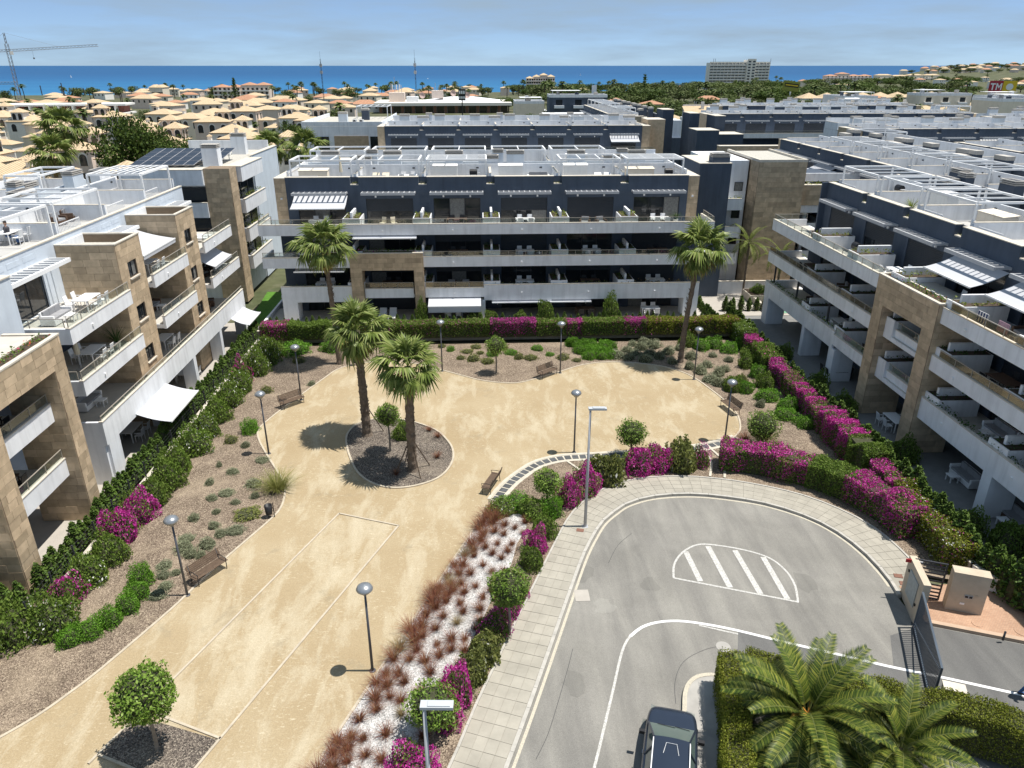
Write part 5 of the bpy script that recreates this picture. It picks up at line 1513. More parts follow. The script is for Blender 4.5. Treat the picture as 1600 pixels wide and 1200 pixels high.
fan_palm('shorter right palm of the island held by timber props', (-4.27,38.11), (.08,0,6.6), 1.75, .27, .22, 2, 38, 4, 4)
fan_palm('slender tall palm in the far left bed', (-11.51,55.43), (-.35,0,9.5), 2.0, .23, .15, 3, 38, 16)
fan_palm('slender leaning palm in the far right bed', (15.94,54.69), (.7,0,9.2), 2.0, .23, .15, 4, 38, 16)

def feather_frond(name, seed, L=2.4, arch=.55, n=44, ll=.36, mat=PHXG):
    g = random.Random(seed); V = []; F = []; pts = []
    for k in range(15):
        t = k/14; a = arch*1.7*t
        pts.append((L*(math.sin(a)/(arch*1.7)), L*(-(1-math.cos(a))/(arch*1.7))))
    m = MB(); m.tube([(x,0,z) for x, z in pts], [.028*(1-.85*k/14) for k in range(15)], 4, 1)
    for i in range(n):
        t = .14+.86*i/n; f = t*14; k = min(13,int(f)); u = f-k
        x, z = pts[k][0]+(pts[k+1][0]-pts[k][0])*u, pts[k][1]+(pts[k+1][1]-pts[k][1])*u
        tx, tz = pts[k+1][0]-pts[k][0], pts[k+1][1]-pts[k][1]; q = math.hypot(tx,tz); tx /= q; tz /= q
        l_ = ll*math.sin(math.pi*min(.94,.18+.78*t))**.6*g.uniform(.9,1.1)
        for s in (-1,1):
            d = Vector((tx*.62, s*.78, tz*.62+.34)).normalized()
            w_ = Vector((tx,0,tz))*.0155
            p0 = Vector((x,0,z)); p1 = p0+d*l_*.55; p2 = p0+d*l_+Vector((0,0,-.12*l_))
            m.add([p0-w_*.6,p0+w_*.6,p1+w_,p2,p1-w_], [(0,1,2,4),(4,2,3)])
    return m.mesh(name, [mat, PHXRIB])
FEA = [feather_frond('frond', s, 2.35, .62+.16*s, 62, .36) for s in range(4)]
def feather_palm(label, base, hz, cr, seed, nf, group, trunk=.34, meshes=None, elmax=86, elmin=-32):
    t = thing('feather_palm', label, 'palm tree', (*base,0), 0, group)
    g = random.Random(seed)
    m = MB(); palm_trunk(m, [(0,0,-.2),(0,0,hz*.4),(.02,0,hz*.75),(0,0,hz)], (trunk,trunk*.95), 12, seed); m.build('trunk', TRUNK, t)
    for i in range(nf):
        u = (i+.5)/nf; a = i*2.39996+g.uniform(-.15,.15); el = R(elmax-(elmax-elmin)*u**.8)+g.uniform(-.08,.08)
        obj('frond', (meshes or FEA)[min(3,int(u*4))], t, (.10*math.cos(a),.10*math.sin(a),hz+.1-.25*u), (g.uniform(-.35,.35), -el, a), cr/2.35*g.uniform(.88,1.08))
    return t
pp = feather_palm('big feathery palm in the corner of the clipped hedge', (10.75,17.9), 1.75, 3.0, 5, 66, 'feather palms by the hedge')
for k in range(3):
    o = MB(); o.tube([(0,0,1.9),(-.6+.4*k,.25*k-.2,2.15),(-.8+.5*k,.3*k-.3,1.95)], [.03,.05,.02], 5); o.build('fruit_stalk', paint('orange fruit stalk',(.45,.2,.03),.7,.2), pp)
feather_palm('smaller feathery palm behind the right arm of the hedge', (13.55,16.9), 1.25, 2.5, 6, 46, 'feather palms by the hedge')
QF = [feather_frond('frond', 20+s, 2.35, .55+.2*s, 40, .30, leafmat('queen palm leaflet', [(.08,.12,.02),(.14,.18,.03),(.22,.25,.05)], .45, .2) if s == 0 else MAT['queen palm leaflet']) for s in range(4)]
feather_palm('slender yellowish palm before the sandstone wall by the pool', (27.0,72.6), 5.6, 2.5, 7, 22, 'slender palms by the pool', .11, QF, 80, -25)
feather_palm('second slender palm by the pool nearer the right block', (29.6,70.4), 4.8, 2.3, 8, 20, 'slender palms by the pool', .11, QF, 80, -25)

# ---- rows of small cypresses
def cypress(seed):
    t = thing('hedge_cypress', 'small cypress', 'cypress')
    g = np.random.default_rng(seed); n = 420
    z = g.uniform(size=n)**.8; a = g.uniform(0,2*np.pi,n); r_ = (.36*(1-z**2.2)+.03)*(.75+.35*g.uniform(size=n))
    P = np.stack([r_*np.cos(a), r_*np.sin(a), .05+1.55*z], 1)
    obj('foliage', leaf_mesh('foliage', P, .16, THUJ, 0, 1.2, .4, .5), t)
    m = MB(); m.lathe([(.20,0),(.26,.3),(.24,.8),(.12,1.25),(.01,1.5)], 8); m.build('shade_core', CORE, t)
    return t
CY = [cypress(s) for s in range(3)]
def cy_row(pts, step, label, group, z=0, sc=1.0, skip=(), frm='near'):
    for i, (x,y) in enumerate(resample(pts, step)):
        if i in skip: continue
        place(CY[i % 3], (x+rnd.uniform(-.07,.07), y+rnd.uniform(-.07,.07), z), rnd.uniform(0,6.28), f'{label}, {nth(i)} from its {frm} end', group, sc*rnd.uniform(.85,1.15))
cy_row([(-19.95,27.6),(-19.9,62.5)], .62, 'small cypress behind the left fence', 'cypress row behind the left fence', 0, 1.0)
cy_row([(-24.5,26.2),(-20.4,26.6)], .6, 'small cypress before the near left portal', 'short cypress row by the near left portal', 0, .95, frm='left')
cy_row([(-18.6,62.3),(20.3,62.4)], .62, 'small cypress on the front block terrace', 'cypress row on the front terrace', .72, .62, frm='left')
cy_row([(23.15,65),(22.95,45)], .6, 'small cypress beside the far right block', 'cypress row along the right block', .0, 1.05, frm='far')
cy_row([(23.0,45),(22.95,27.4),(23.9,23.6)], .6, 'tall shaded cypress along the right block', 'near cypress row along the right block', .0, 1.35, frm='far')
cy_row([(20.9,61.8),(20.7,68.5)], .6, 'small cypress row at the front block right end', 'cypress row at the end of the front block', .1, 1.0)
cy_row([(23.6,67.6),(29,67.6)], .75, 'small cypress by the pool', 'cypress row by the pool', .06, .9, frm='left')
for i, (x,y,w_,h_) in enumerate([(-12.6,62.6,1.3,1.4),(-5.4,63.0,1.2,2.2),(-.5,63.2,1.4,1.7),(5.8,63.0,1.8,2.4),(11.6,63.0,2.0,2.5),(.9,63.1,1.5,1.3),(3.4,62.9,1.6,1.2)]):
    put('green', x, y, w_, h_, f'green shrub on the front terrace, {nth(i)} as they stand from the left', 'shrubs on the front terrace', z=.75)
for i, (x,y,w_,h_) in enumerate([(24.9,44.9,1.6,1.6),(25.2,38.0,1.9,1.7),(24.6,30.5,1.7,1.6),(25.6,29.0,2.2,1.9),(24.8,49.0,1.5,1.5),(24.5,55.0,1.6,1.4)]):
    put('green', x, y, w_, h_, f'shaded green shrub beside the right block, {nth(i)} of the garden plots', 'shrubs beside the right block')

# ---- clipped hedge in the lower right corner
def clipped(name, label, pts, w_, h_, z=0, mat=None, pink=0.0, white=0.0, group='clipped hedges by the gate', leaf=.062, dens=1.8, rough=1.0):
    """trimmed hedge with a flat, slightly uneven top; pink: share of blossom, thicker towards the top"""
    t = thing(name, label, 'hedge', (0,0,0), 0, group)
    m = MB(); ribbon(m, pts, -w_/2+.14, w_/2-.14, z-.1, z+h_-.16); m.build('shade_core', CORE, t)
    L = sum(math.hypot(b[0]-a[0],b[1]-a[1]) for a, b in zip(pts,pts[1:])); n = int((L*w_*900 + L*h_*2*520)*dens)
    P = []; Q = []
    seg = list(zip(pts,pts[1:])); ls = [math.hypot(b[0]-a[0],b[1]-a[1]) for a, b in seg]; tot = sum(ls)
    pt = (w_*900)/(w_*900+h_*1040)
    for i in range(n):
        u = rnd.random()*tot; U = u
        for (a,b), l_ in zip(seg, ls):
            if u <= l_: break
            u -= l_
        f = min(1,u/l_); dx, dy = (b[0]-a[0])/l_, (b[1]-a[1])/l_
        cx, cy = a[0]+dx*f*l_, a[1]+dy*f*l_
        ov = 1 + rough*.16*mnoise.noise((cx*.9,cy*.9,2.0)); ow = 1 + rough*.22*mnoise.noise((cx*1.1,cy*1.1,7.0))
        if rnd.random() < pt: s_ = rnd.uniform(-w_/2,w_/2); zz = h_+rnd.uniform(-.16,.07) - .12*(2*s_/w_)**4
        else: s_ = (w_/2+rnd.uniform(-.16,.06))*rnd.choice((-1,1)); zz = rnd.random()**.8*h_
        s_ *= ow; q = (cx-dy*s_, cy+dx*s_, z+zz*ov)
        pr = pink*(.35+.75*zz/h_)*(1.25 if mnoise.noise((q[0]*1.4,q[1]*1.4,q[2])) > -.12 else .45)
        (Q if rnd.random() < pr else P).append(q)
    for (e, o_) in ((pts[0],pts[1]),(pts[-1],pts[-2])):
        dx, dy = e[0]-o_[0], e[1]-o_[1]; l_ = math.hypot(dx,dy); dx /= l_; dy /= l_
        for i in range(int(w_*h_*700*dens)):
            s_, zz, q_ = rnd.uniform(-w_/2,w_/2), rnd.random()*h_, rnd.uniform(-.08,.12)
            (Q if rnd.random() < pink*(.35+.75*zz/h_) else P).append((e[0]+dx*q_-dy*s_, e[1]+dy*q_+dx*s_, z+zz))
    obj('foliage', leaf_mesh('foliage', np.array(P), leaf, [mat or HEDG, WFLOWER], white, .4), t)
    if Q: obj('blossoms', leaf_mesh('blossoms', np.array(Q), leaf, PINK, 0, .4), t)
    return t
HG = 'hedge before the front block'
for x0, x1, mt, pk, lab in ((-18.8,-16.6,G_MID,.5,'pink topped start at the left of the hedge before the front block'),(-16.5,-11.2,G_MID,0,'green section behind the far left palm in the hedge before the front block'),(-11.1,-5.4,G_MID,.06,'green section behind the island palms in the hedge before the front block'),(-5.3,.6,G_MID,.05,'plain green section left of middle in the hedge before the front block'),
        (.7,4.6,G_DARK,.5,'purplish section behind the far bench in the hedge before the front block'),(4.7,7.2,G_MID,.04,'bushy green section right of the purplish one before the front block'),(7.3,8.6,G_MID,.55,'short magenta gap filler before the clipped green block'),(8.7,12.2,G_MID,.05,'bushy green section behind the clipped bright green block'),(12.3,14.2,G_MID,.6,'short magenta section left of the far right palm'),(14.3,22.3,HEDG,.05,'yellowish clipped section behind the far right palm')):
    clipped('hedge_section', lab, [(x0,60.35),(x1,60.4)], 1.25, 1.3, .55, mt, pk, 0, HG, .095, 1.0)
for y0, y1, w_, h_, mt, pk, wt, lab in ((60.2,57.0,1.3,1.7,G_MID,.0,.02,'green far end of the right wall hedge'),(56.9,54.6,1.0,1.5,G_MID,.6,0,'magenta second part of the right wall hedge from the back'),(54.5,51.6,1.5,1.6,G_MID,.04,0,'bushy green third part of the right wall hedge from the back'),(51.5,48.7,1.0,1.5,G_MID,.65,0,'magenta fourth part of the right wall hedge from the back'),
        (48.6,46.9,1.2,1.5,G_MID,.25,0,'pale pinkish fifth part of the right wall hedge'),(46.8,43.6,1.0,1.5,G_MID,.65,0,'magenta part of the right wall hedge above the bright shrubs'),(43.5,42.0,1.2,1.5,G_MID,.3,0,'mixed part of the right wall hedge right of the lamp'),(41.9,37.9,1.5,1.9,G_MID,.75,0,'thick magenta part of the right wall hedge beyond the green cube'),
        (37.8,35.6,1.7,2.0,G_MID,.0,0,'green cube shaped part of the right wall hedge'),(35.5,33.0,1.1,1.6,G_MID,.6,0,'thin magenta part of the right wall hedge below the cube'),(32.9,27.4,1.2,1.6,HEDG,.04,.05,'near part of the right wall hedge with white flowers')):
    clipped('hedge_section', lab, [(22.35,y0),(22.25,y1)], w_, h_, .0, mt, pk, wt, 'hedge along the right wall', .09, 1.1, 1.8)
for pts, mt, pk, lab in (([(14.1,37.9),(15.6,37.5),(17.2,36.75),(18.5,35.85)],G_MID,.55,'long magenta hedge along the top right of the turning circle'),([(18.6,35.75),(19.4,35.0),(20.1,34.2)],G_MID,0,'green section in the magenta hedge round the turning circle'),([(20.2,34.1),(20.8,32.9),(21.25,31.4),(21.4,30.2)],G_MID,.55,'magenta hedge right of the turning circle before the wall')):
    clipped('hedge_section', lab, pts, 1.45, 1.55, .05, mt, pk, 0, 'magenta hedges round the turning circle', .09, 1.15, 2.2)
clipped('clipped_hedge', 'left arm of the clipped hedge beside the parked car', [(9.2,21.1),(8.55,18.5),(7.4,14.6)], .95, 1.75)
clipped('clipped_hedge', 'right arm of the clipped hedge running past the gate', [(9.75,20.85),(13.2,19.4),(17.2,17.95),(22.5,15.6)], 1.1, 1.75)
clipped('clipped_hedge', 'clipped hedge outside the gate beyond the access road', [(17.8,17.65),(23.5,15.2)], .01, .01) if False else None
# ------------------------------------------------------------------ lamps
def park_lamp():
    t = thing('park_lamp', 'park lamp', 'lamp post')
    m = MB(); m.cyl(0,0,0,.03,.13,n=14); m.cyl(0,0,.03,3.72,.058,.042,12); m.build('pole', LAMPM, t, True)
    m = MB(); m.lathe([(.045,3.70),(.07,3.75),(.30,3.98),(.31,4.0)], 20); m.build('lamp_shade', glassmat('lamp bowl', (.75,.7,.6), .1, .5), t, True)
    m = MB(); m.lathe([(.315,4.0),(.32,4.03),(.27,4.13),(.16,4.20),(.0,4.23)], 20); m.lathe([(0,4.0),(.315,4.0)], 20); m.build('lamp_cap', paint('lamp cap aluminium', (.34,.36,.38), .3, .05, metal=.6), t, True)
    return t
LP = park_lamp()
for (x,y), lab in zip([(-4.58,22.42),(-13.54,27.32),(-13.31,40.53),(-13.05,48.47),(-3.21,53.47),(5.98,52.7),(16.04,50.99),(15.35,41.1),(5.53,39.9)],
    ['nearest park lamp on the sand beside the white gravel bed','park lamp beside the near left bench','park lamp at the bulge of the left bed','park lamp by the far left bench','park lamp behind the island palms in the far bed','park lamp beside the far middle bench',
     'park lamp beside the far right palm','park lamp beside the right bench','park lamp standing alone near the slate tile walk']):
    place(LP, (x,y,0), rnd.uniform(0,6), lab, 'park lamps on the square')
def street_lamp(label, x, y, rz, h=6.75):
    t = thing('street_lamp', label, 'street lamp', (x,y,0), rz, 'street lamps on the pavement')
    m = MB(); m.box(-.15,.15,-.15,.15,0,.02); m.cyl(0,0,.02,h,.085,.05,12); m.build('pole', GREYM, t, True)
    m = MB(); m.box(-.10,.78,-.13,.13,h-.02,h+.07); m.box(.1,.7,-.10,.10,h+.07,h+.10); o = m.build('lamp_head', paint('lamp head white', (.46,.48,.50), .4, .05), t)
    piece('lens', SCREEN, o, .15,.7,-.09,.09,h-.03,h-.021)
street_lamp('tall street lamp on the pavement at the bend of the turning circle', 5.15,31.95,R(-3))
street_lamp('near street lamp with a white head in front of a ball tree', -1.72,14.6,R(-3),6.4)

# ------------------------------------------------------------------ benches, bins
def bench():
    t = thing('park_bench', 'park bench', 'bench')
    for i in range(6):
        y = -.22+i*.085; piece('seat_slat', TEAK, t, -.9,.9,y,y+.068,.42,.45)
    for i in range(5):
        z = .52+i*.085; o = piece('back_slat', TEAK, t, -.9,.9,-.012,.012,-.034,.034); o.location = (0,.30+(z-.5)*.28,z); o.rotation_euler.x = R(-15)
    for x in (-.78,.78):
        m = MB()
        m.tube([(x,-.2,0),(x,-.22,.40),(x,.27,.40),(x,.42,.93)], .022, 6); m.tube([(x,.30,0),(x,.26,.40)], .022, 6)
        m.tube([(x,-.2,.40),(x,-.24,.62),(x,.1,.66),(x,.34,.64)], .018, 6); m.build('leg_frame', BLACK, t, True)
    return t
BN = bench()
for x, y, rz, lab in ((-13.45,47.55,R(-45+90),'park bench on the edging of the far left bed'),(4.95,52.1,R(-180+41+180),'park bench with its back to the far middle bed'),(17.0,45.4,R(-76),'park bench at the right edge of the sand'),(.3,36.05,R(-111),'park bench at the near end of the slate tile walk'),(-12.95,28.65,R(57),'near park bench on the left edging')):
    place(BN, (x,y,.01), rz, lab, 'park benches')
def bin_(label, x, y):
    t = thing('litter_bin', label, 'litter bin', (x,y,0), 0, 'litter bins')
    m = MB(); m.lathe([(.17,.22),(.21,.75),(.19,.75),(.15,.25),(0,.25)], 14); m.build('basket', BLACK, t, True)
    m = MB(); m.cyl(.26,0,0,.9,.025,n=8); m.tube([(.26,0,.6),(.18,0,.6)], .015, 5); m.build('post', BLACK, t)
bin_('black litter bin at the edge of the left bed', -11.45,33.5); bin_('black litter bin behind the tall island palm', -10.3,55.0)

# ------------------------------------------------------------------ retaining wall, side walls, wire fences
def seg_wall(name, label, pts, th, z0, z1, mat, cap=None):
    t = thing(name, label, 'wall', (0,0,0))
    m = MB(); ribbon(m, pts, -th/2, th/2, z0, z1); m.build('wall_face', mat, t)
    if cap: m = MB(); ribbon(m, pts, -th/2-.04, th/2+.04, z1, z1+.05); m.build('coping', cap, t)
    return t
BEIGEW = paint('beige wall render', (.50,.43,.34), .85, .12, 1.5, .3, streak=.2)
seg_wall('retaining_wall', 'low pale retaining wall below the hedge of the front block', [(-19.4,60.8),(23.0,60.9)], .22, -.1, .98, BEIGEW, CAP)
seg_wall('garden_wall', 'low pale wall with the wire fence along the left block', [(-19.15,24.5),(-19.05,60.6)], .2, -.1, .55, BEIGEW, CAP)
seg_wall('garden_wall', 'short pale wall before the near left portal', [(-26,25.2),(-19.3,25.4)], .2, -.1, .5, BEIGEW, CAP)
seg_wall('garden_wall', 'low pale wall under the hedge beside the right block', [(22.75,60.6),(22.55,44),(22.6,27.1)], .2, -.1, .75, BEIGEW, CAP)
seg_wall('garden_wall', 'white wall running from the pedestrian gate along the brick pavement', [(22.6,27.0),(22.75,26.4),(24.6,24.4),(30,22.4)], .2, -.1, .75, WHITE, CAP)
def wire_fence(label, pts, z0, h, step=2.0):
    t = thing('wire_fence', label, 'fence', (0,0,0), 0, 'wire fences')
    P = resample(pts, step)
    for x, y in P: piece('post', DARKM, t, x-.03,x+.03,y-.03,y+.03,z0,z0+h)
    for k in range(5):
        m = MB(); m.tube([(x,y,z0+.12+k*(h-.2)/4) for x, y in P], .006, 4); m.build('wire', DARKM, t)
wire_fence('wire fence on the wall along the left block', [(-19.2,25.2),(-19.05,60.4)], .6, 1.0)
wire_fence('wire fence on the wall along the right block', [(22.95,60.4),(22.75,44),(22.75,27.6)], .8, .8, 2.6)
# pool court: green pool edge, planter with clipped shrubs
pl = thing('raised_planter', 'cream raised planter with clipped shrubs in the pool courtyard', 'planter', (28.2,70.6,.06))
MB().box(-1.3,1.9,-.5,2.0,0,.75).build('planter_wall', CAP, pl); piece('planter_soil', SOIL, pl, -1.2,1.8,-.4,1.9,.751,.77)
put('green', 28.1, 71.4, 1.9, .8, 'clipped green dome in the raised planter by the pool', 'pool planting', z=.8); put('half', 29.2, 70.7, 1.1, .6, 'pink flowering shrub in the raised planter by the pool', 'pool planting', z=.8)
pool = sheet('pool_water', [(29.0,66.6),(29.0,69.4),(33,69.4),(33,66.6)], .09, paint('pool turf green', (.20,.42,.28), .5, .1, 2)); tag(pool, 'green pool surface beside the raised planter', kind='structure')
cw = thing('planter_wall', 'low cream wall stepping round the pool', 'wall', (27.2,66.0,.06)); MB().box(0,.25,0,4.2,0,.6).box(.252,1.6,0,.25,0,.9).build('wall_face', CAP, cw)
ww = thing('white_wall', 'white curved garden wall below the sandstone tower', 'wall', (24.5,73.4,.06)); MB().box(0,8.5,0,.2,0,1.3).build('wall_face', WHITE, ww); piece('coping', CAP, ww, -.04,8.54,-.04,.24,1.3,1.35)
tag(sheet('turf_strip', [(20.75,62.6),(20.75,66.5),(22.6,66.5),(22.6,62.6)], .085, TURF), 'strip of bright artificial turf beside the front block', kind='structure')
tag(sheet('turf_strip', [(-21.5,63.2),(-19.7,63.2),(-19.7,76),(-22.6,76)], .085, TURF), 'strip of artificial turf between the left and front blocks', kind='structure')
rp_ = thing('ramp_wall', 'white ramp wall between the left and front blocks', 'wall', (-19.5,61.5,0)); MB().box(0,.2,0,14,0,1.1).build('wall_face', WHITE, rp_)

# ------------------------------------------------------------------ gate group
STL = paint('pale gate stone', (.50,.42,.32), .8, .12, 1.6, .3, 30)
gw = thing('sign_wall', 'pale stone slab with a street sign panel beside the sliding gate', 'gate pillar', (18.35,24.2,RZ), R(-14))
MB().box(-.02,.28,0,2.1,0,2.1).build('stone_slab', STL, gw)
sp_ = MB().box(-.06,-.021,.45,1.55,.55,1.75).build('sign_panel', paint('sign panel', (.33,.36,.36), .6, .15, 8), gw)
piece('bolt', BLACK, gw, -.07,-.021,.28,.38,.75,.85); piece('bolt', BLACK, gw, -.07,-.021,1.66,.1+1.66,1.5,1.6); piece('red_tab', paint('red enamel',(.5,.04,.04),.5,.05), gw, -.25,-.021,1.75,1.79,1.95,2.12)
gs = thing('gate_pillar', 'broad stone block with an intercom right of the pedestrian gate', 'gate pillar', (20.15,25.0,0), R(-21))
MB().box(0,1.42,0,.5,0,1.95).build('stone_block', STL, gs); piece('joint', STL, gs, 0,1.42,-.004,-.001,.98,.99)
ic = MB().box(.60,.92,-.03,-.004,.78,.92).build('intercom', GREYM, gs); piece('intercom_button', BLACK, ic, .62,.74,-.038,-.031,.80,.90); piece('intercom_button', BLACK, ic, .78,.90,-.038,-.031,.80,.90)
piece('notice', WHITER, gs, .5,.68,-.02,-.004,.4,.5); piece('notice', STL, gs, 1.02,1.10,-.02,-.004,.9,.98); piece('coping', STL, gs, -.015,1.435,-.015,.515,1.951,1.99)
pg = thing('pedestrian_gate', 'dark slatted pedestrian gate between the stone slab and block', 'gate', (18.95,25.95,0), R(-21))
m = MB(); m.box(0,.06,0,.06,.05,2.0); m.box(1.24,1.30,0,.06,.05,2.0); m.box(.06,1.24,0,.06,1.94,2.0); m.box(.06,1.24,0,.06,.05,.11); m.build('gate_frame', DARKM, pg)
for k in range(9): piece('slat', DARKM, pg, .065,1.235,.015,.045,.19+k*.195,.262+k*.195)
piece('handle', WHITER, pg, .12,.3,-.03,-.001,1.86,1.92)
sg = thing('sliding_gate', 'dark sliding gate of upright bars across the access road', 'gate', (18.25,24.05,RZ), 0)
ga = math.atan2(20.0-24.05, 16.65-18.25); L_ = 4.5
sg.rotation_euler.z = ga
GATE = paint('blue grey gate metal', (.075,.095,.12), .4, .1)
m = MB(); m.box(0,L_,-.04,.04,.06,.16); m.box(0,L_,-.04,.04,1.80,1.88); m.box(0,.07,-.04,.04,.16,1.80); m.box(L_-.07,L_,-.04,.04,.16,1.80); m.obox((L_*.5,0,.97),(L_*.49,0,.72),(0,.02,0),(-.02,0,.03)); m.build('gate_frame', GATE, sg)
for k in range(1,34): piece('bar', GATE, sg, .07+k*.128,.098+k*.128,-.014,.014,.161,1.799)
m = MB(); m.box(-.3,L_+.6,-.05,.05,-.01,.03); m.build('track', DARKM, sg)
gp_ = thing('gate_post', 'cream post at the far end of the sliding gate', 'gate post', (16.9,19.75,RZ), R(-21)); MB().box(-.15,.55,-.3,.1,0,1.2).build('post_block', STL, gp_); piece('cap', CAP, gp_, -.18,.58,-.33,.13,1.2,1.25)
bo = thing('bollard', 'small dark bollard on the brick pavement', 'bollard', (21.45,23.0,.01)); MB().cyl(0,0,0,.42,.045,.04,10).build('post', DARKM, bo, True); MB().cyl(0,0,.42,.46,.05,.03,10).build('cap', DARKM, bo)

# ------------------------------------------------------------------ parked car (front towards the far side)
CARG = paint('car window glass', (.09,.125,.115), .08, .05, 1, spec=.9)
CARP = paint('dark blue car paint', (.042,.056,.085), .2, .05, 1, metal=.5, spec=.7)
def car():
    t = thing('parked_car', 'dark blue estate car with silver roof rails parked beside the hedge', 'car', (6.05,17.45,RZ), R(-16.5))
    # local +y = front; half length 2.2, half width .9.  sections: (y, half width, z low, z belt, z top, half width top)
    def loft(secs, name, mats, smooth_=True, parent=t):
        m = MB(); ring = []
        for (y,w_,z0,zb,zt,wt) in secs:
            ring.append([(-w_*.93,y,z0),(-w_,y,(z0+zb)*.5),(-w_,y,zb),(-wt,y,zt-.03),(-wt*.8,y,zt),(wt*.8,y,zt),(wt,y,zt-.03),(w_,y,zb),(w_,y,(z0+zb)*.5),(w_*.93,y,z0)])
        n = 10; vs = [p for r_ in ring for p in r_]; fs = []
        for i in range(len(ring)-1):
            for k in range(n): fs.append((i*n+k,(i+1)*n+k,(i+1)*n+(k+1)%n,i*n+(k+1)%n))
        fs.append(tuple(range(n))); fs.append(tuple(range((len(ring)-1)*n,len(ring)*n))[::-1])
        m.add(vs, fs); return m.build(name, mats, parent, smooth_)
    b = loft([(-2.2,.78,.35,.62,.88,.72),(-2.12,.87,.26,.70,.95,.84),(-1.4,.91,.24,.75,1.0,.88),(-.2,.92,.24,.75,1.0,.88),(.95,.91,.24,.74,.98,.87),(1.55,.89,.24,.72,.92,.83),(1.95,.84,.26,.68,.84,.76),(2.14,.72,.32,.62,.74,.64),(2.2,.58,.38,.56,.66,.5)], 'body', CARP)
    bv = b.modifiers.new('round','SUBSURF'); bv.levels = bv.render_levels = 2
    m = MB()   # glasshouse
    base = [(-.80,-2.0),(.80,-2.0),(.80,1.12),(-.80,1.12)]; top = [(-.60,-1.75),(.60,-1.75),(.58,.12),(-.58,.12)]
    m.add([(x,y,.98) for x, y in base]+[(x,y,1.46) for x, y in top], [(0,1,5,4),(1,2,6,5),(2,3,7,6),(3,0,4,7)]); gh = m.build('glasshouse', CARG, t)
    m = MB(); N = 8; vs = []; fs = []
    for i in range(N+1):
        y = -1.80+1.96*i/N
        for k in range(7):
            x = -.62+1.24*k/6; vs.append((x,y,1.455+.055*(1-(k/3-1)**2)+.035*math.sin(math.pi*i/N)))
    for i in range(N):
        for k in range(6): fs.append((i*7+k,i*7+k+1,(i+1)*7+k+1,(i+1)*7+k))
    m.add(vs, fs); m.box(-.60,.60,-1.78,.14,1.43,1.452); m.build('roof', CARP, t, True)
    for s in (-1,1):
        m = MB(); m.tube([(s*.60,-1.6,1.50),(s*.60,-1.5,1.555),(s*.60,-.1,1.565),(s*.60,.05,1.51)], .02, 6); m.build('roof_rail', WHITER, t, True)
        m = MB()
        for (a,b_) in (((s*.80,1.12,.985),(s*.585,.12,1.47)),((s*.815,-.2,.985),(s*.605,-.3,1.47)),((s*.805,-1.2,.985),(s*.603,-1.15,1.47)),((s*.80,-2.0,.985),(s*.6,-1.75,1.47))): m.tube([a,b_], .035, 5)
        m.build('pillar', CARP, t)
        m = MB(); m.obox((s*1.0,.62,1.02),(.10,0,0),(0,.06,0),(0,0,.065)); m.tube([(s*.88,.66,.98),(s*.98,.63,1.0)], .02, 5); m.build('mirror', BLACK, t)
        for y in (-1.35,1.38):
            m = MB(); m.tube([(s*.72,y,.32),(s*.915,y,.32)], .32, 18); w_ = m.build('wheel', BLACK, t, False); m = MB(); m.tube([(s*.916,y,.32),(s*.925,y,.32)], .20, 12); m.build('rim', STEEL, w_)
        m = MB(); m.obox((s*.62,2.02,.72),(.16,-.05*s*s,0),(0,.10,-.03),(0,0,.05)); m.build('headlight', RAILG, t)
        for y in (-.05,-1.1): piece('door_handle', CARP, t, s*.91,s*.935,y-.09,y+.09,.84,.87)
    m = MB(); m.box(-.45,.45,2.175,2.215,.42,.55); m.build('grille', BLACK, t)
    m = MB(); m.box(-.26,.26,2.216,2.225,.36,.46); m.build('number_plate', WHITER, t)
    m = MB(); m.tube([(-.25,-.55,1.555),(-.17,-.12,1.557),(.17,-.12,1.557),(.25,-.55,1.555)], .008, 4); m.build('roof_seam', WHITER, t)
    m = MB(); m.tube([(-.5,1.10,1.01),(.1,1.02,1.04)], .012, 4); m.tube([(.1,1.10,1.01),(.6,1.0,1.05)], .012, 4); m.build('wiper', BLACK, t)
car()

# ------------------------------------------------------------------ people
SKIN = paint('skin', (.42,.25,.18), .6, .08)
JEANS = paint('blue denim', (.04,.11,.28), .9, .12, 12); SHIRT = paint('dark shirt', (.05,.05,.06), .9, .1); HAIR = paint('dark hair', (.02,.015,.012), .7, .1)
def skin_body(name, verts, edges, rad, mat, parent, sub=2):
    me = bpy.data.meshes.new(name); me.from_pydata(verts, edges, []); me.materials.append(mat)
    o = obj(name, me, parent)
    md = o.modifiers.new('skin','SKIN'); 
    for v, r_ in zip(me.skin_vertices[0].data if me.skin_vertices else [], rad): v.radius = (r_,r_)
    if not me.skin_vertices:
        bpy.context.view_layer.objects.active = o
    s = o.modifiers.new('sub','SUBSURF'); s.levels = s.render_levels = sub
    return o
def tapered(m, pts, rs, n=10): m.tube(smooth3(pts,4), [rs[0]+(rs[-1]-rs[0])*i/(4*(len(pts)-1)) for i in range(4*(len(pts)-1)+1)], n)
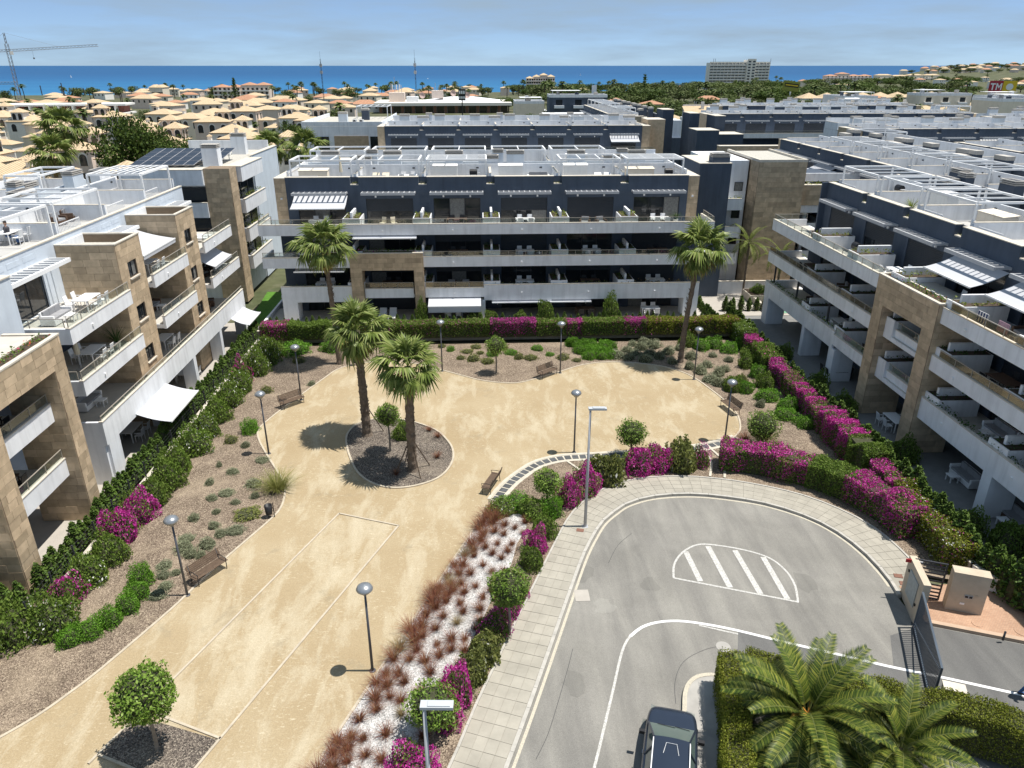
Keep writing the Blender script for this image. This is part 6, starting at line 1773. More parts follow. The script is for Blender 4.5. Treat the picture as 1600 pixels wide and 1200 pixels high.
def person(label, loc, rz, sit=False, top=SHIRT, legs=JEANS):
    """one continuous figure fused by a voxel remesh, clothing by height bands"""
    t = thing('person', label, 'person', loc, rz)
    m = MB()
    hip = .5 if sit else .95
    for s in (-1,1):
        if sit: tapered(m, [(s*.10,0,hip),(s*.12,-.42,hip+.02),(s*.12,-.48,.10)], (.085,.05)); m.obox((s*.12,-.55,.05),(.045,0,0),(0,.12,0),(0,0,.045))
        else:
            d = .22*s; tapered(m, [(s*.10,0,hip),(s*.10,d*.5-.06,.5),(s*.10,d,.09)], (.088,.05)); m.obox((s*.10,d-.07,.05),(.045,0,0),(0,.12,0),(0,0,.045))
        a = -.16*s
        tapered(m, [(s*.20,0,hip+.50),(s*.27,.02,hip+.24),(s*.26,-.18 if sit else a,hip+.05)], (.052,.036))
        hx, hy, hz = s*.26,(-.20 if sit else a*1.1),hip
        m.obox((hx,hy,hz),(.018,0,0),(0,.04,0),(0,0,.05))
        for f in range(4): m.tube([(hx,hy-.03+f*.02,hz-.04),(hx-.01*s,hy-.035+f*.021,hz-.09),(hx-.03*s,hy-.035+f*.02,hz-.12+abs(f-1.5)*.008)], [.011,.010,.008], 5)
        m.tube([(hx,hy-.04,hz+.0),(hx-.02*s,hy-.075,hz-.03),(hx-.03*s,hy-.08,hz-.06)], [.012,.011,.009], 5)
    m.lathe([(0,hip-.10),(.15,hip-.06),(.165,hip+.05),(.145,hip+.2),(.175,hip+.40),(.165,hip+.5),(.08,hip+.565),(.052,hip+.60),(.05,hip+.66),(0,hip+.66)], 14)
    m.lathe([(0,hip+.63),(.06,hip+.645),(.085,hip+.72),(.09,hip+.79),(.075,hip+.86),(.03,hip+.895),(0,hip+.90)], 14)
    m.obox((0,-.095,hip+.755),(.013,0,0),(0,.02,0),(0,0,.022))
    for s in (-1,1): m.obox((s*.092,.0,hip+.76),(.01,0,0),(0,.02,0),(0,0,.03))
    o = m.build('figure', [SKIN], t)
    md = o.modifiers.new('fuse','REMESH'); md.mode = 'VOXEL'; md.voxel_size = .014; md.use_smooth_shade = True
    mm, n, l, p = nodes('figure cloth ' + label[:12])
    tcn = n.new('ShaderNodeTexCoord'); sx = n.new('ShaderNodeSeparateXYZ'); l.new(tcn.outputs['Object'], sx.inputs[0])
    mr = n.new('ShaderNodeMapRange'); mr.inputs['From Min'].default_value = 0; mr.inputs['From Max'].default_value = 2; l.new(sx.outputs['Z'], mr.inputs['Value'])
    tc_ = (.05,.05,.06) if top is SHIRT else (.4,.1,.1)
    r_ = ramp(n, [(0,(.03,.03,.03)),(.045,(.04,.11,.28)),((hip+.03)/2,tc_),((hip+.565)/2,(.42,.25,.18))]); r_.color_ramp.interpolation = 'CONSTANT'
    l.new(mr.outputs[0], r_.inputs['Fac']); l.new(r_.outputs['Color'], p.inputs['Base Color']); p.inputs['Roughness'].default_value = .85
    o.data.materials[0] = mm
    m = MB(); m.lathe([(.096,hip+.78),(.098,hip+.84),(.07,hip+.90),(0,hip+.925)], 12); m.build('hair', HAIR, t, True)
    return t
person('person in blue jeans walking on the road at the right edge', (20.5,20.15,RZ), R(70))
person('person in a dark top sitting under the left roof pergola', (-28.5,45.5,ZR+.02), R(100), sit=True)
# ------------------------------------------------------------------ further blocks of the estate
FAR = True
def estate_block(label, loc, rz, nb, seed, depth=13.5, ends=True, rear=True, navy_mid=False, face=True, lower=True, b0=1.6):
    root = thing('apartment_block', label, 'apartment block', loc, rz, 'blocks of the estate behind')
    bays = [b0+6.04*i for i in range(nb+1)]; x1 = bays[-1]+b0-.2
    body(root, .4,x1,3.6,depth+3.9,0,ZF[3]-.02, NAVY)
    body(root, bays[0],bays[-1],3.95,depth+3.9,ZF[3]-.02,ZR-.06, WHITE, 'penthouse_body')
    front_face(root, bays, bays[0], bays[-1], None, seed=seed, awn=(seed % nb,), open_win=())
    band(root, 0, x1, ZF[3]); railing(root, .05,x1-.05,.08,ZF[3]+.65,.42,n=nb*2); piece('floor_slab', WHITE, root, .02,x1-.02,.162,3.6,ZF[3]-.28,ZF[3])
    if lower:
        for k in (1,2):
            band(root, 0, x1, ZF[k]); piece('floor_slab', WHITE, root, .02,x1-.02,.162,3.6,ZF[k]-.28,ZF[k])
    if ends:
        for x0_, x1_ in ((.4,bays[0]),(bays[-1],x1)):
            body(root, x0_,x1_,3.6,9.5,ZF[3]-.01,ZP-.1, STONE, 'stone_end'); piece('coping', CAP, root, x0_-.04,x1_+.04,3.55,9.55,ZP-.1,ZP-.04)
    roof(root, bays, 3.9, depth+3.7, ZR, seed=seed, rear=rear, navy_mid=navy_mid, detail=True)
    return root
estate_block('slate blue and white block directly behind the front block', (-17.0,123.6,0), 0, 7, 41)
estate_block('slate blue block parallel to the right block with a row of pergolas', (37.0,103.5,0), R(-90), 10, 42, navy_mid=True, rear=True, depth=14)
estate_block('long slate blue block far right with white pergolas', (58,114.5,0), 0, 8, 43)
estate_block('slate blue block beyond the long one at the far right', (46,153.7,0), 0, 9, 44, rear=False)
estate_block('dark sided block running away behind the stone towers', (22.8,197,0), R(-90), 7, 45, rear=False, navy_mid=True)
estate_block('farther slate blue block at the right edge', (98,140,0), 0, 6, 46, rear=False)
estate_block('second slate blue row at the right edge behind the right block', (58.0,98,0), R(-90), 8, 47, navy_mid=True, rear=True, depth=14)
estate_block('white and slate block behind the dark sided block', (58,186,0), 0, 8, 48, rear=False)
# white curved block on the left of it
fb = thing('apartment_block', 'white block with a stone panel left of the block behind the front one', 'apartment block', (-31,137,0), 0, 'blocks of the estate behind')
body(fb, 0,14,0,26,0,12.2, WHITE); body(fb, 14.02,16.5,3,26,0,11.6, PALE, 'side_wing'); piece('roof_gravel', GRAVELR, fb, .25,13.8,.25,25.8,12.2,12.24)
for x0_,x1_,y0_,y1_ in ((0,14,0,.2),(0,.2,.21,26),(13.8,14,.21,26)): piece('parapet', WHITE, fb, x0_,x1_,y0_,y1_,12.241,12.95)
piece('stone_panel', STONE, fb, 5.5,11.5,-.05,-.005,8.2,10.6); window(fb, 2.4,4.6,-.06,8.3,10.5,2); window(fb, 11.8,13.2,-.06,8.3,10.5,1)
for k in range(2): window(fb, 3+k*5,6+k*5,-.06,4.6,6.9,2)
chimney(fb, 6,8,12.2,1.6,1.6,1.2,PALE); chimney(fb, 9,16,12.2,1.8,1.4,1.2,NAVY); cyl_ac(fb, 8.4,6,12.24); cyl_ac(fb, 9.6,6,12.24); roof_frame(fb, 7,13,18,25,12.24,2.4,5,10)
# stone towers and dark lift shafts in the gap
tw = thing('stair_block', 'pair of sandstone stair towers behind the front block', 'stair block', (25.6,128,0), 0)
for x0_,x1_,y0_,h_,mt in ((0,2.2,0,12.6,STONE),(2.6,5.6,1.5,13.6,STONE),(8.5,12.0,-8,12.6,NAVY),(7.6,9.6,12,14.6,NAVY),(11.5,13.2,8,14.2,NAVY),(14.8,16.6,4,14.0,NAVY),(13.0,18.0,-2,11.5,NAVY)):
    body(tw, x0_,x1_,y0_,y0_+5,0,h_,mt,'tower'); piece('coping', CAP, tw, x0_-.05,x1_+.05,y0_-.05,y0_+5.05,h_,h_+.08)
sw = thing('boundary_wall', 'long sandstone wall right of the stair towers', 'wall', (33.5,106,0), 0); body(sw, 0,14,0,1.2,0,11.6,STONE,'wall_face'); piece('coping', CAP, sw, -.05,14.05,-.05,1.25,11.6,11.68)

FAR = False
# ------------------------------------------------------------------ villas with tiled roofs
def tilemat(name, a, b):
    m, n, l, p = nodes(name)
    tcn = n.new('ShaderNodeTexCoord')
    wv = n.new('ShaderNodeTexWave'); wv.inputs['Scale'].default_value = 1.15; wv.bands_direction = 'DIAGONAL'; wv.inputs['Distortion'].default_value = .3; l.new(tcn.outputs['Object'], wv.inputs['Vector'])
    nn = noise_node(n, l, 1.6, 4, .7, tcn.outputs['Object'])
    r = ramp(n, [(.3,a),(.7,b)]); l.new(nn.outputs['Fac'], r.inputs['Fac'])
    r2 = ramp(n, [(.2,(.78,.76,.74)),(.6,(1.08,1.08,1.08))]); l.new(wv.outputs['Fac'], r2.inputs['Fac'])
    l.new(mixc(n, l, 1.0, r.outputs['Color'], r2.outputs['Color'], 'MULTIPLY'), p.inputs['Base Color']); p.inputs['Roughness'].default_value = .85
    bn = n.new('ShaderNodeBump'); bn.inputs['Strength'].default_value = .6; bn.inputs['Distance'].default_value = .1; l.new(wv.outputs['Fac'], bn.inputs['Height']); l.new(bn.outputs['Normal'], p.inputs['Normal'])
    return m
TILE = tilemat('sand coloured roof tile', (.50,.375,.23), (.62,.485,.32))
TILER = tilemat('red roof tile', (.40,.20,.12), (.50,.28,.17))
VW = [paint('villa white wall', (.84,.82,.78), .85, .06, .6, streak=.08), paint('villa cream wall', (.76,.68,.56), .85, .06, .6, streak=.08), paint('villa pink wall', (.72,.60,.52), .85, .06, .6, streak=.08)]
EAVE = paint('eave board', (.32,.20,.12), .8, .1)
def hip(m, x0, x1, y0, y1, z, h, ov=.45, mi=0):
    x0 -= ov; x1 += ov; y0 -= ov; y1 += ov; w_, d_ = x1-x0, y1-y0
    if w_ >= d_: a, b = (x0+d_/2,(y0+y1)/2,z+h), (x1-d_/2,(y0+y1)/2,z+h)
    else: a, b = ((x0+x1)/2,y0+w_/2,z+h), ((x0+x1)/2,y1-w_/2,z+h)
    V = [(x0,y0,z),(x1,y0,z),(x1,y1,z),(x0,y1,z),a,b]
    F = [(0,1,5,4),(1,2,5),(2,3,4,5),(3,0,4)] if w_ >= d_ else [(0,1,4),(1,2,5,4),(2,3,5),(3,0,4,5)]
    m.add(V, F+[(3,2,1,0)], mi)
def arch(parent, cx, y, z0, w_, h_, side=None, wm=None):
    """arched opening: dark glass with a white surround, standing just proud of the wall"""
    pts = [(-w_/2,0),(w_/2,0),(w_/2,h_-w_/2)] + [(w_/2*math.cos(R(a)), h_-w_/2+w_/2*math.sin(R(a))) for a in range(20,180,20)] + [(-w_/2,h_-w_/2)]
    def mk(s, t, name, mat, par):
        n = len(pts); m = MB()
        if side is None: f = lambda u, v, q: (cx+u*s, y-q, z0+v*s)
        else: f = lambda u, v, q: (side+q, cx+u*s, z0+v*s)
        V = [f(u,v,0) for u, v in pts]+[f(u,v,t) for u, v in pts]
        m.add(V, [tuple(range(n,2*n)), tuple(range(n))[::-1]]+[(i,(i+1)%n,(i+1)%n+n,i+n) for i in range(n)])
        return m.build(name, mat, par)
    o = mk(1.16, .05, 'arched_surround', wm or VW[0], parent); mk(1.0, .07, 'pane', GLASS, o)
def villa(label, x, y, rz, w_, d_, h_, wall, seed, tower=True, z=0, tile=None, lod=0):
    t = thing('villa', label, 'villa', (x,y,z), rz, 'tile roofed villas')
    g = random.Random(seed); tile = tile or TILE
    b = box('wall', wall, t, -w_/2,w_/2,-d_/2,d_/2,-2,h_)
    m = MB(); hip(m, -w_/2,w_/2,-d_/2,d_/2,h_+.15,w_*.17); ro = m.build('roof', tile, t)
    box('eave', EAVE, ro, -w_/2-.35,w_/2+.35,-d_/2-.35,d_/2+.35,h_,h_+.149)
    cx = g.uniform(-.3,.3)*w_; cb = box('chimney', VW[0], ro, cx-.35,cx+.35,.3,1.0,h_+.6,h_+2.2); m = MB(); hip(m, cx-.35,cx+.35,.3,1.0,2.2+h_,.4,.12); m.build('chimney_cap', tile, ro)
    n = max(2,int(w_/2.4))
    for i in range(n):
        u = -w_/2+w_*(i+.5)/n; arch(t, u, -d_/2, h_-2.7, 1.35, 2.1)
        if lod == 0: window(t, u-.55,u+.55,-d_/2-.04,h_-5.4,h_-4.0,2)
    for i in range(2): arch(t, -d_/2+d_*(i+.5)/2, 0, h_-2.7, 1.35, 2.1, side=w_/2)
    if tower:
        tx, ty, s_, hh = g.choice((-1,1))*w_*.30, d_*g.uniform(-.2,.3), 3.4, h_+g.uniform(2.4,3.2)
        tb = box('tower_wall', wall, t, tx-s_/2,tx+s_/2,ty-s_/2,ty+s_/2,h_-.5,hh)
        m = MB(); hip(m, tx-s_/2,tx+s_/2,ty-s_/2,ty+s_/2,hh,1.15,.45); m.build('tower_roof', tile, t)
        for q in (-.85,.85): arch(tb, tx+q, ty-s_/2, hh-2.05, 1.05, 1.75); arch(tb, ty+q, 0, hh-2.05, 1.05, 1.75, side=tx+s_/2)
    # lower wing
    ww, wd, wh = w_*.55, d_*.6, h_-2.8
    sx = g.choice((-1,1)); x0_ = sx*(w_/2+ww/2-.01)
    box('wing_wall', wall, t, x0_-ww/2,x0_+ww/2,-wd/2,wd/2,-2,wh); m = MB(); hip(m, x0_-ww/2,x0_+ww/2,-wd/2,wd/2,wh,ww*.2,.35); m.build('wing_roof', tile, t)
    arch(t, x0_, -wd/2, wh-2.5, 1.4, 2.1)
    if lod == 0:
        c = MB(); c.cyl(-sx*(w_/2+.5),-d_*.2,-2,h_-.3,1.1,n=14); tt = c.build('round_stair', wall, t, True); m = MB(); m.lathe([(1.35,h_-.3),(0,h_+.6)], 14, 0, (-sx*(w_/2+.5),-d_*.2,0)); m.build('stair_roof', tile, t)
        box('garden_wall', wall, t, -w_/2-2,w_/2+2,-d_/2-3,-d_/2-2.8,-2,1.3)
    return t
vp = []
def vfree(x, y, r_): return all((x-a)**2+(y-b)**2 > (r_+c)**2 for a, b, c in vp)
V1 = [(-52,80,8.5),(-63,76,9),(-74,84,9),(-46,99,8),(-58,97,8.5),(-86,96,9),(-66,66,9),(-80,70,9),(-70,94,8.5),(-78,106,8.5),(-64,112,8.8),(-92,112,9),(-70,121,9),(-84,131,9),(-100,128,9),(-51,128,8.5),(-62,139,9),(-76,148,9),(-95,148,9),(-112,142,9),(-42,118,7.5),(-43,138,8.5),(-52,151,8.5),(-66,163,9),(-86,166,9),(-106,162,9),(-124,158,9),(-40,158,8.5),(-53,176,9),(-74,183,9),(-96,184,9),(-116,180,9),(-138,178,9),
      (-62,199,9),(-84,203,9),(-106,202,9),(-128,200,9),(-150,196,9),(-74,221,9),(-97,222,9),(-120,222,9),(-142,220,9),(-165,216,9),(-88,243,9),(-112,244,9),(-136,242,9),(-160,240,9),(-48,226,8),(-58,252,8),(-105,266,9),(-130,266,9),(-155,262,9),(-180,258,9),(-80,272,9)]
cols = ['white','cream','pinkish']
for i, (x,y,w_) in enumerate(V1):
    k = i*7 % 3; vp.append((x,y,8))
    villa(f'{cols[k]} tile roofed villa, {nth(i % 6)} across in the {nth(i//6)} row behind the left block', x, y, R([0,0,90,-90,8,-8][i*5 % 6]), w_+1.5*(i % 3 == 0), 8.0, 6.6+.5*(i % 3), VW[k], i, i % 3 != 1, 0, lod=0 if y < 170 else 1)
vp += [(-27,92,30),(-24,150,20),(3,130,34),(45,80,40),(85,120,60),(85,165,55),(24,175,26)]

# ------------------------------------------------------------------ distant trees
BARK = paint('bark', (.12,.09,.065), .95, .3, 3, .5)
PINE_M = leafmat('pine foliage', [(.030,.055,.012),(.05,.085,.016),(.075,.115,.02),(.10,.14,.03)], .7, .1, .25)
SCRUB_M = leafmat('grey green tree foliage', [(.05,.075,.025),(.08,.11,.035),(.12,.15,.05),(.15,.17,.07)], .7, .1, .25)
PALMF = leafmat('far palm frond', [(.045,.075,.02),(.08,.115,.03),(.12,.15,.05)], .6, .1, .2)
def far_tree(name, seed, mat, clumps=14, n=60, leaf=.17, flat=.75, cat='tree'):
    """unit-size tree (height 1): trunk with limbs and a crown of leaf clumps"""
    t = thing(name, 'tree', cat); g = np.random.default_rng(seed)
    C = []
    for k in range(clumps):
        a = g.uniform(0,6.28); r_ = .36*g.uniform(0,1)**.6; C.append((r_*math.cos(a), r_*math.sin(a), .52+.38*flat*g.uniform(-.5,1)*(1-(r_/.45)**2*.6)))
    P = []
    for c in C:
        d = g.normal(size=(n,3)); d /= np.linalg.norm(d,axis=1)[:,None]; P.append(np.array(c)+d*np.array([.17,.17,.12])*(.6+.5*g.uniform(size=(n,1))))
    P = np.concatenate(P); obj('crown', leaf_mesh('crown', P, leaf*.42, mat, 0, .5), t)
    m = MB(); m.tube([(0,0,-.15),(.01,.0,.25),(0,.01,.55)], [.035,.026,.014], 7)
    for c in C[:6]: m.tube([(0,0,.28),(c[0]*.5,c[1]*.5,.42),c], [.016,.011,.005], 5)
    m.build('trunk', BARK, t); return t
FT = [far_tree('pine_tree', s, PINE_M, 18, 110, .13, .8) for s in range(3)] + [far_tree('broad_tree', 5+s, SCRUB_M, 18, 80, .16, .9) for s in range(3)]
def far_palm(seed):
    t = thing('distant_palm', 'palm', 'palm tree'); g = random.Random(seed)
    m = MB(); m.tube([(0,0,-.1),(.01,0,.4),(.02*g.choice((-1,1)),0,.82)], [.026,.018,.016], 6); m.build('trunk', BARK, t)
    m = MB()
    for i in range(26):
        a = i*2.4; el = R(75-115*i/26); L_ = .20*g.uniform(.85,1.1); px, py = math.cos(a), math.sin(a)
        c = Vector((0,0,.83)); d = Vector((px*math.cos(el),py*math.cos(el),math.sin(el))); s_ = Vector((-py,px,0))*.045
        p1 = c+d*L_*.55; p2 = c+d*L_+Vector((0,0,-.06)); m.add([c,p1-s_,p2,p1+s_,p1+Vector((0,0,.012))], [(0,1,4),(0,4,3),(1,2,4),(4,2,3)])
    m.build('crown', PALMF, t); return t
FP = [far_palm(s) for s in range(3)]
def tree_at(kind, x, y, h_, label, group, wide=1.0, z=None):
    pr = (FT[:3] if kind == 'pine' else FT[3:] if kind == 'tree' else FP); p_ = pr[rnd.randrange(3)]
    return place(p_, (x,y,terr(x,y) if z is None else z), rnd.uniform(0,6.28), label, group, (h_*wide,h_*wide,h_))
NEARP = far_tree('pine_tree', 77, PINE_M, 34, 260, .075, .85)
def near_pine(x, y, h_, lab, group, wide): place(NEARP, (x,y,0), rnd.uniform(0,6.28), lab, group, (h_*wide,h_*wide,h_))
near_pine(-52.5,117, 17.0, 'large dark green pine behind the left block', 'trees among the villas', .72)
near_pine(-48.3,119, 14.5, 'pine leaning against the large dark pine', 'trees among the villas', .62)
near_pine(-43.0,112, 13.8, 'olive green round tree right of the large dark pine', 'trees among the villas', .62)
for (x,y,h_,lab) in ((-59,112,15.5,'tall fan palm rising left of the large pine'),(-58,106,12.5,'second palm below the tall fan palm'),(-33,122,11.5,'palm beside the solar block chimney'),(-26.5,118,12,'palm left of the white block'),(-22.5,104,8.5,'low palm behind the left end of the front block'),(-21,98,7,'small palm beside the parked cars behind the front block')):
    fan_palm(lab, (x,y), (.2,0,h_-1.5), 2.9 if h_ > 9 else 2.3, .3, .22, int(h_*7), 34, 9, 0, 'palms among the villas')
for (x,y,h_,lab) in ((-40,165,12,'dark pine above the white block'),(-34,172,11.5,'second dark pine above the white block'),(-74,100,6.5,'green garden tree left of the roof pergolas'),(-70,90,5.5,'small garden tree by the left roof')):
    near_pine(x, y, h_, lab, 'trees among the villas', .8)
nt = 0
for (x0,x1,y0,y1,n,kinds,hh) in ((-190,-30,175,300,16,('palm','tree','pine'),(5,9)),(-330,-60,290,520,40,('palm','palm','tree'),(5,8)),(-420,40,520,960,90,('palm','palm','tree'),(7,11)),
        (-60,160,250,560,110,('tree','pine','palm','tree'),(5,8.5)),(30,330,430,900,170,('tree','pine','pine','palm','tree'),(8,12)),(60,420,300,480,70,('tree','pine','tree','palm'),(6,9)),(330,800,420,1250,120,('tree','pine','palm'),(7,12)),(1150,2000,1850,2800,170,('tree','pine'),(9,14))):
    for i in range(n):
        x, y = rnd.uniform(x0,x1), rnd.uniform(y0,y1)
        if not vfree(x,y,2): continue
        if y > coast(x,y)-40: continue
        if y < 525 and abs(x/y-.677) < .035: continue
        if y < 410 and -.16 < x/y < .05: continue
        k = rnd.choice(kinds)
        reg = 'left' if x < -40 else ('middle' if x < 60 else 'right')
        if y > 1500: reg = 'headland'
        kn = {'pine':'dark pine','tree':'grey green tree','palm':'tall palm'}[k]
        tree_at(k, x, y, rnd.uniform(*hh)*(1.25 if k == 'palm' else 1), f'distant {kn} in the green belt before the sea, {reg} part', f'distant {kn}s, {reg}', (2.1 if x > 40 else 1.4) if k != 'palm' else 1.5)
# a Norfolk pine and slim trees standing above the belt
def norfolk(label, x, y, h_):
    t = thing('conifer', label, 'conifer', (x,y,terr(x,y)), 0); m = MB(); m.tube([(0,0,0),(0,0,h_)], [.35,.05], 6); m.build('trunk', BARK, t)
    P = []
    for k in range(9):
        z = h_*(.25+.08*k); r_ = h_*.2*(1-k/10)
        for a in range(6):
            for q in range(8): P.append((r_*q/8*math.cos(a*1.05+k),r_*q/8*math.sin(a*1.05+k),z+.04*r_*q))
    obj('crown', leaf_mesh('crown', np.array(P)+nrg.normal(size=(len(P),3))*.3, 1.1, PINE_M, 0, .8), t)
norfolk('tall tiered conifer above the trees left of the big hotel', 118,560,19); norfolk('dark conifer above the pink beach apartments', -170,560,17); norfolk('dark conifer near the red and yellow billboard', 385,520,17)

# ------------------------------------------------------------------ distant houses
def far_house(label, x, y, rz, w_, d_, h_, wall, tile, group):
    t = thing('distant_house', label, 'house', (x,y,terr(x,y)), rz, group)
    box('wall', wall, t, -w_/2,w_/2,-d_/2,d_/2,-4,h_); m = MB(); hip(m, -w_/2,w_/2,-d_/2,d_/2,h_+.01,w_*.14,.4); m.build('roof', tile, t)
    n = max(2,int(w_/3))
    for k in range(max(1,int(h_/3))):
        for i in range(n):
            u = -w_/2+w_*(i+.5)/n; piece('window', GLASS, t, u-.5,u+.5,-d_/2-.03,-d_/2-.001,h_-2.2-3*k,h_-.8-3*k)
hs = 0
for (x0,x1,y0,y1,n,grp) in ((-300,-60,285,500,75,'distant houses on the left'),(-60,120,230,420,12,'distant houses in the middle'),(110,420,260,460,34,'distant houses on the right'),(-330,100,520,900,55,'distant houses near the shore'),(250,900,560,1300,46,'distant houses beyond the billboards'),(1150,2000,1900,2800,150,'white houses on the far headland')):
    for i in range(n):
        x, y = rnd.uniform(x0,x1), rnd.uniform(y0,y1)
        if not vfree(x,y,7) or y > coast(x,y)-60 or (y < 410 and -.16 < x/y < .05): continue
        vp.append((x,y,6)); k = rnd.randrange(3)
        big = 1.6 if y > 1500 else 1
        far_house(f'{cols[k]} {grp.replace("houses","house").replace("white ","")} with tiled roof', x, y, rnd.choice((0,R(90),R(12),R(-15))), rnd.uniform(9,15)*big, rnd.uniform(8,11), rnd.uniform(3.5,6.8)*big, VW[k], rnd.choice((TILE,TILE,TILER)), grp)
# flat-roofed white houses that carry the estate on towards the shore
for i in range(46):
    x, y = rnd.uniform(-45,330), rnd.uniform(205,345)
    if x/y > .95 or -.17 < x/y < .06 or not vfree(x,y,8): continue
    vp.append((x,y,8)); w_, d_, h_ = rnd.uniform(12,24), rnd.uniform(9,13), rnd.uniform(7.5,11.5)
    pos = 'behind the front block' if x < 30 else ('behind the pool towers' if x < 110 else 'behind the right blocks')
    sz = 'wide' if w_ > 18 else 'narrow'; wm_ = i % 4
    t = thing('flat_roofed_house', f'{sz} {["white","bright white","slate blue","cream"][wm_]} {["lower","taller"][h_ > 9.5]} flat roofed house {pos}', 'house', (x,y,terr(x,y)), rnd.choice((0,0,R(90))), f'flat roofed houses {pos}')
    box('wall', (WHITE,WHITE,NAVY,VW[1])[wm_], t, -w_/2,w_/2,-d_/2,d_/2,-3,h_); piece('roof_floor', DECKW, t, -w_/2+.2,w_/2-.2,-d_/2+.2,d_/2-.2,h_,h_+.05)
    for a_, b_, c_, e_ in ((-w_/2,w_/2,-d_/2,-d_/2+.2),(-w_/2,w_/2,d_/2-.2,d_/2),(-w_/2,-w_/2+.2,-d_/2+.21,d_/2-.21),(w_/2-.2,w_/2,-d_/2+.21,d_/2-.21)): piece('parapet', WHITE, t, a_,b_,c_,e_,h_+.001,h_+1.0)
    for q in range(3):
        u = -w_/2+w_*(q+.5)/3; piece('window', GLASS, t, u-1.2,u+1.2,-d_/2-.04,-d_/2-.001,h_-2.6,h_-.7); piece('balcony', WHITE, t, u-1.8,u+1.8,-d_/2-1.2,-d_/2-.05,h_-3.6,h_-2.7)
        piece('chimney', rnd.choice((WHITE,NAVY,LOUV)), t, u-.6,u+.6,rnd.uniform(-1,0),rnd.uniform(.6,1.6),h_+.051,h_+rnd.uniform(1.4,2.6))
    piece('roof_canopy', WHITER, t, -w_/2+1,rnd.uniform(-1,3),-d_/2+1,d_/2-2,h_+2.2,h_+2.3)
    for u in (-w_/2+1.1,-w_/2+3.0): piece('canopy_post', WHITER, t, u,u+.12,-d_/2+1.05,-d_/2+1.2,h_+.051,h_+2.19)
# row of terraced houses with mono-pitch roofs behind the estate
for i in range(9):
    x = 62+i*8.2+rnd.uniform(-1,1); y = 222+i*1.5
    t = thing('terraced_house', f'terraced house with sloping sand tile roof, {nth(i)} from the left behind the estate', 'house', (x,y,0), 0, 'terraced houses behind the estate')
    box('wall', VW[0], t, -3.6,3.6,-5,5,-2,8.2); m = MB(); m.add([(-3.9,-5.4,8.0),(3.9,-5.4,8.0),(3.9,2.5,11.2),(-3.9,2.5,11.2),(-3.9,-5.4,7.8),(3.9,-5.4,7.8),(3.9,2.5,11.0),(-3.9,2.5,11.0)], [(0,1,2,3),(7,6,5,4),(0,4,5,1),(1,5,6,2),(2,6,7,3),(3,7,4,0)]); m.build('roof', TILE, t)
    box('gable_wall', VW[0], t, -3.6,3.6,2.51,2.7,8.2,11.6); box('chimney', VW[0], t, 1.2,2.0,.5,1.2,9,12.4)
    for u in (-1.8,1.2): piece('window', GLASS, t, u,u+1.1,-5.04,-5.001,5.6,7.0)
for i in range(8):
    x = 172+i*10.5; y = 405+i*2
    t = thing('terraced_house', f'pale row house with tiled gable, {nth(i)} from the left below the billboards', 'house', (x,y,terr(x,y)), 0, 'row houses below the billboards')
    box('wall', VW[i % 2], t, -5,5,-5,5,-3,6.5); m = MB(); hip(m, -5,5,-5,5,6.51,2.6,.3); m.build('roof', TILE, t)
    for u in (-3,-.5,2): piece('window', GLASS, t, u,u+1.3,-5.05,-5.001,3.6,5.2); piece('window', GLASS, t, u,u+1.3,-5.05,-5.001,.8,2.4)

# ------------------------------------------------------------------ landmarks
BEIGE = paint('hotel beige render', (.80,.76,.68), .85, .05, .05)
hz_ = -4.0
ht = thing('tower_hotel', 'big ten-storey white hotel slab standing by the sea', 'hotel', (298,900,hz_), 0)
for (x0_,x1_,y0_,n_,nm) in ((-35,7,0,9,'left_wing'),(7.2,17,-3,10,'stair_core'),(17.2,34,0,9,'right_wing')):
    hh = n_*3.05+1.2; box(nm, BEIGE, ht, x0_,x1_,y0_,y0_+14,-6,hh)
    if nm != 'stair_core':
        for k in range(n_):
            o = piece('balcony', VW[0], ht, x0_+.2,x1_-.2,y0_-1.3,y0_-.001,1.2+k*3.05,2.25+k*3.05)
            piece('window_band', CURT, ht, x0_+.6,x1_-.6,y0_-.06,y0_-.002,2.3+k*3.05,3.95+k*3.05)
        nb_ = int((x1_-x0_)/4)
        for i in range(nb_+1): piece('balcony_fin', BEIGE, ht, x0_+(x1_-x0_)*i/nb_-.15,x0_+(x1_-x0_)*i/nb_+.15,y0_-1.25,y0_-.07,1.2,hh)
    else:
        for k in range(n_):
            for i in range(2): piece('window', GLASS, ht, x0_+1+i*5,x0_+4+i*5,y0_-.05,y0_-.001,1.6+k*3.05,3.2+k*3.05)
    piece('roof_parapet', BEIGE, ht, x0_,x1_,y0_,y0_+.4,hh+.001,hh+1.0)
for x in (-30,-28,36): piece('mast', DARKM, ht, x-.15,x+.15,4,4.3,28,33)
def slab_hotel(label, x, y, w_, n_, wall, tile, seed):
    t = thing('beach_apartments', label, 'apartment building', (x,y,terr(x,y)), 0, 'apartment buildings by the shore')
    g = random.Random(seed); k = 4
    for i in range(k):
        x0_, x1_ = -w_/2+w_*i/k, -w_/2+w_*(i+1)/k-.02; hh = n_*3+g.choice((0,1.5,3)); yo = g.uniform(0,4)
        box('wall', wall, t, x0_,x1_,yo,yo+14,-6,hh); m = MB(); hip(m, x0_,x1_,yo,yo+14,hh+.01,2.0,.4); m.build('roof', tile, t)
        for f in range(n_):
            for q in range(3):
                u = x0_+(x1_-x0_)*(q+.5)/3; piece('window', GLASS, t, u-.9,u+.9,yo-.06,yo-.001,.8+f*3,2.5+f*3)
            piece('balcony', VW[0], t, x0_+.3,x1_-.3,yo-1.4,yo-.062,f*3-.1,.7+f*3)
slab_hotel('pink apartment complex with tiled roofs at the left shore', -190,640,44,3,VW[2],TILER,1)
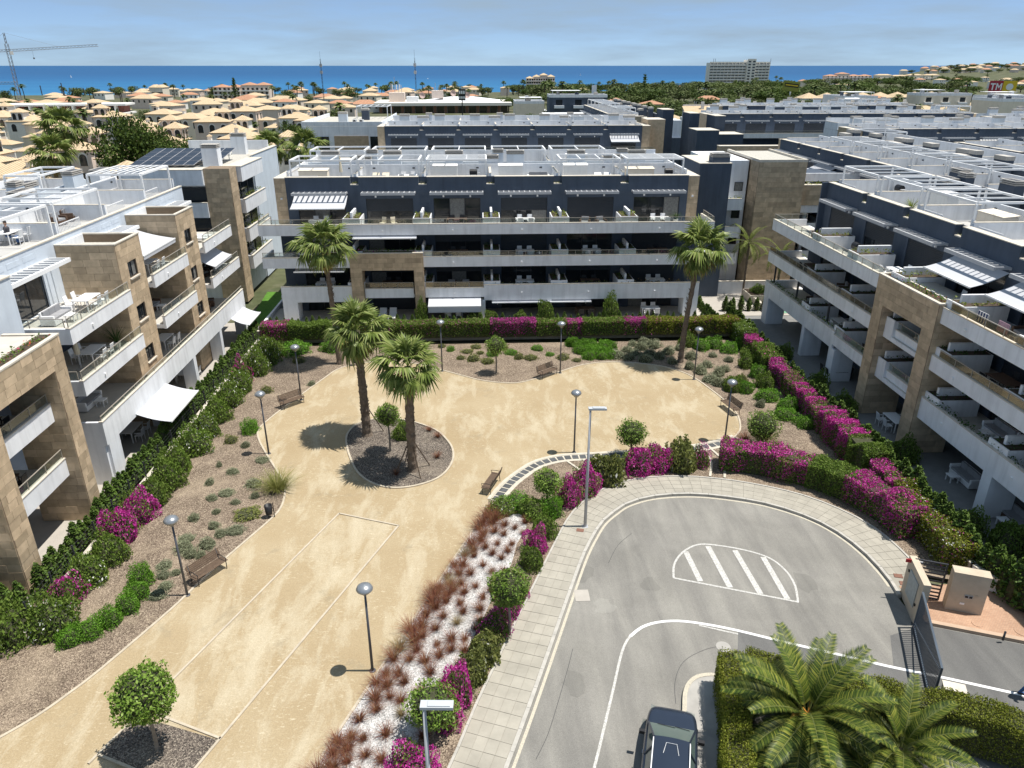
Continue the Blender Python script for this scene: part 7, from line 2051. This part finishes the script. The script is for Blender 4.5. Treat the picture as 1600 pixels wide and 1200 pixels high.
slab_hotel('pinkish stepped hotel at the middle of the shore', 66,840,30,5,VW[2],TILE,2)
slab_hotel('cream villa complex at the left shore with a small dome', -262,640,22,2,VW[1],TILE,3)
slab_hotel('low pink apartments at the right shore', 560,1180,70,4,VW[2],TILER,4)
slab_hotel('long pale apartment row at the far right shore', 800,1450,120,2,VW[1],TILE,5)
# shopping centre
BRK = paint('brown brick', (.26,.14,.09), .9, .15, 1)
sc_ = thing('shopping_centre', 'low beige shopping centre with white roof and antennas', 'shopping centre', (-51,400,-5.5), R(2))
box('wall', CONC, sc_, 0,66,4,40,-3,8.6); box('lower_band', BEIGE, sc_, -1,67,0,3.99,3.2,4.6); box('upper_band', BEIGE, sc_, -2,68,-1,39,8.602,10.0)
for i in range(12): piece('pier', BRK, sc_, i*5.5+.4,i*5.5+2.0,1.4,3.98,-3,3.19); piece('pier', BRK, sc_, i*5.5+.4,i*5.5+1.8,2.2,3.98,4.61,8.6)
for i in range(12): piece('window', GLASS, sc_, i*5.5+2.2,i*5.5+5.6,3.9,3.98,4.8,8.4)
m = MB(); hip(m, 22,64,6,36,10.01,2.2,0); m.build('white_roof', WHITE, sc_)
box('plant_room', VW[2], sc_, 5,13,10,18,10.01,14.5); box('plant_room', VW[2], sc_, 27,33,12,18,11.6,15.4); box('plant_room', WHITE, sc_, 14,20,8,14,10.01,12.6)
PINKM = paint('antenna pink grey', (.40,.30,.28), .7, .1)
for x, h_ in ((6,19),(8,22),(10,20.5),(11.5,18),(17,16),(29,19),(31,18)): piece('antenna', GREYM, sc_, x-.12,x+.12,13,13.3,14.4,h_)
for x in (6.8,9,10.6): piece('antenna_panel', WHITER, sc_, x-.3,x+.3,12.6,12.8,16,18.5)
for x, z in ((22,13),(38,14),(45,13)):
    m = MB(); m.lathe([(0,0),(1.0,.25),(1.6,.8)], 14); o = m.build('satellite_dish', PINKM, sc_, True, (x,9,z)); o.rotation_euler = (R(70),0,R(20)); piece('dish_post', GREYM, sc_, x-.1,x+.1,9.2,9.4,10,z)
# masts
def mast(label, x, y, h_, base=0.0):
    t = thing('radio_mast', label, 'mast', (x,y,terr(x,y)-1), 0, 'radio masts')
    m = MB()
    for a in range(3):
        q = a*2.094; m.tube([(.45*math.cos(q),.45*math.sin(q),0),(.2*math.cos(q),.2*math.sin(q),h_)], .06, 4)
    n_ = int(h_/2)
    for k in range(n_):
        for a in range(3):
            r_ = .45-.25*k/n_; q, q2 = a*2.094, (a+1)*2.094; m.tube([(r_*math.cos(q),r_*math.sin(q),k*2),(r_*math.cos(q2),r_*math.sin(q2),k*2+2)], .035, 4)
    m.build('lattice', DARKM, t); MB().cyl(0,0,h_,h_+4,.05,n=5).build('spire', DARKM, t)
    for z in (.72,.85): piece('antenna_panel', GREYM, t, -.7,.7,-.3,.3,h_*z,h_*z+1.6)
mast('thin radio mast left of the shopping centre', -87.5,450,27); mast('radio mast with panels behind the shopping centre', -33,420,27)
# sign box on a pole
sb = thing('pole_sign', 'black pole sign with white squares beside the shopping centre', 'sign', (-8,380,-6), 0)
MB().cyl(0,0,0,12.5,.25,n=8).build('pole', BLACK, sb); pb = MB().box(-1.7,1.7,-.3,.3,12.5,17.5).build('sign_box', BLACK, sb)
for i in range(3): piece('white_square', WHITER, pb, -1.4+i*1.0,-.7+i*1.0,-.34,-.301,15.4,16.8)
for i in range(3): piece('white_square', WHITER, pb, -1.4+i*1.0,-.7+i*1.0,-.34,-.301,13.2,14.3)
# billboards
RED = paint('billboard red', (.42,.03,.05), .6, .05); YEL = paint('billboard yellow', (.75,.52,.03), .6, .05); OLV = paint('billboard olive', (.30,.30,.05), .6, .1)
bt = thing('billboard', 'red and yellow billboard with white letters above the far trees', 'billboard', (353,520,-4), R(-30))
for x in (-4,4): MB().cyl(x,.4,0,9,.35,n=8).build('post', GREYM, bt)
pr_ = MB().box(-8,0,0,.5,9,16.4).build('red_panel', RED, bt); py_ = MB().box(.02,8,0,.5,9,16.4).build('yellow_panel', YEL, bt)
m = MB()
m.box(-7.2,-4.3,-.12,-.001,14.0,14.9); m.box(-6.15,-5.35,-.12,-.001,10.6,13.999)
m.box(-3.9,-3.15,-.12,-.001,10.6,14.9); m.box(-1.25,-.5,-.12,-.001,10.6,14.9)
m.obox((-2.75,-.06,13.2),(.42,0,0),(0,.055,0),(-.42,0,1.6)) if False else None
m.add([(-3.149,-.12,14.9),(-3.149,-.12,13.4),(-2.2,-.12,11.6),(-1.251,-.12,13.4),(-1.251,-.12,14.9),(-2.2,-.12,13.0)], [(0,1,2,5),(5,2,3,4)])
m.build('lettering', WHITER, pr_); m = MB(); m.tube([(4,-.12,12.7),(4,-.02,12.7)], 2.1, 20); m.build('white_disc', WHITER, py_)
ba = thing('billboard', 'tilted olive billboard with a dark inner panel above the trees', 'billboard', (180,450,-5), R(-25))
MB().cyl(0,.5,0,13,.45,n=8).build('post', VW[0], ba); m = MB(); m.obox((0,0,16),(4.6,0,-.5),(0,.25,0),(.3,0,2.6)); po = m.build('olive_panel', OLV, ba); m = MB(); m.obox((.4,-.3,16.4),(3.8,0,-.42),(0,.03,0),(.1,0,.95)); m.build('dark_panel', BLACK, po); m = MB(); m.obox((.4,-.34,16.4),(3.4,0,-.38),(0,.01,0),(.03,0,.35)); m.build('pale_stripe', YEL, po)
fl = thing('floodlight_pole', 'white floodlight pole in the middle distance', 'floodlight', (44,300,-1)); MB().cyl(0,0,0,14,.2,.14,8).build('pole', WHITER, fl); piece('lamp_rack', WHITER, fl, -.9,.9,-.2,.2,12,16)
# crane and building site
cr = thing('tower_crane', 'tower crane over the building site at the left edge', 'crane', (-262,462,-4), R(14))
def lattice(m, a, b, w_, step, r_=.10):
    a, b = Vector(a), Vector(b); d = (b-a); L_ = d.length; d.normalize(); s = d.cross(Vector((0,0,1))); s = s.normalized() if s.length > .1 else Vector((1,0,0)); u = s.cross(d).normalized()
    cs_ = [s*w_+u*w_, -s*w_+u*w_, -s*w_-u*w_, s*w_-u*w_]
    for c in cs_: m.tube([a+c,b+c], r_, 4)
    n_ = max(1,int(L_/step))
    for k in range(n_):
        p0, p1 = a+d*L_*k/n_, a+d*L_*(k+1)/n_
        for q in range(4): m.tube([p0+cs_[q],p1+cs_[(q+1)%4]], r_*.6, 4)
CRM = paint('crane grey', (.20,.21,.23), .6, .1)
m = MB(); lattice(m, (0,0,0),(0,0,37),.75,2.0); m.build('tower', CRM, cr)
m = MB(); lattice(m, (0,0,33.5),(46,0,36.5),.55,1.8,.09); m.build('jib', CRM, cr)
m = MB(); lattice(m, (0,0,33.5),(-14,0,33),.55,1.8,.09); m.build('counter_jib', CRM, cr); piece('counterweight', CONC, cr, -14,-11,-.8,.8,30.5,33.4)
m = MB(); lattice(m, (0,0,37),(0,0,42.5),.35,1.5,.08); m.build('peak', CRM, cr); m = MB(); m.tube([(0,0,42.5),(26,0,35.6)], .05, 4); m.tube([(0,0,42.5),(-13,0,33.6)], .05, 4); m.build('tie_rod', CRM, cr)
m = MB(); m.tube([(12,0,33.8),(12,0,30)], .05, 4); m.obox((12,0,29.6),(.4,0,0),(0,.3,0),(0,0,.4)); m.build('hook', CRM, cr); piece('cab', VW[0], cr, .8,2.2,-.7,.7,31.4,33.2)
c2 = thing('tower_crane', 'second crane whose jib reaches in at the left edge', 'crane', (-318,470,-4), R(4)); m = MB(); lattice(m, (0,0,0),(0,0,17),.75,2.0); m.build('tower', CRM, c2); m = MB(); lattice(m, (-10,0,16.5),(50,0,16.5),.6,1.8,.1); m.build('jib', CRM, c2)
RBR = paint('red hollow brick', (.30,.12,.09), .9, .15, 1)
cn = thing('building_site', 'unfinished apartment block with red brick infill and white slabs', 'building site', (-208,318,-3), R(7))
for k in range(3):
    w0 = 6*k
    box('floor_slab', VW[0], cn, -10+w0*1.5,64,-2+k*2.5,16,k*3.4+3.0,k*3.4+3.7); box('brick_wall', RBR, cn, -8+w0*1.5,62,2+k*2.5,15,k*3.4-.3,k*3.4+2.99)
    for i in range(12):
        x = -5+w0*1.5+i*5.4
        if x < 58: piece('opening', GLASS, cn, x,x+2.2,1.9+k*2.5,1.99+k*2.5,k*3.4+.1,k*3.4+2.5); piece('fin', VW[0], cn, x+3.2,x+3.6,-1.8+k*2.5,1.9+k*2.5,k*3.4-.3,k*3.4+2.99)
for i in range(7): piece('scaffold_pole', DARKM, cn, i*8,i*8+.3,6,6.3,13.9,16.5+i % 3)
box('lift_shaft', CONC, cn, -6,2,6,12,10.6,14.5); box('water_tank', paint('pale teal tank',(.35,.55,.5),.6,.05), cn, 4,10,5,11,10.6,14)
# sailing boats
for i, (x,y,h_,lab) in enumerate(((500,3900,14,'small white sailing boat on the open sea'),(-1650,3300,13,'tiny white sail far out on the left'),(-190,3000,4,'small white motor boat in the middle of the sea'))):
    b = thing('boat', lab, 'boat', (x,y,SEA_Z), R(30*i), 'boats on the sea'); m = MB(); m.add([(-4,0,.2),(-3,1.2,1.2),(3,1.2,1.2),(5.5,0,1.5),(3,-1.2,1.2),(-3,-1.2,1.2)], [(0,1,2,3),(0,3,4,5),(1,5,4,2),(2,4,3),(0,5,1)]); m.build('hull', WHITER, b)
    if h_ > 5:
        MB().cyl(0,0,1,h_,.12,n=5).build('mast', GREYM, b); m = MB(); m.add([(.2,0,2),(4.6,.3,2),(.2,0,h_-.5),(.2,.08,2),(4.6,.38,2),(.2,.08,h_-.5)], [(0,1,2),(5,4,3)]); m.build('sail', WHITEF, b)
    else: MB().box(-1.5,1.5,-.7,.7,1.2,3).build('cabin', WHITER, b)
# ------------------------------------------------------------------ terrace and roof furniture (each piece its own thing)
def f_table(name, mat, w_, d_, h_=.73):
    t = thing(name, 'table', 'table'); piece('tabletop', mat, t, -w_/2,w_/2,-d_/2,d_/2,h_-.04,h_)
    for sx in (-1,1):
        for sy in (-1,1): piece('leg', mat, t, sx*(w_/2-.06)-.025,sx*(w_/2-.06)+.025,sy*(d_/2-.06)-.025,sy*(d_/2-.06)+.025,0,h_-.041)
    return t
def f_chair(name, mat, seat=None):
    t = thing(name, 'chair', 'chair'); piece('seat', seat or mat, t, -.23,.23,-.22,.22,.42,.46); o = piece('backrest', seat or mat, t, -.22,.22,-.015,.015,-.24,.24); o.location = (0,.235,.68); o.rotation_euler.x = R(-10)
    for sx in (-1,1):
        for sy in (-1,1): piece('leg', mat, t, sx*.21-.015,sx*.21+.015,sy*.2-.015,sy*.2+.015,0,.419)
        piece('armrest', mat, t, sx*.24-.02,sx*.24+.02,-.2,.2,.62,.65)
    return t
def f_lounger(name, mat, fr):
    t = thing(name, 'lounger', 'sun lounger'); piece('mattress', mat, t, -.32,.32,-1.0,.28,.30,.37); o = piece('backrest', mat, t, -.32,.32,-.36,.36,-.035,.035); o.location = (0,.56,.52); o.rotation_euler.x = R(34)
    piece('frame', fr, t, -.34,.34,-1.0,.9,.24,.295)
    for sx in (-1,1):
        for y in (-.85,.7): piece('leg', fr, t, sx*.3-.02,sx*.3+.02,y-.02,y+.02,0,.239)
    return t
def f_sofa(name, mat, cu, w_=1.9):
    t = thing(name, 'sofa', 'sofa'); piece('base', mat, t, -w_/2,w_/2,-.4,.4,.05,.34); piece('backrest', mat, t, -w_/2,w_/2,.28,.4,.341,.78)
    for s in (-1,1): piece('armrest', mat, t, s*w_/2-.07,s*w_/2+.07,-.4,.279,.341,.60)
    n = 3 if w_ > 1.5 else 1
    for i in range(n):
        a = -w_/2+.08+(w_-.16)*i/n; b = a+(w_-.16)/n-.02; piece('seat_cushion', cu, t, a,b,-.38,.27,.342,.46); piece('back_cushion', cu, t, a,b,.16,.275,.462,.82)
    return t
def f_cabinet(name, mat, w_=2.2, d_=.8, h_=1.45):
    t = thing(name, 'cabinet', 'cabinet'); box('body', mat, t, -w_/2,w_/2,-d_/2,d_/2,0,h_); m = MB(); m.obox((0,0,h_+.05),(w_/2+.05,0,0),(0,d_/2+.05,.05),(0,0,.03)); m.build('lid', mat, t)
    n = 3
    for i in range(n): piece('door', mat, t, -w_/2+.03+i*(w_-.06)/n+.01,-w_/2+.03+(i+1)*(w_-.06)/n-.01,-d_/2-.02,-d_/2-.001,.06,h_-.06)
    return t
def f_grill(name):
    t = thing(name, 'barbecue', 'barbecue'); m = MB(); m.box(-.35,.35,-.25,.25,.75,.95); m.build('fire_box', BLACK, t); m = MB(); m.tube([(-.35,0,.95),(.35,0,.95)], .25, 12); m.build('lid', BLACK, t)
    for sx in (-1,1):
        for sy in (-1,1): piece('leg', GREYM, t, sx*.3-.02,sx*.3+.02,sy*.2-.02,sy*.2+.02,0,.749)
    piece('side_shelf', GREYM, t, .36,.75,-.2,.2,.88,.91); return t
def f_parasol(name, mat):
    t = thing(name, 'parasol', 'parasol'); MB().cyl(0,0,0,.08,.28,n=12).build('base', CONC, t); MB().cyl(0,0,.08,2.5,.022,n=6).build('pole', GREYM, t); m = MB(); m.lathe([(.16,1.0),(.13,1.5),(.05,2.42),(0,2.46)], 8); m.build('folded_canopy', mat, t); return t
TB = f_table('terrace_table', WHITER, 1.7, .9); TBD = f_table('terrace_table', WICKER, 1.8, 1.0); TBS = f_table('side_table', WHITER, .55, .55, .42)
CHW = f_chair('terrace_chair', WHITER, WHITEF); CHD = f_chair('terrace_chair', DARKM, BLACK); CHT = f_chair('terrace_chair', TEAK, CREAMF)
LG = f_lounger('sun_lounger', CREAMF, WHITER); LGW = f_lounger('sun_lounger', WHITEF, WHITER)
SOF = f_sofa('terrace_sofa', WICKER, GREYF); SOW = f_sofa('terrace_sofa', WHITER, GREYF); ARM = f_sofa('terrace_armchair', WICKER, GREYF, .8)
CAB = f_cabinet('storage_cabinet', VW[0]); CABL = f_cabinet('storage_chest', VW[1], 2.6, 1.0, 1.1); GRL = f_grill('barbecue'); PAR = f_parasol('folded_parasol', CREAMF)
UNUSED = []
def fset(root, kind, x, y, z, rz, where):
    """furnish one spot of a terrace"""
    W = lambda dx, dy: wp(root, x+dx*math.cos(rz)-dy*math.sin(rz), y+dx*math.sin(rz)+dy*math.cos(rz), z)
    a = root.rotation_euler.z + rz
    if kind in ('dine','dineD'):
        tb, ch, cn_ = (TB,CHW,'white') if kind == 'dine' else (TBD,CHD,'dark')
        place(tb, W(0,0), a, f'{cn_} dining table on {where}', 'terrace tables')
        for s in (-1,1):
            for u in (-.45,.45): place(ch, W(u,s*.72), a + (0 if s > 0 else math.pi), f'{cn_} dining chair on {where}', f'{cn_} chairs on {where}')
    elif kind == 'teak':
        for u in (-.5,.5): place(CHT, W(u,0), a+u, f'cream timber chair on {where}', f'timber chairs on {where}')
    elif kind in ('lounge','loungeW'):
        for u in (-.45,.45): place(LG if kind == 'lounge' else LGW, W(u,0), a, f'{"cream" if kind == "lounge" else "white"} sun lounger, {"left" if u < 0 else "right"} one on {where}', 'sun loungers')
    elif kind == 'sofa':
        place(SOF, W(0,.6), a, f'dark wicker sofa on {where}', 'terrace sofas'); place(TBS, W(0,-.2), a, f'small white side table on {where}', 'side tables')
    elif kind == 'sofaW':
        place(SOW, W(0,.6), a, f'white sofa with grey cushions on {where}', 'terrace sofas'); place(TBS, W(0,-.2), a, f'small white side table on {where}', 'side tables')
    elif kind == 'arm':
        for u in (-.7,.7): place(ARM, W(u,0), a+u*.4, f'brown wicker armchair on {where}', f'armchairs on {where}')
    elif kind == 'cab': place(CAB, W(0,0), a, f'white storage cabinet on {where}', 'storage cabinets')
    elif kind == 'chest': place(CABL, W(0,0), a, f'cream storage chest on {where}', 'storage cabinets')
    elif kind == 'grill': place(GRL, W(0,0), a, f'black barbecue on {where}', 'barbecues')
    elif kind == 'par': place(PAR, W(0,0), a, f'folded cream parasol on {where}', 'parasols')
# front block: roof, penthouse terraces, lower balconies
Bb = [1.9+6.04*i for i in range(7)]
side = lambda i: f'{nth(i)} bay from left'
for i, ks in enumerate((('chest','par'),('lounge','dine'),('cab','grill'),('cab','sofaW'),('cab','loungeW'),('chest','grill'))):
    c = (Bb[i]+Bb[i+1])/2
    fset(BF, ks[0], c-1.1, 6.6, ZR, 0, f'the front roof, {side(i)}'); fset(BF, ks[1], c+1.5, 5.9, ZR, 0, f'the front roof, {side(i)}')
for i, k in enumerate(('chest','loungeW','dine','sofaW','cab','grill')):
    fset(BF, k, (Bb[i]+Bb[i+1])/2, 14.6, ZR, math.pi if k == 'sofaW' else 0, f'the rear front-block roof, {side(i)}')
for i, k in enumerate(('dine','teak','dineD','dine','arm','dine')):
    fset(BF, k, (Bb[i]+Bb[i+1])/2, 1.6, ZF[3]+.012, 0, f'the front block top terrace, {side(i)}')
for i, k in enumerate(('sofa','arm','dineD','dine','dine','dineD')): fset(BF, k, (Bb[i]+Bb[i+1])/2, 1.6, ZF[2]+.012, 0, f'the front block third floor, {side(i)}')
for i, k in enumerate(('dine','dineD','arm','dine','dineD','dine')): fset(BF, k, (Bb[i]+Bb[i+1])/2, 1.6, ZF[1]+.012, 0, f'the front block second floor, {side(i)}')
for i, k in ((1,'loungeW'),(2,'dine'),(4,'dineD'),(5,'dine')): fset(BF, k, (Bb[i]+Bb[i+1])/2-.5, .6, .76, 0, f'the front block garden, {side(i)}')
# right block
Rb = [2.6+6.04*i for i in range(8)]
fr = lambda i: f'{nth(i)} bay from back'
for i, k in enumerate(('grill','cab','chest','dine','arm','sofaW','dine')):
    fset(BR, k, (Rb[i]+Rb[i+1])/2+.6, 7.4, ZR, 0, f'the right block roof, {fr(i)}')
for i, k in enumerate(('arm','grill','dine','dine','sofa','dineD','sofa')): fset(BR, k, (Rb[i]+Rb[i+1])/2+.6, 1.6, ZF[3]+.012, 0, f'the right block top terrace, {fr(i)}')
for i, k in enumerate(('dineD','arm','sofa','dine','dineD','sofa','dine')): fset(BR, k, (Rb[i]+Rb[i+1])/2+.4, 1.6, ZF[2]+.012, 0, f'the right block third floor, {fr(i)}')
for i, k in enumerate(('sofa','dine','dineD','dine','sofaW','dine','arm')): fset(BR, k, (Rb[i]+Rb[i+1])/2+.4, 1.6, ZF[1]+.012, 0, f'the right block second floor, {fr(i)}')
for x, k in ((22.7,'dine'),(29.5,'sofaW'),(14.0,'dineD'),(34,'sofa')): fset(BR, k, x, .9, .04, 0, f'the right block garden plot {"inside the portal" if x == 22.7 else "near the portal" if x == 29.5 else "far along" if x == 14 else "nearest the gate"}')
# left block
YX = lambda Y: Y-8
for (Y,zf,k,wh) in ((40.3,ZF[3],'sofaW','near part'),(42.6,ZF[3],'dine','near part beside the tower'),(51.2,ZF[3],'dine','middle part'),(61,ZF[3],'loungeW','far part')): fset(BL, k, YX(Y), 2.2, zf+.012, 0, f'the left block top balcony, {wh}')
for (Y,zf,k,wh) in ((40,ZF[2],'par','near part'),(41.5,ZF[2],'dine','near part'),(51.2,ZF[2],'sofa','middle part'),(61,ZF[2],'arm','far part')): fset(BL, k, YX(Y), 2.0, zf+.012, 0, f'the left block third floor balcony, {wh}')
for (Y,zf,k,wh) in ((41.2,ZF[1],'sofaW','near part'),(51.4,ZF[1],'dine','middle part'),(60.5,ZF[1],'arm','far part')): fset(BL, k, YX(Y), 2.2, zf+.012, 0, f'the left block long terrace, {wh}')
for (Y,k,wh) in ((43.0,'dine','under the big awning'),(52.5,'dine','in the middle'),(24.0,'loungeW','near the short cypress row'),(58.5,'arm','far along')): fset(BL, k, YX(Y), -.2 if Y < 30 else 1.6, .04, 0, f'the left block garden {wh}')
for k_, zf in ((1,ZF[1]),(2,ZF[2]+.25)): fset(BL, 'dineD', YX(31), 2.0, zf+.012, 0, f'the balcony inside the near left portal, {"lower" if k_ == 1 else "upper"}')
for (Y,k,wh) in ((24,'cab','nearest bay'),(33,'chest','second bay'),(42,'sofa','third bay'),(45.8,'dine','third bay'),(52,'arm','fourth bay'),(61.5,'sofaW','far bay')): fset(BL, k, YX(Y), 7.6, ZR, 0, f'the left block roof, {wh}')
# towels and a potted palm
for i, (x,m_,lab) in enumerate(((28.3,NAVYF,'blue and white towel drying on the right block rail'),(30.0,paint('pink towel',(.40,.26,.32),.9,.2,8),'pinkish towel drying on the right block rail'))):
    p_ = wp(BR, x, .9, ZF[3]+.012); tw_ = thing('towel_rack', lab, 'towel', p_, BR.rotation_euler.z)
    for s in (-1,1): piece('rack_leg', GREYM, tw_, s*.4-.015,s*.4+.015,-.02,.02,0,.95)
    m = MB(); m.obox((0,-.06,.72),(.42,0,0),(0,.01,.28),(0,.012,0)); o = m.build('towel', m_ if i else WHITEF, tw_)
    if i == 0:
        for q in range(4): m = MB(); m.obox((-.33+q*.22,-.085,.72),(.05,0,0),(0,.01,.279),(0,.003,0)); m.build('stripe', NAVYF, tw_)
def pot_palm(label, p_, h_=1.1, mat=G_YEL):
    t = thing('potted_plant', label, 'potted plant', p_); m = MB(); m.lathe([(0,0),(.17,0),(.24,.38),(.20,.38),(0,.34)], 12); m.build('pot', VW[0], t)
    o = obj('leaves', grass_mesh('leaves', mat, 90, h_, .06, 1.0, .022, 5), t); o.location.z = .34
pot_palm('yellow green potted palm on the right block roof', wp(BR, 12.6, 4.9, ZR)); pot_palm('dark potted palm on the left block third floor', wp(BL, YX(43.7), 1.6, ZF[2]), 1.2, G_DARK)
pot_palm('green potted plant on the front block top terrace', wp(BF, 36.8, 2.6, ZF[3]+.012), .8, G_DARK)
# parked cars far behind the front block, prototypes never used are removed
for o in list(bpy.data.objects):
    if o.parent is None and o.type == 'EMPTY' and o.name in [q for q in ()]: pass
def prune(p_):
    if not p_.get('used'):
        for c in KIDS.get(p_.name, ()):
            bpy.data.objects.remove(c)
        bpy.data.objects.remove(p_)
for p_ in [TB,TBD,TBS,CHW,CHD,CHT,LG,LGW,SOF,SOW,ARM,CAB,CABL,GRL,PAR] + list(SH.values()) + FT + FP + CY + protos: prune(p_)
for o in bpy.data.objects:
    if o.get('used'): del o['used']
